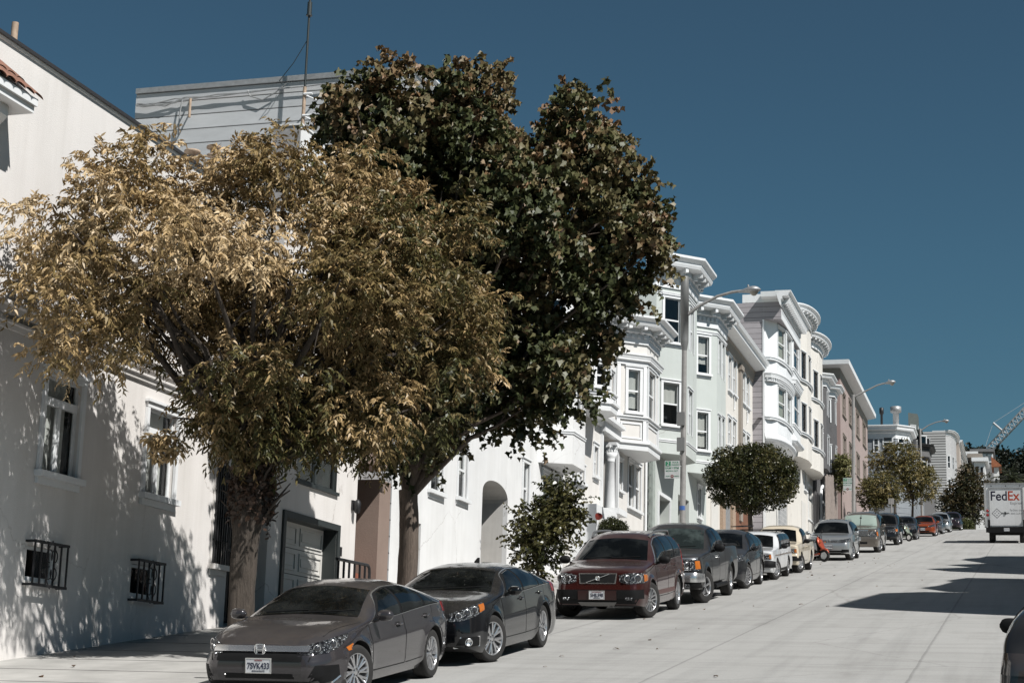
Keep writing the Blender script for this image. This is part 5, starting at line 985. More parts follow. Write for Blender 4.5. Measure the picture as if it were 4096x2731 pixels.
# ---------------------------------------------------------------- vehicles
M_TYRE = surf('tyre rubber', (.022, .021, .02), .9, var=.25, scale=6); M_RIMS = flat('alloy silver', (.55, .55, .56), .28, .85); M_RIMD = flat('rim shadow', (.03, .03, .032), .6)
M_CHROME = flat('chrome', (.74, .74, .74), .24, .9); M_BLKPL = surf('black plastic', (.009, .009, .0095), .65, var=.2, scale=6, spec=.2); M_UNDER = flat('underbody black', (.008, .008, .008), .9); M_GAP = flat('panel gap', (.004, .004, .004), .9)
M_AMBER = flat('amber lens', (.46, .13, .018), .15, coat=1); M_REDL = flat('red lens', (.30, .010, .008), .15, coat=1); M_PLATE = flat('plate white', (.62, .63, .65), .5); M_INK = flat('plate ink', (.015, .02, .05), .6); M_SHADE = flat('sunshade foil', (.30, .37, .33), .45, .2)
def carglass(name, col, refl):
    m, nt, b = newmat(name); b.inputs['Base Color'].default_value = (*col, 1); b.inputs['Roughness'].default_value = .03; b.inputs['Specular IOR Level'].default_value = refl; b.inputs['Coat Weight'].default_value = .15; b.inputs['Coat Roughness'].default_value = .02
    n = noise(nt, 2.2, 5, .6); lk(nt, ramp(nt, n.outputs['Fac'], [(.45, [c * .5 for c in col]), (.75, [min(1, c * 2.2 + .004) for c in col])]).outputs[0], b.inputs['Base Color']); return m
M_CGLASS = carglass('tinted car glass', (.008, .010, .011), .32); M_SCREEN = carglass('windscreen glass', (.008, .009, .009), .3)
def lampmat():
    m, nt, b = newmat('headlamp lens'); v = nt.nodes.new('ShaderNodeTexVoronoi'); v.inputs['Scale'].default_value = 26; tc = nt.nodes.new('ShaderNodeTexCoord'); lk(nt, tc.outputs['Object'], v.inputs['Vector'])
    lk(nt, ramp(nt, v.outputs['Distance'], [(0, (.70, .71, .73)), (.3, (.25, .26, .27)), (.7, (.035, .035, .04))]).outputs[0], b.inputs['Base Color']); b.inputs['Metallic'].default_value = .75; b.inputs['Roughness'].default_value = .22; b.inputs['Coat Weight'].default_value = 1
    bump(nt, b, v.outputs['Distance'], 1.0, .06); return m
M_LAMP = lampmat()
lerp = lambda a, b, t: a + (b - a) * t
def curve(pts):
    """smooth monotone-ish interpolation through (y, z) knots"""
    xs = np.array([p[0] for p in pts], float); zs = np.array([p[1] for p in pts], float); h = np.diff(xs); d = np.diff(zs) / h; m = np.zeros(len(xs)); m[0], m[-1] = d[0], d[-1]
    for i in range(1, len(xs) - 1): m[i] = 0 if d[i - 1] * d[i] <= 0 else (h[i - 1] + h[i]) * 2 / 2 / ((2 * h[i] + h[i - 1]) / 3 / d[i - 1] + (h[i] + 2 * h[i - 1]) / 3 / d[i]) if False else 2 * d[i - 1] * d[i] / (d[i - 1] + d[i])
    def f(x):
        if x <= xs[0]: return zs[0]
        if x >= xs[-1]: return zs[-1]
        i = int(np.searchsorted(xs, x)) - 1; t = (x - xs[i]) / h[i]; return (2 * t ** 3 - 3 * t * t + 1) * zs[i] + (t ** 3 - 2 * t * t + t) * h[i] * m[i] + (-2 * t ** 3 + 3 * t * t) * zs[i + 1] + (t ** 3 - t * t) * h[i] * m[i + 1]
    return f
class Car:
    """local frame: x to the driver's left, y from the nose backwards, z up"""
    def __init__(s, name, label, cat, c, body, at, yaw=0., group=None, root=None):
        s.c = c; s.root = root or empty(name); tag(s.root, label, cat, group); s.L, s.W, s.H = c['L'], c['W'], c['H']; s.mat = body
        s.top = curve(c['top']); s.sh = curve(c['belt']); s.yw = (c['fo'], c['fo'] + c['wb']); s.rw = c['rw']; s.Ra = c.get('ra', s.rw + .055); s.gc = c.get('gc', .17)
        s.side = curve(c.get('side', [(0, .93), (.10, .965), (.30, .995), (.52, 1.0), (.72, .988), (.86, .972), (1, .945)]))
        s.fp = curve(c.get('fprof', [(.15, .10), (.30, .02), (.5, 0), (.62, .03), (.75, .10), (1.3, .3)])); s.rp = curve(c.get('rprof', [(.15, .10), (.35, .02), (.6, 0), (.9, .05), (1.2, .10)]))
        s.body(); s.place(at, yaw)
    def place(s, at, yaw):
        s.root.location = at; s.root.rotation_euler = (s.c.get('pitch', math.atan(S)), 0, yaw)
    def hw(s, y):
        c = s.c; ef, rf = c.get('ef', .62), c.get('rf', .66); er, rr_ = c.get('er', .5), c.get('rr', .74); W = s.W / 2; e = c.get('pe', 2.3); k = 1
        if y < ef: k = rf + (1 - rf) * (1 - (1 - max(0, y) / ef) ** e) ** (1 / e)
        if y > s.L - er: k = rr_ + (1 - rr_) * (1 - (1 - max(0, s.L - y) / er) ** e) ** (1 / e)
        return W * k * (1 - .012 * ((y / s.L - .5) * 2) ** 2)
    def body(s):
        c = s.c; ys = set(np.round(np.linspace(0, s.L, int(s.L / .055)), 4)) | {.008, .02, .035, s.L - .008, s.L - .02, s.L - .035}
        for yc in s.yw:
            for a in np.linspace(0, math.pi, 25): ys.add(round(yc + s.Ra * math.cos(a), 4))
            ys |= {yc - s.Ra - .001, yc + s.Ra + .001}
        ys = sorted(y for y in ys if 0 <= y <= s.L); nl, nu = 15, 17; n, m = c.get('n', 3.4), c.get('m', 2.1); rows = []
        z0 = s.gc; lowf = c.get('flow', .12); lowr = c.get('rlow', .14)
        for y in ys:
            zb = z0 + lowf * max(0, 1 - y / .55) ** 1.5 + lowr * max(0, 1 - (s.L - y) / .6) ** 1.5; zsh = s.sh(y); zt = s.top(y); arch = 0
            for yc in s.yw:
                d = abs(y - yc)
                if d <= s.Ra: zb = max(zb, s.rw + math.sqrt(max(0, s.Ra ** 2 - d * d)) * c.get('archk', 1.0))
            zb = min(zb, zsh - .04); W = s.hw(y); h = max(.015, zt - zsh); k = min(1, max(0, (h - .12) / .25)); nn, mm = lerp(c.get('nh', 4.2), n, k), lerp(2.4, m, k); xs = W * s.side(1.0); half = []
            for i in range(nl):
                z = lerp(zb, zsh, i / (nl - 1)); x = W * s.side((z - z0) / (zsh - z0))
                for yc in s.yw:                                  # flared lip round the arches
                    q = math.hypot(y - yc, (z - s.rw)); x += c.get('flare', .018) * math.exp(-((q - s.Ra) / .07) ** 2) if z > s.rw * .8 else 0
                half.append((x, z))
            for i in range(1, nu + 1): a = math.pi / 2 * i / nu; half.append((xs * max(0, math.cos(a)) ** (2 / nn), zsh + h * math.sin(a) ** (2 / mm)))
            ring = [(x, z) for x, z in half] + [(-x, z) for x, z in half[-2::-1]]; f = []
            for x, z in ring:
                yy = y
                if y < .75: yy = y + s.fp(z) * (1 - y / .75) ** 2
                if y > s.L - .7: yy = yy - s.rp(z) * (1 - (s.L - y) / .7) ** 2
                f.append((x, yy, z))
            rows.append(f)
        mb = MB(); mb.smooth = True; mb.grid(rows, False, 0, flip=True); mb.smooth = False
        nr = len(rows[0])
        for a, b in zip(rows[:-1], rows[1:]): mb.face([a[0], a[-1], b[-1], b[0]], 1)
        for r_ in (rows[0], rows[-1]):
            for j in range(nr // 2): mb.face([r_[j], r_[j + 1], r_[nr - 2 - j], r_[nr - 1 - j]], 0)
        s.bvh = BVHTree.FromPolygons([Vector(v) for v in mb.v], mb.f); s.ob = mb.build('body', [s.mat, M_UNDER], s.root)
    def cast(s, p, d, off=.004):
        d = Vector(d).normalized(); o = Vector(p) - d * 2.5; h = s.bvh.ray_cast(o, d, 6)
        for k in range(8):
            if h[0] is None: o = o - Vector((0, 0, .02)); h = s.bvh.ray_cast(o, d, 6)
        if h[0] is None:
            h = s.bvh.find_nearest(Vector(p))
        n = h[1]
        if n.dot(d) > 0: n = -n
        return h[0] + n * off
    def patch(s, name, f, d, mat, off=.004, nu=10, nv=5, par=None, skirt=True, smooth=True, build=True, thick=None):
        """f(u, v) -> approximate 3-D point; the grid is pressed on to the body along d and lifted by off"""
        P = [[s.cast(f(i / nu, j / nv), d, off) for i in range(nu + 1)] for j in range(nv + 1)]; mb = MB(); mb.smooth = smooth; mb.grid(P); mb.smooth = False
        if skirt:
            dd = Vector(d).normalized() * (thick or off * 1.6); edge = P[0] + [r[-1] for r in P[1:]] + P[-1][-2::-1] + [r[0] for r in P[-2:0:-1]]; mb.grid([edge + edge[:1], [e + dd for e in edge + edge[:1]]])
        return mb.build(name, mat, par or s.root) if build else mb
    def quad(s, pts):
        a, b, c, d = [Vector(p) for p in pts]; return lambda u, v: (a.lerp(b, u)).lerp(d.lerp(c, u), v)
    def sidef(s, sd, wn, z0=None, dz=.0, cap=None):
        yaB, yaT, ybB, ybT = wn
        def f(u, v):
            yb, yt = lerp(yaB, ybB, u), lerp(yaT, ybT, u); zb = s.sh(yb) + .025 if z0 is None else z0(yb); zt = min(cap or 9, s.top(yt) - s.c.get('rt', .115)) + dz; zt = max(zt, zb + .004); y = lerp(yb, yt, v); z = lerp(zb, zt, v); return Vector((sd * s.W, y, max(min(z, s.sh(y) + (.80 * min(1, max(0, (s.top(y) - s.sh(y) - .14) / .26)) + .02) * (s.top(y) - s.sh(y)) + dz * .5), s.sh(y) + .004)))
        return f
    def windows(s, wins, dlo=None, dmat=None, gl=None, ring=None):
        for sd in (1, -1):
            if ring: s.patch('window_surround', s.sidef(sd, ring, lambda y: s.sh(y) + .003, .022), (-sd, 0, 0), M_CHROME, .0025, 26, 6)
            if dlo: s.patch('window_surround', s.sidef(sd, dlo, lambda y: s.sh(y) + .012, .012), (-sd, 0, 0), dmat or M_BLKPL, .004, 26, 6)
            for w in wins: s.patch('side_window', s.sidef(sd, w), (-sd, 0, 0), gl or M_CGLASS, .007, 12, 6)
    def screen(s, x0, x1, z0, z1, mat=None, rear=False, bow=.03):
        d = (0, -1, 0) if rear else (0, 1, 0)
        s.patch('rear_window' if rear else 'windscreen', lambda u, v: Vector(((2 * u - 1) * lerp(x0, x1, v), s.L if rear else 0, lerp(z0, z1, v) - (2 * u - 1) ** 2 * lerp(bow, .055, v))), d, mat or M_SCREEN, .005, 14, 10)
    def line(s, pts, d, w=.011, mat=None, name=None, sides=True, mb=None, off=.003):
        own = mb is None; mb = mb or MB(); P = [s.cast(p, d, off) for p in pts]; dv = Vector(d).normalized(); rows = []
        for i, p in enumerate(P): t = (P[min(i + 1, len(P) - 1)] - P[max(0, i - 1)]).normalized(); q = t.cross(dv).normalized() * w / 2; rows.append([p - q, p + q])
        mb.grid(rows); return mb.build(name, mat or M_GAP, s.root) if own else mb
    def seams(s, doors, extra=()):
        s.dr = []; y0, z0 = doors[0][0]; y1 = doors[1][-1][0] if len(doors[1]) == 3 else doors[2][0][0]; rear = next((p for p in doors[2:] if len(p) > 2 and p[0][0] > y1 - .1), None)
        for sd in (1, -1):
            def panel(fy0, fy1, nu): return s.patch('door', lambda u, v: (lambda a, b: Vector((sd * s.W, lerp(a, b, u), lerp(z0 + .01, s.sh(lerp(a, b, u)) - .012, v))))(fy0(v), fy1(v)), (-sd, 0, 0), s.mat, .0025, nu, 12)
            s.dr.append((sd, y0, y1, panel(lambda v: lerp(y0, doors[0][-1][0], v) + .008, lambda v: y1 - .008, 14)))
            if rear: s.dr.append((sd, y1, 99, panel(lambda v: y1 + .03, lambda v: max(y1 + .1, s.pl(rear[1:], v)[0] - .012), 14)))
            mb = MB()
            for pts in doors: s.line([(sd * s.W, a, b) for a, b in s.dense(pts)], (-sd, 0, 0), mb=mb, off=.0045)
            mb.build('panel_gap', M_GAP, s.root)
            if extra:
                mb = MB()
                for pts in extra: s.line([(sd * a, b, 2) for a, b in s.dense(pts)], (0, 0, -1), mb=mb)
                mb.build('bonnet_gap', M_GAP, s.root)
    def dense(s, pts, n=6): return [tuple(lerp(a[k], b[k], i / n) for k in range(len(a))) for a, b in zip(pts[:-1], pts[1:]) for i in range(n)] + [pts[-1]]
    def handle(s, y, z, mat=None, cup=True):
        for sd in (1, -1):
            p = s.cast((sd * s.W, y, z), (-sd, 0, 0), 0); mb = MB(); mb.tube([p + Vector((0, -.09, 0)), p + Vector((sd * .03, -.07, .004)), p + Vector((sd * .034, .05, .006)), p + Vector((0, .08, .004))], [.010, .014, .014, .010], 6); o = mb.build('door_handle', mat or s.mat, next((d[3] for d in getattr(s, 'dr', ()) if d[0] == sd and d[1] <= y <= d[2]), s.root))
            if cup: s.patch('handle_cup', s.quad([(sd * s.W, y - .08, z - .03), (sd * s.W, y + .05, z - .03), (sd * s.W, y + .05, z + .03), (sd * s.W, y - .08, z + .03)]), (-sd, 0, 0), M_GAP, .0045, 3, 3, o)
    def mirror(s, y, z, w=.20, h=.14, mat=None, arm=.10, cap=None):
        for sd in (1, -1):
            p = s.cast((sd * s.W, y, z), (-sd, 0, 0), 0); mb = MB(); mb.tube([p - Vector((sd * .03, 0, .02)), p + Vector((sd * arm, -.01, .0))], [.035, .028], 6)
            o_ = p + Vector((sd * (arm + w * .42), -.02, h * .35)); rows = []
            for i in range(9):
                t = -1 + 2 * i / 8; q = (1 - abs(t) ** 3.2) ** .5; rows.append([o_ + Vector((sd * t * w / 2, (math.cos(a) * .075 * (1 if math.cos(a) < 0 else .35)) * max(q, .12), math.sin(a) * h / 2 * max(q, .2))) for a in [2 * math.pi * k / 12 for k in range(12)]])
            mb.smooth = True; mb.grid(rows, True); mb.smooth = False; mb.face(rows[0]); mb.face(rows[-1]); o = mb.build('mirror', mat or s.mat, s.root)
    def plate(s, text, y=0, x=0, z=.45, d=(0, 1, 0), frame=True, top=None, bot=None, w=.305, h=.153, off=.012):
        p = s.cast((x, y, z), d, off); sg = -1 if d[1] > 0 else 1; mb = MB(); q = MB()
        mb.box((p.x - w / 2, p.y - .004 * 1, p.z - h / 2), (p.x + w / 2, p.y + .008, p.z + h / 2)); o = mb.build('licence_plate', M_PLATE, s.root)
        if frame: 
            for a in ((-w / 2 - .012, -h / 2 - .012, w / 2 + .012, -h / 2), (-w / 2 - .012, h / 2, w / 2 + .012, h / 2 + .012), (-w / 2 - .012, -h / 2, -w / 2, h / 2), (w / 2, -h / 2, w / 2 + .012, h / 2)): q.box((p.x + a[0], p.y - .008, p.z + a[1]), (p.x + a[2], p.y + .01, p.z + a[3]))
            q.build('plate_frame', M_CHROME, o)
        M = Matrix.Translation((p.x, p.y - .0065 if sg < 0 else p.y + .0105, p.z - .006)) @ Matrix.Rotation(math.pi / 2, 4, 'X')
        if sg > 0: M = M @ Matrix.Rotation(math.pi, 4, 'Y')
        text_mesh('plate_text', text, .098, M_INK, o, M, .001, bold=.0016, xscale=.78)
        for t_, zz, cc in ((top, h / 2 - .016, M_REDL), (bot, -h / 2 + .014, M_INK)):
            if t_: text_mesh('plate_text', t_, .026, cc, o, Matrix.Translation((p.x, p.y - .0065, p.z + zz)) @ Matrix.Rotation(math.pi / 2, 4, 'X'), .001)
        return p
    def wheels(s, style, turn=.32, spokes=7, inset=.0, rim=None, tw=.215, cap=None):
        r = s.rw; rr_ = r * s.c.get('rimk', .68); mb = MB(); w = tw
        mb.lathe((0, 0, 0), [(rr_ * .98, -w * .46), (r * .86, -w * .5), (r * .955, -w * .47), (r * .995, -w * .36), (r, -w * .2), (r * .994, -w * .19), (r, -w * .15), (r, w * .15), (r * .994, w * .19), (r, w * .2), (r * .995, w * .36), (r * .955, w * .47), (r * .86, w * .5), (rr_ * .98, w * .46)], axis=(1, 0, 0), n=40)
        tyre = mb.build('wheel', M_TYRE, s.root); mb = MB(); f = w * .44
        mb.k = 0; mb.lathe((0, 0, 0), [(rr_ * 1.01, f * .95), (rr_ * .99, f + .006), (rr_ * .94, f), (rr_ * .92, f * .6), (rr_ * .90, -w * .3)], axis=(1, 0, 0), n=40)
        mb.k = 1; mb.lathe((0, 0, 0), [(rr_ * .91, -w * .05), (0, -w * .05)], axis=(1, 0, 0), n=30); mb.lathe((0, 0, 0), [(rr_ * .62, f * .1), (rr_ * .62, f * .12), (0, f * .12)], axis=(1, 0, 0), n=24, smooth=False)
        mb.k = 0; hub = rr_ * .17; mb.lathe((0, 0, 0), [(hub * 1.5, f * .45), (hub * 1.25, f * .8), (hub, f * .86), (hub * .5, f * .9), (0, f * .9)], axis=(1, 0, 0), n=20)
        if style == 'disc':
            mb.lathe((0, 0, 0), [(rr_ * .93, f * .7), (rr_ * .8, f * .9), (rr_ * .55, f * .95), (rr_ * .5, f * .7), (0, f * .7)], axis=(1, 0, 0), n=36); mb.k = 1
            for i in range(spokes): a = 2 * math.pi * i / spokes; q = Vector((0, math.cos(a), math.sin(a))); t = Vector((0, -q.z, q.y)); mb.obox(q * rr_ * .66 - t * rr_ * .055 + Vector((f * .88, 0, 0)), t * rr_ * .11, q * rr_ * .17, (.012, 0, 0))
        else:
            for i in range(spokes):
                a = 2 * math.pi * (i + .25) / spokes; q = Vector((0, math.cos(a), math.sin(a))); t = Vector((0, -q.z, q.y)); tw_ = rr_ * s.c.get('spk', .085); fa = 1.5 if style == 'flare' else 1.0
                pairs = [0] if style in ('spoke', 'flare') else [-1, 1]
                for pr in pairs:
                    o0 = q * hub + t * pr * tw_ * .9; o1 = q * rr_ * .95 + t * (pr * tw_ * 1.9 + (rr_ * .22 if style == 'twist' else 0)); sk = tw_ * (1.0 if len(pairs) == 1 else .62); u0 = [o0 - t * sk, o0 + t * sk]; u1 = [o1 - t * sk * fa * .9, o1 + t * sk * fa * .9]
                    X0, X1 = Vector((f * .82, 0, 0)), Vector((f * .93, 0, 0)); dp = Vector((-.035, 0, 0)); A, B, C_, D = u0[0] + X0, u0[1] + X0, u1[1] + X1, u1[0] + X1; md0, md1 = (A + B) / 2 + Vector((.006, 0, 0)), (C_ + D) / 2 + Vector((.006, 0, 0))
                    mb.face([A, md0, md1, D], 0); mb.face([md0, B, C_, md1], 0); mb.face([A, A + dp, D + dp, D], 0); mb.face([B, C_, C_ + dp, B + dp], 0)
            for i in range(5): a = 2 * math.pi * i / 5; mb.lathe(Vector((f * .8, math.cos(a) * hub * 1.15, math.sin(a) * hub * 1.15)), [(.012, 0), (.012, .01), (0, .012)], axis=(1, 0, 0), n=6, k=1)
        rm = mb.build('rim', [rim or M_RIMS, M_RIMD], tyre); mb = MB()
        first = True
        for i, yc in enumerate(s.yw):
            for sd in (1, -1):
                if first: T_, Rm = tyre, rm; first = False
                else:
                    T_ = tyre.copy(); COL.objects.link(T_); T_.parent = s.root; Rm = rm.copy(); COL.objects.link(Rm); Rm.parent = T_
                xw = s.hw(yc) - w / 2 - .012 - inset; T_.location = (sd * xw, yc, r); T_.rotation_euler = (0, 0, (0 if sd > 0 else math.pi) - (turn if i == 0 else 0))
    def head(s, top, bot, amber=None, mat=None, d=(-.6, .8, 0), off=.007, nu=10, bowls=()):
        for sd in (1, -1):
            dd = (d[0] * sd, d[1], d[2]); f = lambda u, v: (lambda a, b: Vector((sd * lerp(a[0], b[0], v), lerp(a[1], b[1], v), lerp(a[2], b[2], v))))(s.pl(bot, u), s.pl(top, u))
            o = s.patch('headlight', f, dd, mat or M_LAMP, off, nu, 5, thick=.03)
            if amber: s.patch('indicator', lambda u, v: f(lerp(amber[0], amber[1], u), lerp(.12, .88, v)), dd, M_AMBER, off + .004, 4, 4, o)
            for (u, v, r) in bowls:
                p = s.cast(f(u, v), dd, off + .001); mb = MB(); ax = -Vector(dd); mb.lathe(p, [(r, 0), (r, .008), (r * .86, .012), (r * .8, .004), (r * .5, .003)], axis=ax, n=20, k=1); mb.lathe(p, [(r * .8, .004), (r * .55, .016), (0, .02)], axis=ax, n=16, k=0); mb.build('lamp_bowl', [flat('bowl dark', (.09, .09, .095), .08, .6), M_CHROME], o)
    def pl(s, pts, u):
        t = u * (len(pts) - 1); i = min(int(t), len(pts) - 2); return tuple(lerp(a, b, t - i) for a, b in zip(pts[i], pts[i + 1]))
    def front(s, name, x0, x1, z0, z1, mat, off=.005, k0=1.0, par=None, nu=12, nv=4, y=0, thick=.03, d=(0, 1, 0), x00=None):
        """symmetric or one-sided panel on the nose: widths at bottom (x0*k0) and top"""
        return s.patch(name, lambda u, v: Vector((lerp(lerp(x0 * k0, x0, v), lerp(x1 * k0, x1, v), u), y, lerp(z0, z1, v))), d, mat, off, nu, nv, par, thick=thick)
    def tail(s, top, bot, mat=None): 
        for sd in (1, -1): s.patch('tail_light', lambda u, v: (lambda a, b: Vector((sd * lerp(a[0], b[0], v), lerp(a[1], b[1], v), lerp(a[2], b[2], v))))(s.pl(bot, u), s.pl(top, u)), (-sd * .7, -.7, 0), mat or M_REDL, .007, 6, 4, thick=.02)
    def slats(s, x0, x1, z0, z1, n, mat, name='grille_bar', t=.012, par=None):
        mb = MB()
        for i in range(n):
            z = lerp(z0, z1, i / max(1, n - 1)); P = [s.cast((lerp(x0, x1, k / 10), 0, z), (0, 1, 0), .010) for k in range(11)]; mb.tube(P, t / 2, 5)
        return mb.build(name, mat, par or s.root)
    def wiper(s, z, x0=-.55, x1=.6):
        mb = MB()
        for a, b in ((x0, x0 + .55), (x1 - .62, x1)): mb.tube([s.cast((lerp(a, b, k / 5), 0, z + .03 * k / 5), (0, 1, 0), .012) for k in range(6)], .008, 5)
        mb.build('wiper', M_BLKPL, s.root)
    def rails(s, y0, y1, x, mat, h=.07, r=.022, bars=()):
        for sd in (1, -1):
            P = [s.cast((sd * x, lerp(y0, y1, k / 8), 3), (0, 0, -1), 0 if k in (0, 8) else (h if 0 < k < 8 else 0)) for k in range(9)]; mb = MB(); mb.tube(P, r, 8); mb.build('roof_rail', mat, s.root)
        for yb in bars:
            P = s.cast((x, yb, 3), (0, 0, -1), h); mb = MB(); mb.box((-x - .12, yb - .025, P.z), (x + .12, yb + .025, P.z + .03)); mb.build('roof_bar', M_BLKPL, s.root)
def park(c, px, py, frontw=True, dy=0., dx=0.):
    """road spot of the car origin from the photo point where its street-side wheel stands"""
    p = onroad(px, py); y = p.y - (c['fo'] if frontw else c['fo'] + c['wb']) + dy; x = p.x - c['W'] / 2 + .11 + dx; return Vector((x, y, ground(y) + .004))
def low(c, k=.88): c['top'] = [(y, z if z < .95 else .95 + (z - .95) * k) for y, z in c['top']]; c['belt'] = [(y, z if z < .85 else .85 + (z - .85) * k) for y, z in c['belt']]; return c
def xw(y, W): return kx(y) + .22 + W / 2
def parked(c, y, dx=0): return Vector((xw(y + 2, c['W']) + dx, y, ground(y) + .003))
# ---- grey-brown saloon in front
c = dict(L=4.63, W=1.80, H=1.415, wb=2.70, fo=.93, rw=.325, ra=.375, gc=.17, ef=.95, rf=.60, er=.7, rr=.70, pe=2.2, n=3.0, m=1.9, rimk=.70, spk=.10, rt=.105,
         top=[(0, .70), (.12, .775), (.45, .87), (.9, .925), (1.30, .965), (1.75, 1.19), (2.15, 1.36), (2.55, 1.412), (2.9, 1.41), (3.35, 1.345), (3.8, 1.215), (4.15, 1.10), (4.45, 1.06), (4.63, .93)],
         belt=[(0, .60), (.35, .70), (.9, .80), (1.4, .865), (2.4, .915), (3.3, .965), (3.9, .985), (4.3, .955), (4.63, .86)], fprof=[(.15, .16), (.28, .04), (.42, 0), (.58, .02), (.70, .12), (.85, .25)], flare=.022,
         side=[(0, .90), (.10, .945), (.22, .975), (.40, .988), (.62, 1.0), (.74, .994), (.78, .975), (.9, .955), (1, .93)])
low(c); a = Car('parked_car', 'grey brown saloon nearest the camera, dusty bonnet and plate 7SVK433', 'car', c, paint('warm grey lacquer', (.046, .042, .045), .3, .26, .22), parked(c, 18.7))
a.windows([(1.62, 2.13, 2.50, 2.46), (2.58, 2.54, 3.40, 3.28), (3.46, 3.34, 3.92, 3.50)], (1.46, 2.06, 4.0, 3.62), M_BLKPL, ring=(1.36, 2.0, 4.08, 3.70)); a.screen(.70, .56, .975, 1.29)
a.screen(.62, .5, 1.10, 1.28, rear=True)
a.head([(.50, .05, .665), (.62, .10, .70), (.74, .25, .74), (.84, .50, .785), (.88, .66, .80)], [(.46, .05, .60), (.60, .1, .585), (.74, .25, .60), (.83, .45, .655), (.87, .62, .74)], bowls=((.35, .5, .045), (.62, .5, .05)))
a.front('grille', -.66, .66, .515, .672, M_BLKPL, .004, .93); a.front('grille_bar', -.60, .60, .615, .675, M_CHROME, .022, .98)
mb = MB(); p = a.cast((0, 0, .63), (0, 1, 0), .03)
for pts in ([(-.05, .045), (-.038, -.045)], [(.05, .045), (.038, -.045)]): mb.tube([p + Vector((x, 0, z)) for x, z in pts], .010, 6)
mb.tube([p + Vector((-.043, 0, 0)), p + Vector((.043, 0, 0))], .009, 6); mb.tube([p + Vector((.066 * math.copysign(abs(math.cos(t)) ** .6, math.cos(t)), 0, .058 * math.copysign(abs(math.sin(t)) ** .6, math.sin(t)))) for t in np.linspace(0, 2 * math.pi, 25)], .008, 6); mb.build('emblem', M_CHROME, a.root)
a.front('lower_grille', -.42, .42, .17, .375, M_BLKPL, .006, 1.15)
for sd in (1, -1):
    o = a.patch('fog_recess', a.quad([(sd * .48, .1, .21), (sd * .86, .4, .30), (sd * .84, .4, .46), (sd * .66, .1, .47)]), (-.45 * sd, .9, 0), M_BLKPL, .006, 8, 4, thick=.02); a.line([(sd * .44, 0, .36), (sd * .48, .1, .215), (sd * .62, .1, .225), (sd * .80, .3, .27), (sd * .86, .4, .33)], (-.45 * sd, .9, 0), .020, M_CHROME, 'fog_trim', off=.012)
    a.patch('side_marker', a.quad([(sd * .9, .60, .60), (sd * .9, .74, .62), (sd * .9, .74, .68), (sd * .9, .58, .64)]), (-sd, .3, 0), M_AMBER, .007, 4, 3)
a.plate('7SVK433', z=.465, top='HONDA', bot='SERRAMONTE'); a.wiper(.985)
a.seams([[(1.38, .30), (1.36, .84)], [(1.38, .30), (2.56, .30)], [(2.54, .90), (2.56, .30)], [(2.60, .30), (3.30, .32), (3.62, .62), (3.68, .96)], [(.55, .64), (.92, .76), (1.36, .855)]], [[(.66, .35), (.80, 1.2)]])
a.handle(2.34, .80); a.handle(3.40, .845); a.mirror(1.56, .91, .22, .14, arm=.07); a.wheels('twist', .30, 10)
a.tail([(.72, 4.5, .95), (.88, 4.2, .99)], [(.70, 4.6, .80), (.88, 4.25, .86)])
# ---- black saloon behind it
c = dict(L=4.86, W=1.855, H=1.465, wb=2.737, fo=.97, rw=.345, ra=.395, gc=.17, ef=.9, rf=.66, er=.6, rr=.74, pe=2.3, n=3.1, m=1.9, rimk=.72, spk=.12, rt=.105, flare=.02,
         top=[(0, .76), (.12, .84), (.5, .92), (1.0, .98), (1.35, 1.03), (1.8, 1.25), (2.2, 1.41), (2.6, 1.46), (3.0, 1.46), (3.5, 1.385), (3.95, 1.22), (4.2, 1.14), (4.6, 1.10), (4.86, .98)],
         belt=[(0, .66), (.4, .76), (1.0, .86), (1.5, .925), (2.5, .965), (3.4, 1.005), (4.0, 1.03), (4.5, .99), (4.86, .9)], fprof=[(.15, .14), (.30, .04), (.5, 0), (.66, .03), (.8, .10), (.95, .2)])
low(c); a = Car('parked_car', 'glossy black saloon with bright alloy wheels, close behind the grey brown saloon', 'car', c, paint('black lacquer', (.006, .0065, .008), .0, .2, .14, .8), parked(c, 23.75))
a.windows([(1.66, 2.16, 2.58, 2.52), (2.66, 2.60, 3.52, 3.38), (3.57, 3.44, 3.98, 3.60)], (1.50, 2.08, 4.06, 3.70), M_BLKPL, ring=(1.42, 2.02, 4.14, 3.76)); a.screen(.72, .58, 1.03, 1.33); a.screen(.62, .5, 1.14, 1.31, rear=True)
a.head([(.52, .05, .745), (.66, .10, .79), (.80, .30, .85), (.88, .60, .885)], [(.50, .05, .64), (.64, .1, .645), (.80, .30, .70), (.89, .56, .77)], amber=(.84, 1), bowls=((.28, .5, .05), (.5, .55, .06), (.7, .6, .05)))
a.front('grille', -.50, .50, .60, .74, M_BLKPL, .005); a.slats(-.5, .5, .67, .68, 1, M_CHROME, t=.03); a.front('lower_grille', -.48, .48, .27, .44, M_BLKPL, .005); a.plate('6XKR214', z=.50)
for sd in (1, -1):
    pts = [(sd * .56, .1, .27), (sd * .84, .4, .29), (sd * .84, .4, .42), (sd * .64, .1, .42)]; a.patch('fog_recess', a.quad(pts), (-.5 * sd, .85, 0), M_BLKPL, .005, 8, 4, thick=.02); a.line(pts + pts[:1], (-.5 * sd, .85, 0), .020, M_CHROME, 'fog_trim', off=.011)
    p = a.cast((sd * .73, .2, .35), (-.5 * sd, .85, 0), .008); mb = MB(); mb.lathe(p, [(.058, 0), (.058, .014), (.046, .018), (.04, .006), (0, .004)], axis=(.5 * sd, -.85, 0), n=18); mb.build('fog_lamp', M_CHROME, a.root)
a.seams([[(1.46, .32), (1.42, .90)], [(1.46, .32), (2.64, .32)], [(2.62, .95), (2.64, .32)], [(2.66, .32), (3.34, .34), (3.72, .70), (3.80, 1.0)], [(.62, .70), (1.0, .82), (1.42, .915)]])
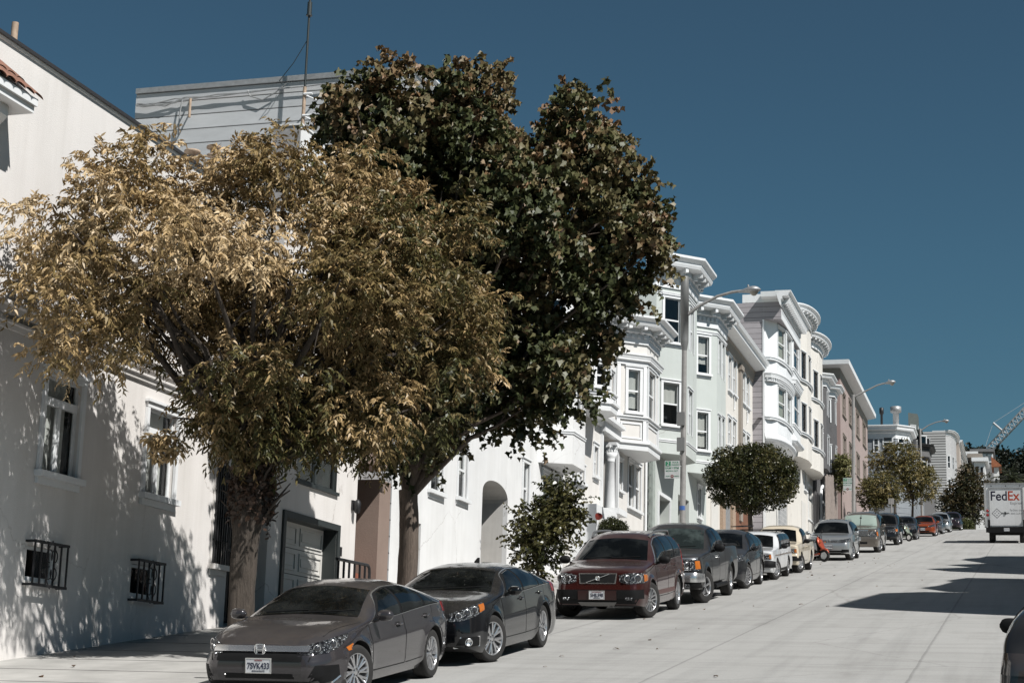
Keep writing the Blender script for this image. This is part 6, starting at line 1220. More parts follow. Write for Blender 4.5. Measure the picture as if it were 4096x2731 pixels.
a.handle(2.42, .86); a.handle(3.48, .90); a.mirror(1.66, .965, .22, .14, arm=.07); a.wheels('split', .34, 8); a.tail([(.74, 4.7, 1.02), (.9, 4.3, 1.05)], [(.74, 4.8, .82), (.9, 4.35, .88)]); a.wiper(1.04)
mb = MB(); p = a.cast((0, 3.0, 3), (0, 0, -1), 0); mb.prism([(-.03, p.y - .06), (.03, p.y - .06), (.02, p.y + .08), (-.02, p.y + .08)], p.z, lambda q: p.z + (.07 if q[1] > p.y else .01)); mb.build('roof_aerial', M_BLKPL, a.root)
# ---- maroon estate SUV
c = dict(L=4.80, W=1.90, H=1.745, wb=2.857, fo=.93, rw=.365, ra=.425, gc=.24, ef=.7, rf=.72, er=.4, rr=.82, pe=2.5, n=3.8, m=2.2, nh=4.6, rimk=.67, spk=.10, rt=.13, flare=.024,
         top=[(0, .94), (.06, 1.0), (.3, 1.05), (.8, 1.10), (1.25, 1.15), (1.6, 1.36), (2.0, 1.60), (2.35, 1.71), (3.0, 1.745), (3.9, 1.73), (4.35, 1.68), (4.6, 1.45), (4.74, 1.15), (4.8, .98)],
         belt=[(0, .84), (.4, .94), (1.0, 1.02), (1.5, 1.075), (2.5, 1.10), (3.8, 1.15), (4.3, 1.16), (4.8, 1.0)], fprof=[(.2, .12), (.4, .01), (.58, 0), (.68, .04), (.95, .10), (1.1, .16)], rprof=[(.2, .10), (.5, 0), (.8, .03), (1.2, .06), (1.7, .30)], flow=.06)
a = Car('parked_car', 'maroon sport utility car with roof rails, slotted dark grille and plate 5HJL598', 'car', c, paint('maroon lacquer', (.042, .0105, .009), .25, .26, .24), parked(c, 34.1))
a.windows([(1.62, 2.05, 2.56, 2.52), (2.64, 2.60, 3.50, 3.44), (3.58, 3.52, 4.26, 4.08)], (1.50, 1.98, 4.36, 4.20), M_BLKPL, ring=(1.44, 1.94, 4.40, 4.26)); a.screen(.76, .64, 1.18, 1.60); a.screen(.66, .56, 1.22, 1.58, rear=True)
a.head([(.50, 0, .89), (.62, .05, .925), (.74, .15, .935), (.85, .35, .925), (.92, .60, .90)], [(.50, 0, .76), (.60, .05, .715), (.72, .15, .72), (.84, .35, .72), (.92, .58, .76)], amber=(.80, 1.0), bowls=((.28, .5, .075), (.58, .5, .085)))
a.front('grille_surround', -.40, .40, .72, .93, M_CHROME, .007, .94); g_ = a.front('grille', -.375, .375, .74, .912, M_BLKPL, .013, .94); a.slats(-.36, .36, .76, .90, 7, flat('dark grille bar', (.05, .05, .05), .4), par=g_, t=.008)
mb = MB(); mb.tube([a.cast((lerp(.24, -.24, k / 6), 0, lerp(.91, .742, k / 6)), (0, 1, 0), .022) for k in range(7)], .009, 6); p = a.cast((0, 0, .826), (0, 1, 0), .026); mb.lathe(p, [(.048, 0), (.048, .012), (.036, .014), (.034, .006), (0, .006)], axis=(0, -1, 0), n=22); mb.build('emblem', M_CHROME, a.root)
a.front('bumper_trim', -.90, .90, .42, .60, M_BLKPL, .014, 1.0, nu=24); a.front('bumper_trim', -.84, .84, .29, .418, M_BLKPL, .008, .9, nu=24); a.front('plate_recess', -.40, .40, .40, .585, flat('deep maroon', (.03, .008, .007), .4), .022); a.front('skid_plate', -.40, .40, .30, .365, flat('skid grey', (.17, .165, .16), .5, .4), .03, .85)
for sd in (1, -1): a.front('fog_lamp', .58 * sd, .72 * sd, .40, .45, M_LAMP, .02)
a.plate('5HJL598', z=.50, top='SAN FRANCISCO', bot='EUROPEAN', off=.036); a.wiper(1.19)
for sd in (1, -1): a.patch('sill_moulding', a.quad([(sd, 1.42, .44), (sd, 3.28, .44), (sd, 3.28, .53), (sd, 1.42, .53)]), (-sd, 0, 0), flat('sill grey', (.10, .05, .045), .5), .010, 14, 3)
a.seams([[(1.46, .40), (1.44, 1.05)], [(1.46, .40), (2.60, .40)], [(2.60, 1.09), (2.60, .40)], [(2.62, .40), (3.32, .42), (3.58, .80), (3.62, 1.12)], [(.62, .93), (1.0, .98), (1.44, 1.06)]])
a.handle(2.36, .98); a.handle(3.40, 1.01); a.mirror(1.60, 1.10, .25, .17, M_BLKPL, .08); a.wheels('split', .36, 7, tw=.235); a.rails(2.2, 4.3, .62, flat('rail grey', (.10, .10, .10), .4), .075, .028)
a.tail([(.80, 4.6, 1.55), (.9, 4.45, 1.55)], [(.84, 4.7, .95), (.93, 4.5, .95)])
# ---- charcoal pickup
def bed(a, y0, y1, z, mat):
    a.patch('cargo_bed', lambda u, v: Vector((lerp(-1, 1, u) * (a.W / 2 - .14), lerp(y0, y1, v), 3)), (0, 0, -1), M_UNDER, .006, 6, 8, thick=.01)
    for sd in (1, -1):
        mb = MB(); mb.tube([a.cast((sd * (a.W / 2 - .07), lerp(y0, y1, k / 6), 3), (0, 0, -1), .012) for k in range(7)], .035, 6); mb.build('bed_rail', mat, a.root)
c = dict(L=5.65, W=2.00, H=1.86, wb=3.52, fo=.93, rw=.385, ra=.47, gc=.34, ef=.5, rf=.80, er=.2, rr=.95, pe=2.6, n=3.7, m=2.2, nh=4.5, rimk=.60, rt=.14, flare=.03, flow=.02,
         top=[(0, 1.06), (.05, 1.11), (.3, 1.15), (.9, 1.20), (1.45, 1.24), (1.75, 1.44), (2.1, 1.72), (2.4, 1.83), (2.9, 1.86), (3.35, 1.83), (3.52, 1.70), (3.60, 1.34), (3.66, 1.30), (5.6, 1.30), (5.65, 1.28)],
         belt=[(0, .98), (.5, 1.08), (1.5, 1.14), (2.4, 1.14), (2.7, 1.20), (3.4, 1.24), (3.7, 1.26), (5.65, 1.26)], fprof=[(.3, .10), (.45, .0), (.66, .0), (.70, .06), (1.05, .10), (1.2, .14)], rprof=[(.3, .05), (.6, 0), (1.3, .02)])
a = Car('parked_pickup', 'charcoal pickup truck with chrome front bumper behind the maroon car', 'pickup truck', c, paint('charcoal lacquer', (.017, .017, .018), .0, .30, .16, .55), parked(c, 39.55))
a.windows([(1.78, 2.20, 2.62, 2.58), (2.70, 2.66, 3.40, 3.28)], (1.70, 2.14, 3.46, 3.34), M_BLKPL); a.screen(.80, .70, 1.27, 1.73, carglass('pickup screen', (.035, .045, .043), .5)); a.screen(.7, .64, 1.4, 1.7, rear=True); bed(a, 3.70, 5.55, 1.3, M_BLKPL)
a.head([(.62, 0, 1.02), (.78, .06, 1.03), (.93, .25, 1.03)], [(.62, 0, .78), (.78, .06, .78), (.94, .25, .79)], amber=(.68, 1), bowls=((.27, .5, .075),)); a.front('grille_surround', -.60, .60, .74, 1.04, M_CHROME, .006); g_ = a.front('grille', -.56, .56, .77, 1.01, M_BLKPL, .012); a.slats(-.56, .56, .80, .98, 3, M_CHROME, par=g_, t=.03)
a.front('lamp_trim', -.97, .97, 1.035, 1.075, M_CHROME, .009, nu=24); a.front('bumper', -.98, .98, .52, .70, M_CHROME, .05, nu=24, thick=.07); a.front('valance', -.95, .95, .34, .515, M_BLKPL, .03, nu=24)
for sd in (1, -1): a.front('fog_lamp', .55 * sd, .75 * sd, .40, .47, M_LAMP, .04)
a.plate('7B42618', z=.60, off=.062); a.wiper(1.28)
for sd in (1, -1):
    mb = MB(); p0, p1 = Vector((sd * 1.02, 1.75, .36)), Vector((sd * 1.02, 3.4, .36)); mb.tube([p0, p1], .055, 8); [mb.tube([Vector((sd * .8, y, .42)), Vector((sd * 1.02, y, .36))], .03, 6) for y in (1.9, 3.2)]; mb.build('side_step', M_BLKPL, a.root)
a.seams([[(1.62, .45), (1.60, 1.10)], [(1.62, .45), (2.66, .45), (2.66, 1.15)], [(2.70, .45), (3.5, .45), (3.54, 1.2)], [(3.60, .42), (3.60, 1.28)], [(.5, 1.04), (1.58, 1.13)]])
a.handle(2.46, 1.02, M_CHROME); a.mirror(1.84, 1.20, .27, .20, M_BLKPL, .09); a.wheels('spoke', .34, 5, tw=.26)
# ---- dark grey hatch
c = dict(L=4.30, W=1.77, H=1.60, wb=2.61, fo=.86, rw=.34, ra=.39, gc=.19, ef=.8, rf=.64, er=.4, rr=.8, pe=2.3, n=3.2, m=2.0, rimk=.72, rt=.12, spk=.10,
         top=[(0, .78), (.1, .86), (.45, .98), (.9, 1.05), (1.1, 1.09), (1.6, 1.36), (2.0, 1.53), (2.4, 1.60), (3.0, 1.59), (3.6, 1.50), (3.95, 1.30), (4.2, 1.08), (4.3, .95)], belt=[(0, .70), (.4, .82), (1.0, .95), (1.6, 1.02), (3.0, 1.10), (3.8, 1.16), (4.3, .95)], fprof=[(.15, .12), (.4, 0), (.6, .02), (.8, .12), (1, .2)])
HATCH = c
def small_car(a, screen, wins, dlo, plate_, head=None, wheel=('split', .32, 7), amber=None, mir=None, han=((2.3, .88), (3.3, .92)), seams=None, grille=(.30, .62, .72), low=(.45, .25, .42), mirmat=None, smat=None):
    a.windows(wins, dlo, M_BLKPL); a.screen(*screen, smat); a.front('grille', -grille[0], grille[0], grille[1], grille[2], M_BLKPL, .005); a.front('lower_grille', -low[0], low[0], low[1], low[2], M_BLKPL, .005)
    t, b = head; a.head(t, b, amber); a.plate(plate_, z=(low[2] + grille[1]) / 2); a.wheels(wheel[0], wheel[1], wheel[2])
    if seams: a.seams(seams)
    for h in han: a.handle(*h, cup=False)
    a.mirror(*(mir or (1.5, 1.0)), .21, .15, mirmat, .07); a.wiper(screen[2] + .01)
a = Car('parked_car', 'dark grey hatchback tucked between the charcoal pickup and the white estate', 'car', c, paint('graphite lacquer', (.018, .019, .021), .1, .26, .16, .7), parked(c, 46.7))
small_car(a, (.68, .56, 1.11, 1.50), [(1.50, 2.0, 2.36, 2.34), (2.44, 2.42, 3.20, 3.10), (3.26, 3.16, 3.72, 3.5)], (1.36, 1.92, 3.80, 3.6), '8ABN570', ([(.46, 0, .79), (.66, .1, .86), (.84, .5, .93)], [(.46, 0, .70), (.66, .1, .71), (.86, .46, .80)]), ('split', .32, 7), mir=(1.42, 1.03), seams=[[(1.28, .35), (1.26, 1.0)], [(1.28, .35), (2.42, .35), (2.40, 1.05)], [(2.46, .35), (3.1, .36), (3.4, .8), (3.44, 1.1)]])
# ---- white boxy estate
c = dict(L=4.78, W=1.71, H=1.46, wb=2.65, fo=.95, rw=.315, ra=.365, gc=.22, ef=.25, rf=.86, er=.2, rr=.92, pe=2.4, n=5.2, m=3.0, nh=6, rimk=.66, rt=.085, flare=.008, flow=.04,
         top=[(0, .86), (.04, .89), (.4, .92), (1.0, .95), (1.42, .98), (1.75, 1.22), (2.0, 1.40), (2.2, 1.445), (2.8, 1.46), (4.2, 1.44), (4.42, 1.38), (4.62, 1.0), (4.72, .85), (4.78, .6)], belt=[(0, .82), (.3, .86), (1.4, .92), (4.4, .93), (4.78, .58)], side=[(0, .94), (.1, .965), (.4, 1.0), (.7, .995), (1, .955)], fprof=[(.2, .10), (.35, .0), (.55, .0), (.58, .07), (.9, .10)], rprof=[(.2, .05), (.5, 0), (.9, .04)])
a = Car('parked_car', 'white boxy old estate car with roof bars and a dark side stripe', 'car', c, paint('white lacquer', (.62, .63, .64), 0, .3, .10), parked(c, 52.3))
small_car(a, (.66, .60, 1.0, 1.36), [(1.74, 2.06, 2.62, 2.60), (2.70, 2.68, 3.36, 3.34), (3.44, 3.42, 4.34, 4.22)], (1.66, 2.0, 4.40, 4.30), '2GKS481', ([(.42, 0, .80), (.6, 0, .80), (.82, .05, .80)], [(.42, 0, .64), (.6, 0, .64), (.82, .05, .64)]), ('disc', .34, 16), amber=(.86, 1), mir=(1.72, .95), han=((2.4, .80), (3.2, .80)), grille=(.40, .64, .80), low=(.5, .25, .36), mirmat=M_BLKPL, seams=[[(1.5, .32), (1.48, .9)], [(1.5, .32), (2.66, .32), (2.66, .9)], [(2.68, .32), (3.3, .34), (3.5, .9)]])
a.front('bumper', -.84, .84, .40, .56, M_BLKPL, .06, nu=20, thick=.10)
for sd in (1, -1): a.patch('side_stripe', a.quad([(sd, .62, .735), (sd, 4.6, .735), (sd, 4.6, .765), (sd, .62, .765)]), (-sd, 0, 0), flat('brown stripe', (.16, .13, .11), .5), .006, 30, 1); a.patch('sill_trim', a.quad([(sd, 1.4, .24), (sd, 3.2, .24), (sd, 3.2, .32), (sd, 1.4, .32)]), (-sd, 0, 0), M_BLKPL, .006, 14, 1)
a.rails(2.5, 3.9, .60, M_BLKPL, .07, .015, (2.55, 3.8)); mb = MB(); mb.box((-.75, 2.0, 1.60), (-.35, 4.3, 1.625)); mb.build('roof_rack', M_BLKPL, a.root)
# ---- cream pickup
c = dict(L=4.70, W=1.69, H=1.58, wb=2.84, fo=.80, rw=.33, ra=.39, gc=.26, ef=.25, rf=.86, er=.12, rr=.97, pe=2.4, n=4.4, m=2.7, nh=6, rimk=.62, rt=.11, flare=.015, flow=.03,
         top=[(0, .92), (.04, .95), (.5, .99), (1.15, 1.03), (1.4, 1.24), (1.65, 1.46), (1.85, 1.55), (2.3, 1.58), (2.55, 1.56), (2.68, 1.42), (2.78, 1.06), (2.82, 1.0), (4.66, 1.0), (4.70, .98)], belt=[(0, .88), (.5, .93), (1.2, .97), (4.7, .97)], side=[(0, .94), (.1, .97), (.5, 1.0), (.8, .99), (1, .965)], fprof=[(.2, .10), (.4, 0), (.6, .0), (.63, .06), (.95, .09)], rprof=[(.2, .05), (.5, 0), (1., .02)])
a = Car('parked_pickup', 'small cream coloured old pickup behind the white estate', 'pickup truck', c, paint('cream lacquer', (.60, .525, .41), 0, .36, .12), parked(c, 57.9))
small_car(a, (.64, .57, 1.06, 1.46), [(1.44, 1.74, 2.52, 2.44)], (1.38, 1.68, 2.58, 2.52), '1M55820', ([(.42, 0, .82), (.6, 0, .82), (.80, .05, .82)], [(.42, 0, .68), (.6, 0, .68), (.80, .05, .68)]), ('disc', .34, 10), amber=(.84, 1), mir=(1.42, 1.0), han=((2.36, .84),), grille=(.40, .66, .84), low=(.5, .3, .40), mirmat=M_BLKPL, seams=[[(1.26, .38), (1.24, .95)], [(1.26, .38), (2.62, .38), (2.62, .96)], [(2.80, .36), (2.80, .97)]]); bed(a, 2.86, 4.62, 1.0, M_BLKPL); a.front('bumper', -.84, .84, .42, .58, M_BLKPL, .05, nu=20, thick=.08)
# ---- silver SUV
c = dict(L=4.43, W=1.81, H=1.68, wb=2.604, fo=.89, rw=.35, ra=.40, gc=.21, ef=.75, rf=.70, er=.4, rr=.82, pe=2.4, n=3.6, m=2.1, rimk=.70, rt=.12, spk=.075,
         top=[(0, .86), (.08, .93), (.4, 1.0), (.9, 1.06), (1.2, 1.10), (1.6, 1.36), (1.95, 1.56), (2.3, 1.66), (2.8, 1.68), (3.7, 1.64), (4.05, 1.52), (4.3, 1.15), (4.43, .95)], belt=[(0, .78), (.4, .90), (1.0, 1.0), (1.6, 1.05), (3.0, 1.09), (3.9, 1.14), (4.43, .95)], fprof=[(.2, .12), (.4, 0), (.6, .01), (.8, .08), (1, .16)])
a = Car('parked_car', 'silver compact sport utility car beyond the orange scooter', 'car', c, paint('silver lacquer', (.44, .455, .46), .65, .28, .15), parked(c, 71.2, .15))
small_car(a, (.72, .60, 1.12, 1.55), [(1.56, 2.0, 2.44, 2.42), (2.52, 2.50, 3.26, 3.20), (3.33, 3.27, 3.86, 3.66)], (1.44, 1.94, 3.94, 3.78), '7LWD306', ([(.40, 0, .83), (.64, .08, .865), (.86, .5, .93)], [(.40, 0, .73), (.64, .08, .73), (.88, .46, .80)]), ('spoke', .34, 10), mir=(1.5, 1.06), seams=[[(1.36, .36), (1.34, 1.03)], [(1.36, .36), (2.5, .36), (2.5, 1.08)], [(2.54, .36), (3.2, .38), (3.46, 1.1)]], grille=(.42, .73, .83), low=(.55, .27, .42)); a.slats(-.42, .42, .755, .80, 2, M_CHROME, t=.02)
mb = MB(); p = a.cast((0, 0, .78), (0, 1, 0), .02); mb.tube([p + Vector((.075 * math.cos(t), 0, .075 * math.sin(t))) for t in np.linspace(0, 2 * math.pi, 24)], .008, 6); mb.tube([p + Vector(v) for v in ((-.05, 0, .05), (-.02, 0, -.055), (0, 0, 0), (.02, 0, -.055), (.05, 0, .05))], .007, 5); mb.build('emblem', M_CHROME, a.root)
for sd in (1, -1): a.front('fog_trim', .52 * sd, .80 * sd, .34, .46, M_BLKPL, .008); a.front('fog_trim', .50 * sd, .82 * sd, .30, .335, M_CHROME, .012)
a.patch('sunroof', lambda u, v: Vector((lerp(-.48, .48, u), lerp(2.25, 3.1, v), 3)), (0, 0, -1), M_CGLASS, .005, 6, 6); a.rails(2.2, 3.9, .58, M_RIMS, .05, .018)
# ---- pewter large SUV with a foil sunshade
c = dict(L=5.05, W=2.00, H=1.93, wb=2.946, fo=.92, rw=.39, ra=.45, gc=.26, ef=.4, rf=.82, er=.25, rr=.9, pe=2.6, n=4.2, m=2.5, nh=5, rimk=.66, rt=.14, flow=.03,
         top=[(0, 1.07), (.05, 1.12), (.5, 1.17), (1.35, 1.23), (1.7, 1.5), (2.05, 1.76), (2.35, 1.88), (3.0, 1.93), (4.5, 1.89), (4.75, 1.8), (4.95, 1.3), (5.05, .9)], belt=[(0, 1.0), (.5, 1.09), (1.4, 1.15), (4.7, 1.19), (5.05, .9)], fprof=[(.25, .10), (.45, 0), (.68, 0), (.72, .05), (1.1, .09)], rprof=[(.3, .05), (.6, 0), (1.8, .15)])
a = Car('parked_car', 'large pewter sport utility car with a pale foil sunshade in its windscreen', 'car', c, paint('pewter lacquer', (.20, .175, .15), .6, .28, .3), parked(c, 82.8, .0))
small_car(a, (.82, .72, 1.26, 1.78), [(1.76, 2.14, 2.66, 2.64), (2.74, 2.72, 3.5, 3.48), (3.58, 3.56, 4.6, 4.5)], (1.66, 2.06, 4.68, 4.6), '5TRC117', ([(.58, 0, 1.02), (.76, .04, 1.02), (.93, .2, 1.02)], [(.58, 0, .76), (.76, .04, .76), (.95, .2, .76)]), ('spoke', .34, 7), amber=(.8, 1), mir=(1.8, 1.22), han=((2.5, 1.0), (3.3, 1.0)), grille=(.46, .80, 1.04), low=(.45, .42, .52), smat=M_SHADE); a.slats(-.5, .5, .82, 1.03, 5, M_CHROME, t=.022); a.front('grille_surround', -.5, .5, 1.045, 1.075, M_CHROME, .012); a.rails(2.4, 4.5, .66, M_BLKPL, .06, .02); mb = MB(); p = [a.cast((.02, 0, z), (0, 1, 0), .010) for z in (1.27, 1.45, 1.62, 1.76)]; mb.tube(p, .012, 5); mb.lathe(p[2], [(.05, 0), (.05, .01), (0, .012)], axis=(0, -1, .4), n=12); mb.build('shade_seam', M_BLKPL, a.root)
# ---- row towards the crest
SUV = dict(c); 
c = dict(L=4.75, W=1.88, H=1.80, wb=2.85, fo=.88, rw=.37, ra=.43, gc=.28, ef=.5, rf=.76, er=.25, rr=.9, pe=2.5, n=4., m=2.3, nh=5, rimk=.62, rt=.13, top=[(0, .98), (.06, 1.04), (.5, 1.09), (1.25, 1.15), (1.6, 1.4), (1.95, 1.66), (2.25, 1.76), (3.0, 1.80), (4.2, 1.77), (4.5, 1.6), (4.68, 1.2), (4.75, .9)], belt=[(0, .9), (.5, 1.0), (1.4, 1.08), (4.4, 1.12), (4.75, .9)])
STD = ([(.46, 0, .86), (.64, .06, .90), (.86, .4, .93)], [(.46, 0, .72), (.64, .06, .72), (.88, .36, .76)])
a = Car('parked_car', 'black sport utility car with tinted windows behind the pewter one', 'car', c, paint('soft black lacquer', (.018, .019, .02), .3, .28, .3), parked(c, 97.9, -.25)); small_car(a, (.76, .66, 1.18, 1.66), [(1.62, 2.0, 2.5, 2.48), (2.58, 2.56, 3.3, 3.28), (3.38, 3.36, 4.3, 4.2)], (1.54, 1.94, 4.4, 4.3), '4KPD692', STD, ('spoke', .34, 6), amber=(.75, 1), mir=(1.6, 1.12), grille=(.4, .72, .9), low=(.5, .35, .5)); a.rails(2.3, 4.1, .6, M_BLKPL, .05, .02)
c = dict(HATCH); c.update(L=3.82, W=1.69, H=1.51, wb=2.46, fo=.75, rw=.30, ra=.35, top=[(0, .76), (.1, .84), (.4, .95), (.8, 1.02), (.98, 1.06), (1.45, 1.32), (1.8, 1.46), (2.2, 1.51), (2.8, 1.49), (3.3, 1.40), (3.6, 1.15), (3.82, .9)], belt=[(0, .68), (.4, .80), (.9, .92), (1.5, .98), (2.8, 1.05), (3.4, 1.1), (3.82, .9)])
YAR = c; HD = ([(.42, 0, .77), (.6, .1, .84), (.80, .46, .92)], [(.42, 0, .66), (.6, .1, .66), (.82, .42, .78)])
a = Car('parked_car', 'small glossy black hatchback beside the pale green scooter', 'car', c, paint('piano black lacquer', (.007, .007, .008), .1, .2, .2), parked(c, 112.6, -.12)); small_car(a, (.64, .52, 1.08, 1.42), [(1.36, 1.8, 2.14, 2.12), (2.22, 2.2, 2.9, 2.84), (2.96, 2.9, 3.34, 3.2)], (1.24, 1.74, 3.4, 3.28), '6BVY938', HD, ('spoke', .3, 7), mir=(1.3, 1.0), han=((2.06, .85), (2.8, .88)))
c = dict(HATCH); c.update(L=4.5, W=1.76, H=1.46, wb=2.6, fo=.92, rw=.32, ra=.37, top=[(0, .74), (.12, .82), (.5, .92), (1.0, .97), (1.25, 1.0), (1.7, 1.25), (2.1, 1.41), (2.5, 1.46), (2.9, 1.45), (3.4, 1.36), (3.85, 1.16), (4.1, 1.1), (4.4, 1.06), (4.5, .9)], belt=[(0, .66), (.4, .76), (1.0, .88), (1.6, .93), (3., .97), (4.0, 1.0), (4.5, .88)])
HE = ([(.42, 0, .745), (.62, .1, .80), (.84, .5, .87)], [(.42, 0, .65), (.62, .1, .65), (.86, .46, .74)]); SW = [(1.56, 2.04, 2.42, 2.4), (2.5, 2.48, 3.26, 3.16), (3.32, 3.22, 3.7, 3.5)]
for i, (nm, mt, y, pl_) in enumerate((('burnt orange saloon parked between the black hatchback and a grey saloon', paint('burnt orange lacquer', (.33, .065, .02), .4, .25, .1), 124.6, '6WQA204'), ('mid grey saloon behind the burnt orange one', paint('mid grey lacquer', (.13, .13, .135), .5, .28, .2), 133.6, '5DFE771'))):
    a = Car('parked_car', nm, 'car', c, mt, parked(c, y, .25)); small_car(a, (.68, .56, 1.02, 1.38), SW, (1.44, 1.98, 3.78, 3.6), pl_, HE, ('spoke', .3, 7), mir=(1.5, .95))
c = dict(c); c.update(H=1.6, rt=.12, top=[(0, .86), (.1, .93), (.5, 1.0), (1.1, 1.06), (1.5, 1.3), (1.9, 1.52), (2.3, 1.6), (3.6, 1.58), (4.1, 1.45), (4.4, 1.1), (4.5, .9)], belt=[(0, .78), (.5, .88), (1.2, 1.0), (4.0, 1.06), (4.5, .9)])
for nm, mt, y, dx in (('pale silver tall car near the crest, roof above the grey saloon', paint('pale silver lacquer', (.40, .42, .43), .5, .3, .1), 141.5, .35), ('dark plum tall car, last of the parked row at the crest', paint('plum lacquer', (.035, .022, .028), .4, .3, .1), 152.3, .7)):
    a = Car('parked_car', nm, 'car', c, mt, parked(c, y, dx)); small_car(a, (.70, .58, 1.08, 1.48), [(1.46, 1.9, 2.4, 2.38), (2.48, 2.46, 3.2, 3.16), (3.26, 3.22, 3.9, 3.7)], (1.36, 1.84, 3.98, 3.8), '4NRT55%d' % (y % 10), STD, ('spoke', .3, 6), mir=(1.5, 1.05))
# ---- dark hatchback at the right edge, seen from behind
c = dict(L=4.10, W=1.73, H=1.44, wb=2.51, fo=.85, rw=.31, ra=.36, gc=.2, ef=.6, rf=.7, er=.42, rr=.80, pe=2.3, n=3.6, m=2.2, rimk=.68, rt=.11, pitch=-math.atan(S), top=[(0, .75), (.1, .82), (.5, .92), (1.0, .98), (1.2, 1.0), (1.65, 1.25), (2.0, 1.40), (2.4, 1.44), (3.1, 1.43), (3.5, 1.37), (3.75, 1.22), (3.95, 1.0), (4.05, .94), (4.10, .80)], belt=[(0, .66), (.4, .76), (1.1, .88), (3.0, .92), (3.7, .95), (4.10, .80)], rprof=[(.2, .10), (.42, 0), (.56, 0), (.62, .06), (.9, .10), (1.4, .16)])
pr = onroad(4010, 2500); yr = 16.2; xl = (ray(4004, 2640).x / ray(4004, 2640).y) * yr
a = Car('parked_car', 'dark grey hatchback cut off by the right edge, seen from behind', 'car', c, paint('slate lacquer', (.028, .030, .034), .4, .28, .25), Vector((xl + .80 + 4.1 * math.sin(R(5)), yr + 4.1 * math.cos(R(5)), ground(yr + 4.1) + .01)), math.pi - R(5))
a.windows([(1.5, 1.95, 2.5, 2.46), (2.58, 2.54, 3.3, 3.2)], (1.4, 1.88, 3.5, 3.36), M_BLKPL); a.screen(.68, .56, 1.02, 1.36); a.screen(.60, .52, 1.0, 1.34, rear=True); a.wheels('spoke', 0, 7); a.mirror(1.5, .96, .22, .16, M_BLKPL, .05); a.plate('4RGB829', y=4.1, z=.62, d=(0, -1, 0)); a.tail([(.64, 4.0, .93), (.80, 3.8, .93)], [(.66, 4.1, .74), (.84, 3.85, .74)], flat('smoked lens', (.05, .045, .045), .12, coat=1))
p = a.cast((.46, 4.1, .80), (0, -1, 0), .012); text_mesh('badge', 'VR6', .07, M_CHROME, a.root, Matrix.Translation((p.x + .0, p.y + .004, p.z)) @ Matrix.Rotation(math.pi / 2, 4, 'X') @ Matrix.Rotation(math.pi, 4, 'Y'), .004, bold=.003); a.patch('bumper', lambda u, v: Vector((lerp(-.83, .83, u), 4.1, lerp(.34, .56, v))), (0, -1, 0), M_BLKPL, .02, 24, 4, thick=.03)
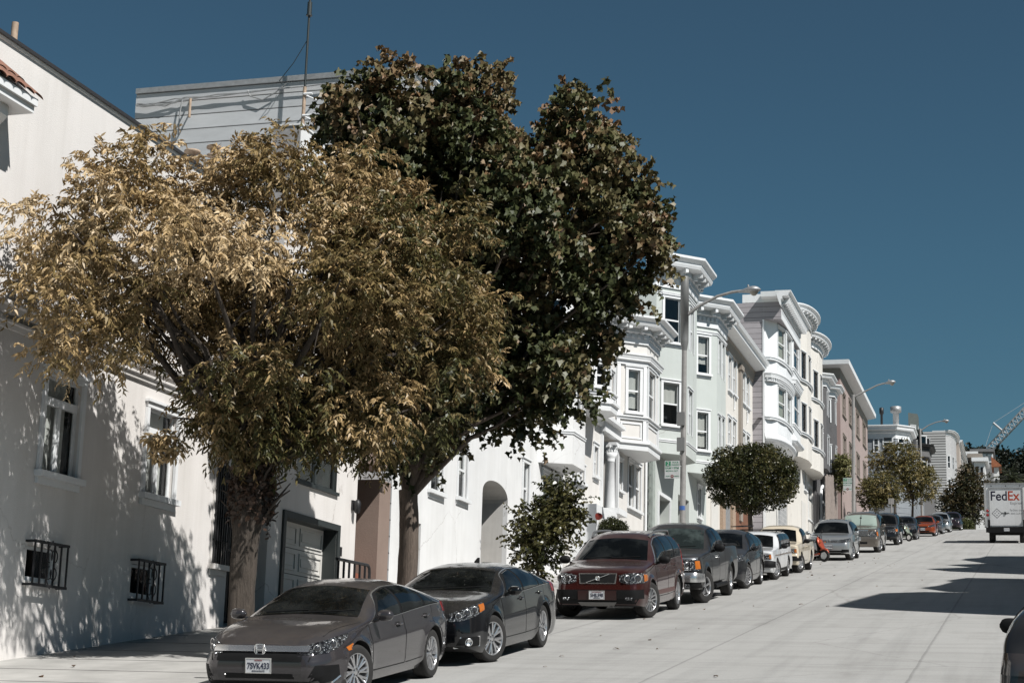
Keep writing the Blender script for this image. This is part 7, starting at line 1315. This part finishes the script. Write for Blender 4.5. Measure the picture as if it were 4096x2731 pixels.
# ---------------------------------------------------------------- street lamps with their signs
M_POLE = surf('pale painted pole', (.34, .325, .31), .6, .2, var=.18, scale=5); M_PGREY = flat('grey pole sleeve', (.20, .20, .195), .55, .2); M_SIGNW = flat('sign white', (.52, .53, .52), .5); M_SGREEN = flat('sign green', (.03, .20, .10), .5); M_SRED = flat('sign dark red', (.16, .025, .02), .5)
def lamp_post(px, py_b, X, px_t, py_t, arm, head, label, sleeve=None, boxes=(), r=.085):
    y = (X / ray(px, py_b).x) * ray(px, py_b).y; b = Vector((X, y, ground(y) + .12)); top = onY(px_t, py_t, y); L = place('street_lamp', b, label, 'street lamp', 'street lamps along the row of houses'); c = MB()
    top = Vector((X + (top.x - X) * .5, y, top.z)); zt = top.z; c.tube([b, top], [r * 1.15, r * .85], 16); c.lathe(b, [(r * 1.9, 0), (r * 1.9, .18), (r * 1.35, .26), (r * 1.2, .4)], n=16); c.build('pole', M_POLE, L)
    ax = lambda z: b.lerp(top, (z - b.z) / (zt - b.z))
    if sleeve:
        z0, z1 = onY(px_t, sleeve, y).z, zt; c = MB(); c.lathe(ax(z0), [(r * .95, -.25), (r * 1.45, .0), (r * 1.5, .1), (r * 1.5, (z1 - z0) * .42), (r * 1.56, (z1 - z0) * .42), (r * 1.56, z1 - z0), (r * 1.3, z1 - z0 + .05), (0, z1 - z0 + .05)], n=20); c.build('pole_sleeve', M_PGREY, L)
    for zy0, zy1 in boxes:
        z0, z1 = onY(px_t, zy1, y).z, onY(px_t, zy0, y).z; q = ax(z0); c = MB(); c.box((q.x - .17, y - .20, z0), (q.x + .06, y - .085, z1)); c.tube([(q.x - .05, y - .1, z0 - .1), (q.x - .02, y - .13, z0)], .05, 8); c.build('equipment_box', M_PGREY, L)
    pts = [onY(a, b_, y) for a, b_ in arm]; c = MB(); c.tube(pts, [.06] + [.045] * (len(pts) - 1), 8); c.build('arm', M_POLE, L)
    h0, h1 = onY(*head[0], y), onY(*head[1], y); d = (h1 - h0); n = d.length; u = d.normalized(); c = MB(); rows = []
    up = Vector((0, 1, 0)).cross(u); up = up if up.z > 0 else -up
    for i in range(11):
        t = i / 10; w_ = .04 + .13 * math.sin(math.pi * min(1, t * .55 + .45 * t * t)) ** .7 if 0 < t < 1 else .03; w_ = max(.03, (.06 + .16 * math.sin(math.pi * (t ** 1.6)) ** .8) if t < 1 else .02); o = h0 + u * n * t
        rows.append([o + Vector((0, 1, 0)) * w_ * math.cos(a) + up * w_ * (.62 if math.sin(a) > 0 else .35) * math.sin(a) for a in [2 * math.pi * k / 16 for k in range(16)]])
    c.smooth = True; c.grid(rows, True); c.smooth = False; c.face(rows[0]); c.face(rows[-1]); q = h0 + u * n * .45 + up * .13; c.tube([q, q + up * .07], .03, 8); o = c.build('lamp_head', M_METAL, L)
    c = MB(); q = h0 + u * n * .68 - up * .05; c.smooth = True; c.grid([[q + u * (.24 * n / 1.1) * math.cos(a) * rr_ + Vector((0, 1, 0)) * .15 * math.sin(a) * rr_ - up * .13 * (1 - rr_ ** 2) for a in [2 * math.pi * k / 16 for k in range(16)]] for rr_ in (1.0, .85, .6, .3, .01)], True); c.build('lamp_glass', flat('lamp glass', (.34, .31, .26), .15), o)
    return L, b, y
def parking_sign(xl, xr, yt, yb, y, label, detail=True):
    p0, p1 = onY(xl, yb, y), onY(xr, yt, y); s_ = place('parking_sign', ((p0.x + p1.x) / 2, y, p0.z), label, 'sign', 'parking signs on the lamp posts'); c = MB(); w, h = p1.x - p0.x, p1.z - p0.z
    c.prism([(p0.x, y - .135), (p1.x, y - .135), (p1.x, y - .129), (p0.x, y - .129)], p0.z, p1.z); c.tube([(p1.x - .02, y - .128, p0.z + h * .7), (p1.x + .07, y - .03, p0.z + h * .7)], .012, 5); o = c.build('panel', M_SIGNW, s_); c = MB()
    c.box((p0.x + w * .05, y - .139, p0.z + h * .70), (p0.x + w * .40, y - .1353, p0.z + h * .97)); c.build('number_field', M_SGREEN, o); c = MB(); c.lathe((p0.x + w * .5, y - .1353, p0.z + h * .12), [(h * .09, 0), (h * .09, .003), (0, .003)], axis=(0, -1, 0), n=20, smooth=False); c.build('letter_disc', M_SRED, o)
    M = lambda fx, fz, off=.1365: Matrix.Translation((p0.x + w * fx, y - off, p0.z + h * fz)) @ Matrix.Rotation(math.pi / 2, 4, 'X')
    for t_, fx, fz, sz, mt, of, xs in (('2', .225, .83, .30, M_SIGNW, .1405, 1), ('HOUR', .71, .90, .125, M_SGREEN, .1365, 1), ('PARKING', .71, .765, .12, M_SGREEN, .1365, .85), ('8AM', .23, .58, .17, M_SGREEN, .1365, 1), ('TO', .5, .6, .07, M_SGREEN, .1365, 1), ('9PM', .77, .58, .17, M_SGREEN, .1365, 1), ('MON', .24, .42, .12, M_SGREEN, .1365, 1), ('THRU', .5, .42, .06, M_SGREEN, .1365, 1), ('SAT', .76, .42, .12, M_SGREEN, .1365, 1), ('A', .5, .12, .13, M_SIGNW, .1395, 1), ('EXCEPT', .22, .12, .07, M_SGREEN, .1365, 1), ('PERMITS', .79, .12, .07, M_SGREEN, .1365, 1)):
        text_mesh('lettering', t_, sz * h, mt, o, M(fx, fz, of), .0006, bold=.0012, xscale=xs)
L1, b1, yl = lamp_post(2729, 2107, -9.95, 2746, 1112, [(2750, 1258), (2800, 1222), (2870, 1185), (2930, 1168), (2970, 1163)], ((2955, 1168), (3043, 1158)), 'nearest street lamp with a thick grey sleeve, two grey boxes and a parking sign', 1370, ((1651, 1704), (1752, 1806)))
c = MB(); zb_ = onY(2733, 2040, yl).z; c.lathe((b1.x, b1.y, zb_), [(.101, 0), (.101, .13)], n=16); c.build('pole_sticker', flat('blue sticker', (.05, .13, .38), .5), L1)
parking_sign(2662, 2722, 1844, 1915, yl, 'green and white two hour parking sign on the nearest street lamp')
L2, b2, yl2 = lamp_post(3413, 2045, -8.75, 3420, 1578, [(3422, 1584), (3470, 1560), (3510, 1540), (3540, 1532)], ((3535, 1534), (3583, 1527)), 'second street lamp, bare pole in front of the pink block', r=.10)
parking_sign(3374, 3408, 1911, 1963, yl2, 'small parking sign on the second street lamp, by the pink block')
lamp_post(3688, 2055, -7.55, 3681, 1714, [(3683, 1722), (3715, 1700), (3745, 1688), (3765, 1684)], ((3762, 1685), (3797, 1683)), 'farthest street lamp rising out of the tall olive tree', r=.10)
c = MB(); p = onY(3566, 2050, 124); sp = place('sign_post', (p.x, 124, ground(124)), 'short pale post under the low bushy street tree', 'post'); c.tube([(p.x, 124, ground(124)), (p.x, 124, ground(124) + 2.7)], .06, 8); c.box((p.x - .2, 123.95, ground(124) + 2.3), (p.x + .2, 123.99, ground(124) + 2.72)); c.build('pole', M_POLE, sp)
# ---------------------------------------------------------------- delivery truck
Yt = 103.2; sl = math.atan(S); r_ = ray(3939, 2060); x0 = r_.x / r_.y * Yt; Wt = 2.42; tr = empty('delivery_truck', (x0 + Wt / 2, Yt, ground(Yt)), (sl, 0, 0)); tag(tr, 'white box delivery truck seen from behind at the right edge, FedEx on its door', 'delivery truck')
M_TRUCK = surf('truck white', (.80, .81, .815), .45, var=.06, scale=2, coat=.3, stain=.12); M_TDOOR = surf('roll door white', (.70, .705, .71), .55, var=.07, scale=1.5, stain=.15); h_ = Wt / 2; zb, zt = .95, 3.42
c = MB(); c.box((-h_, .12, zb), (h_, 5.9, zt)); c.prism([(-h_, .12), (-h_ + .12, .0), (h_ - .12, 0), (h_, .12)], zb, zt - .01)
c.box((-h_ + .15, 5.9, .7), (h_ - .15, 7.2, 2.7)); c.build('body', M_TRUCK, tr)
c = MB(); zd0, zd1 = 1.02, 3.16; c.box((-h_ + .30, -.018, zd0), (h_ - .30, -.002, zd1)); [c.box((-h_ + .31, -.021, z), (h_ - .31, -.0185, z + .012), 1) for z in np.linspace(zd0 + .45, zd1 - .45, 4)] if False else None; dr_ = c.build('roll_door', [M_TDOOR, M_GAP], tr)
c = MB(); [c.box(a, b) for a, b in (((-h_ + .25, -.05, zd0), (-h_ + .295, -.002, zd1)), ((h_ - .295, -.05, zd0), (h_ - .25, -.002, zd1)), ((-h_ + .25, -.05, zd1 + .002), (h_ - .25, -.002, zd1 + .05)), ((-h_, -.06, zt + .002), (h_, .2, zt + .05)))]; c.build('door_frame', M_METAL, tr)
c = MB(); c.box((-.1, -.05, zd0 + .62), (-.02, -.019, zd0 + .78)); c.box((-.25, -.035, zd0 + .70), (.15, -.0195, zd0 + .73)); c.build('door_latch', M_IRON, dr_)
M_FP = flat('deep violet ink', (.012, .010, .030), .5); M_FO = flat('orange red ink', (.42, .05, .018), .5); M_FG = flat('faded grey ink', (.24, .24, .25), .6)
RX = Matrix.Rotation(math.pi / 2, 4, 'X'); zf = 2.70
text_mesh('lettering', 'Fed', .76, M_FP, dr_, Matrix.Translation((-.88, -.0195, zf)) @ RX, .0008, 'LEFT', bold=.012, xscale=.88); text_mesh('lettering', 'Ex', .76, M_FO, dr_, Matrix.Translation((.085, -.0195, zf)) @ RX, .0008, 'LEFT', bold=.012, xscale=.88)
text_mesh('lettering', 'Express', .24, M_FG, dr_, Matrix.Translation((.60, -.0195, 2.30)) @ RX, .0008, 'CENTER'); text_mesh('lettering', 'fedex.com', .20, M_FG, dr_, Matrix.Translation((.62, -.0195, 1.90)) @ RX, .0008, 'CENTER'); text_mesh('lettering', '1.800.GoFedEx', .15, M_FG, dr_, Matrix.Translation((.62, -.0195, 1.70)) @ RX, .0008, 'CENTER')
c = MB()
for a in range(4): q = Vector((-.52, -.0195, 1.72)); u = Vector((math.cos(a * math.pi / 2), 0, math.sin(a * math.pi / 2))); v = Vector((math.cos((a + 1) * math.pi / 2), 0, math.sin((a + 1) * math.pi / 2))); c.face([q + u * .30, q + v * .30, q + v * .24, q + u * .24]); c.face([q + u * .13 + v * .04, q + u * .13 - v * .04, q + u * .07 - v * .03, q + u * .07 + v * .03])
c.build('diamond_mark', M_FG, dr_)
c = MB(); c.box((-h_ + .05, -.12, .62), (h_ - .05, .3, .93)); o = c.build('rear_bumper', M_BLKPL, tr); c = MB(); c.box((-.16, -.132, .70), (.15, -.121, .87)); c.build('licence_plate', M_PLATE, o)
text_mesh('plate_text', '8D41927', .1, M_INK, o, Matrix.Translation((-.005, -.1325, .785)) @ RX, .0005, bold=.001, xscale=.75)
for sx in (-1, 1):
    for z in (1.62, 1.86):
        c = MB(); c.lathe((sx * (h_ - .16), -.001, z), [(.085, 0), (.085, .03), (.06, .05), (0, .055)], axis=(0, -1, 0), n=16); c.build('tail_light', M_REDL, tr)
    c = MB(); c.box((sx * (h_ - .23) - .06, -.10, .60), (sx * (h_ - .23) + .06, -.02, 1.35)); c.box((sx * (h_ - .02) - .04, .15, .9), (sx * (h_ - .02) + .04, .5, 1.35)); c.build('step_panel', M_BLKPL, tr)
    for y in (.95, 5.6):
        c = MB(); c.lathe((sx * (h_ - .22 - .14), y, .40), [(.2, -.13), (.36, -.15), (.40, -.1), (.40, .1), (.36, .15), (.22, .14), (.2, .05), (0, .05)] if sx > 0 else [(0, -.05), (.2, -.05), (.22, -.14), (.36, -.15), (.40, -.1), (.40, .1), (.36, .15), (.2, .13)], axis=(1, 0, 0), n=28); c.build('wheel', M_TYRE, tr)
c = MB(); c.box((-.95, .4, .45), (.95, 6.5, .9)); [c.lathe((x, -.001, zt - .12), [(.03, 0), (.03, .02), (0, .03)], axis=(0, -1, 0), n=10) for x in (-.8, 0, .8)]; c.build('chassis', M_UNDER, tr)
# ---------------------------------------------------------------- two scooters parked nose out
def scooter(x, y, yaw, label, col):
    p = Vector((x, y, 0)); s_ = empty('motor_scooter', (p.x, p.y, ground(p.y) + .003), (0, 0, yaw)); tag(s_, label, 'scooter', 'scooters parked between cars'); m = paint('%s scooter lacquer' % col[0], col[1], .2, .3, .1)
    # local: nose at +x, front axle over the origin
    for x in (0, -1.28):
        c = MB(); c.lathe((x, 0, .245), [(.14, -.04), (.2, -.055), (.235, -.045), (.245, 0), (.235, .045), (.2, .055), (.14, .04)], axis=(0, 1, 0), n=28); o = c.build('wheel', M_TYRE, s_); c = MB(); c.lathe((x, 0, .245), [(.145, -.035), (.13, -.03), (.05, -.04), (0, -.04)], axis=(0, 1, 0), n=20); c.lathe((x, 0, .245), [(0, .04), (.05, .04), (.13, .03), (.145, .035)], axis=(0, 1, 0), n=20)
        for k in range(5): a = 2 * math.pi * k / 5; c.obox(Vector((x + .03 * math.cos(a), -.045, .245 + .03 * math.sin(a))) - Vector((-math.sin(a), 0, math.cos(a))) * .015, Vector((-math.sin(a), 0, math.cos(a))) * .03, (0, .09, 0), Vector((math.cos(a), 0, math.sin(a))) * .12)
        c.build('rim', M_RIMS, o)
    def loft(name, secs, mat, par=s_):
        c = MB(); c.smooth = True; c.grid([[(x + dx * math.cos(a), w * math.sin(a), z + h * math.cos(a)) for a in [2 * math.pi * k / 16 for k in range(16)]] for x, z, w, h, dx in secs], True); c.smooth = False; c.face([(x + dx * math.cos(a), w * math.sin(a), z + h * math.cos(a)) for x, z, w, h, dx in secs[:1] for a in [2 * math.pi * k / 16 for k in range(16)]]); c.face([(x + dx * math.cos(a), w * math.sin(a), z + h * math.cos(a)) for x, z, w, h, dx in secs[-1:] for a in [2 * math.pi * k / 16 for k in range(16)]]); return c.build(name, mat, par)
    loft('front_mudguard', [(.22, .36, .03, .03, 0), (.15, .47, .075, .05, 0), (0, .52, .085, .05, 0), (-.15, .49, .08, .05, 0), (-.24, .40, .05, .04, 0)], m)
    loft('leg_shield', [(-.02, .50, .10, .03, .05), (-.10, .62, .20, .03, .06), (-.17, .78, .24, .03, .06), (-.22, .92, .20, .03, .05), (-.26, 1.0, .10, .03, .04)], m); loft('shield_lining', [(-.22, .36, .15, .02, .06), (-.20, .55, .20, .03, .05), (-.24, .78, .225, .03, .04), (-.29, .95, .15, .03, .04)], M_BLKPL)
    loft('floorboard', [(-.16, .33, .12, .05, 0), (-.45, .29, .17, .05, 0), (-.75, .31, .17, .06, 0), (-.85, .40, .14, .10, 0)], m); loft('tail_body', [(-.70, .45, .12, .14, 0), (-.9, .56, .17, .16, 0), (-1.2, .62, .18, .14, 0), (-1.5, .70, .12, .09, 0), (-1.62, .73, .05, .04, 0)], m)
    loft('saddle', [(-.68, .72, .08, .03, 0), (-.8, .755, .13, .045, 0), (-1.1, .78, .15, .05, 0), (-1.4, .82, .13, .05, 0), (-1.55, .83, .06, .03, 0)], M_BLKPL)
    c = MB(); c.tube([(0, 0, .25), (-.10, 0, .55), (-.27, 0, 1.05)], .03, 8); c.tube([(-.34, -.34, 1.04), (-.28, -.2, 1.06), (-.27, 0, 1.05), (-.28, .2, 1.06), (-.34, .34, 1.04)], .018, 6); [c.tube([(-.30, sy * .2, 1.07), (-.26, sy * .27, 1.22)], .008, 5) for sy in (-1, 1)]; c.build('handlebar', M_BLKPL, s_)
    for sy in (-1, 1): c = MB(); c.lathe((-.25, sy * .29, 1.25), [(0, -.01), (.06, -.005), (.055, .015), (0, .02)], axis=(1, 0, 0), n=12); c.build('mirror', M_BLKPL, s_)
    c = MB(); c.lathe((-.16, 0, .99), [(.09, -.08), (.10, 0), (.07, .03), (0, .04)], axis=(1, 0, -.2), n=16); c.build('headlight', M_LAMP, s_)
    for sy in (-1, 1): c = MB(); c.lathe((-.06, sy * .16, .80), [(.035, 0), (.02, .03), (0, .035)], axis=(1, sy * .4, 0), n=10); c.build('indicator', M_AMBER, s_)
    return s_
scooter(-7.62, 69.9, R(-24), 'burnt orange and black motor scooter parked nose out before the silver car', ('orange', (.36, .065, .03)))
scooter(-6.62, 108.4, R(-35), 'pale green grey motor scooter between the two black cars', ('sea green', (.22, .25, .20)))
# ---------------------------------------------------------------- crane boom far behind
Yc = 520; a, b = onY(3955, 1800, Yc), onY(4100, 1646, Yc); d = (b - a); top = a + d * 1.6; cr = place('crane', (a.x, Yc, a.z - 12), 'white lattice crane boom slanting up beyond the grey house', 'crane'); u = d.normalized(); sdv = Vector((0, 1, 0)); nv = u.cross(sdv); c = MB(); M_CR = flat('crane white', (.55, .56, .57), .6); n = 34; Lb = (top - a).length
ch = lambda t, i: a + u * Lb * t + sdv * (1.1 if i in (0, 1) else -1.1) * (1 if t > .02 else .3) + nv * (.95 if i in (0, 2) else -.95)
for i in range(4): c.tube([ch(t, i) for t in (0, .03, 1)], .17, 5)
for k in range(n):
    t0, t1 = k / n, (k + 1) / n
    for i, j in ((0, 1), (2, 3), (0, 2), (1, 3)): c.tube([ch(t0, i if k % 2 else j), ch(t1, j if k % 2 else i)], .09, 4, cap=False)
q = a + u * Lb * .28; c.tube([q, q + nv * (4.5 if nv.z > 0 else -4.5)], .3, 6); tip = q + nv * (4.5 if nv.z > 0 else -4.5); c.tube([a - u * 3, tip, top], .06, 4); c.build('boom', M_CR, cr); c = MB(); c.box((a.x - 3.2, Yc - 2, a.z - 14), (a.x + 1.5, Yc + 2, a.z - .5)); c.build('crane_base', M_CR, cr)
# ---------------------------------------------------------------- fallen leaves
n = 130; Yl = rng.uniform(20, 75, n) ** 1.0; xk = np.array([kx(v) for v in Yl]); Xl = xk + .1 + np.abs(rng.normal(0, 2.6, n)); m = rng.random(n) < .35; Xl = np.where(m, xk - .3 - rng.random(n) * 4, Xl); Zl = np.array([ground(v) for v in Yl]) + np.where(Xl < xk, .14, .012)
leaves('fallen_leaves', np.stack([Xl, Yl, Zl], 1), np.stack([rng.normal(size=n), rng.normal(size=n), np.zeros(n)], 1), np.stack([rng.normal(0, .25, n), rng.normal(0, .25, n), np.ones(n)], 1), .05 + .07 * rng.random(n), rng.random(n), 'oval', leaf_mat('fallen leaf', [(0, (.07, .04, .02)), (.5, (.20, .12, .06)), (1, (.36, .27, .17))], .1), None); tag(bpy.data.objects['fallen_leaves'], kind='stuff')
# ---------------------------------------------------------------- houses across the street (they throw the shadows on the road)
Z5 = 2.008; zz5 = lambda L: [(3200 + x / Z5, 1950 + y / Z5) for x, y in L]
def far_side(outline, X0, label, mat, top=None):
    G = [onroad(*p) for p in zz5(outline)]; tip = min(range(len(G)), key=lambda i: G[i].x); t = (X0 - G[tip].x) / SUN.x; zr = G[tip].z + SUN.z * t
    P = [g + SUN * ((zr - g.z) / SUN.z) for g in G]; foot = [(p.x, p.y) for p in P]; foot = [(max(q[0], X0), q[1]) for q in foot]; x1 = max(q[0] for q in foot) + 9
    foot = [(x1, foot[0][1])] + foot + [(x1, foot[-1][1])]; ym = sum(q[1] for q in foot) / len(foot); h = place('house', (X0, ym, ground(ym)), label, 'house', 'houses across the street'); c = MB(); c.prism(foot, ground(foot[0][1]) - 1, zr); c.build('wall', mat, h)
    y0, y1 = foot[0][1], foot[-1][1]
    for fl in range(3):
        for k in range(2):
            yy = lerp(y0, y1, .28 + .42 * k); z = ground(yy) + 1.2 + fl * 3.2; c = MB(); c.box((X0 + .9, yy - .7, z), (X0 + .93, yy + .7, z + 1.8))
    return zr
far_side([(1790, 1030), (1000, 995), (500, 970), (265, 950), (400, 905), (650, 845), (1010, 835), (1790, 850)], 7.0, 'tall plain house across the street nearest the camera, outside the photo', M_TAN)
far_side([(1790, 852), (1190, 836), (960, 803), (1110, 785), (1220, 755), (1170, 745), (1340, 722), (1790, 730)], 7.0, 'second house across the street, with a stepped roof line', M_CREAM)
far_side([(1790, 695), (1210, 672), (1000, 650), (1370, 638), (1165, 618), (1490, 608), (1265, 578), (1320, 568), (1440, 562), (1500, 548), (1790, 548)], 7.0, 'third house across the street, with two narrow bays', M_BUTTER)

def across(y0, y1, x0, hgt, mat, label, nw=3):
    h = place('house', (x0, (y0 + y1) / 2, ground((y0 + y1) / 2)), label, 'house', 'houses across the street'); c = MB(); zb = ground(min(y0, y1)) - 1; zr = ground((y0 + y1) / 2) + hgt; sg = Seg((x0, y1), (x0, y0)); w = sg.w; hs = []
    for f in range(int(hgt // 3.1)):
        for k in range(nw): hs.append((w * (k + .28) / nw, w * (k + .72) / nw, ground(y1) + .9 + f * 3.1, ground(y1) + 2.7 + f * 3.1))
    c.wall((x0, y1), sg.u, w, zb, zr, hs, .14); c.face([(x0, y0, zb), (x0 + 10, y0, zb), (x0 + 10, y0, zr), (x0, y0, zr)]); c.face([(x0 + 10, y1, zb), (x0, y1, zb), (x0, y1, zr), (x0 + 10, y1, zr)]); c.face([(x0, y0, zr), (x0 + 10, y0, zr), (x0 + 10, y1, zr), (x0, y1, zr)]); c.face([(x0 + 10, y0, zb), (x0 + 10, y1, zb), (x0 + 10, y1, zr), (x0 + 10, y0, zr)])
    c.build('wall', mat, h)
    for q in hs: window(h, sg, q, 'hung')
    c = MB(); c.sweep([(x0, y1), (x0, y0)], [(.003, zr - .4), (.25, zr - .2), (.3, zr), (-.2, zr + .01)]); c.build('cornice', M_TRIM, h)
for i, (a, b, x, hg, m, t) in enumerate(((-34, -14, -13, 10, M_TAN, 'tan corner house behind the camera, on the house side'), (-30, -12, 8, 11, M_BUTTER, 'butter coloured corner house behind the camera'), (88, 99, 7.2, 6.2, M_SAGE, 'low sage house across the street beyond the stepped roofs'), (99.1, 112, 7.2, 6.4, M_BROWNT, 'low brown house across the street level with the truck'), (112.1, 124, 7.2, 6.2, M_WHITE, 'low white house across the street above the truck'), (124.1, 140, 7.2, 6.3, M_MAUVE, 'low mauve house across the street near the crest'))):
    across(a, b, x, hg, m, t)
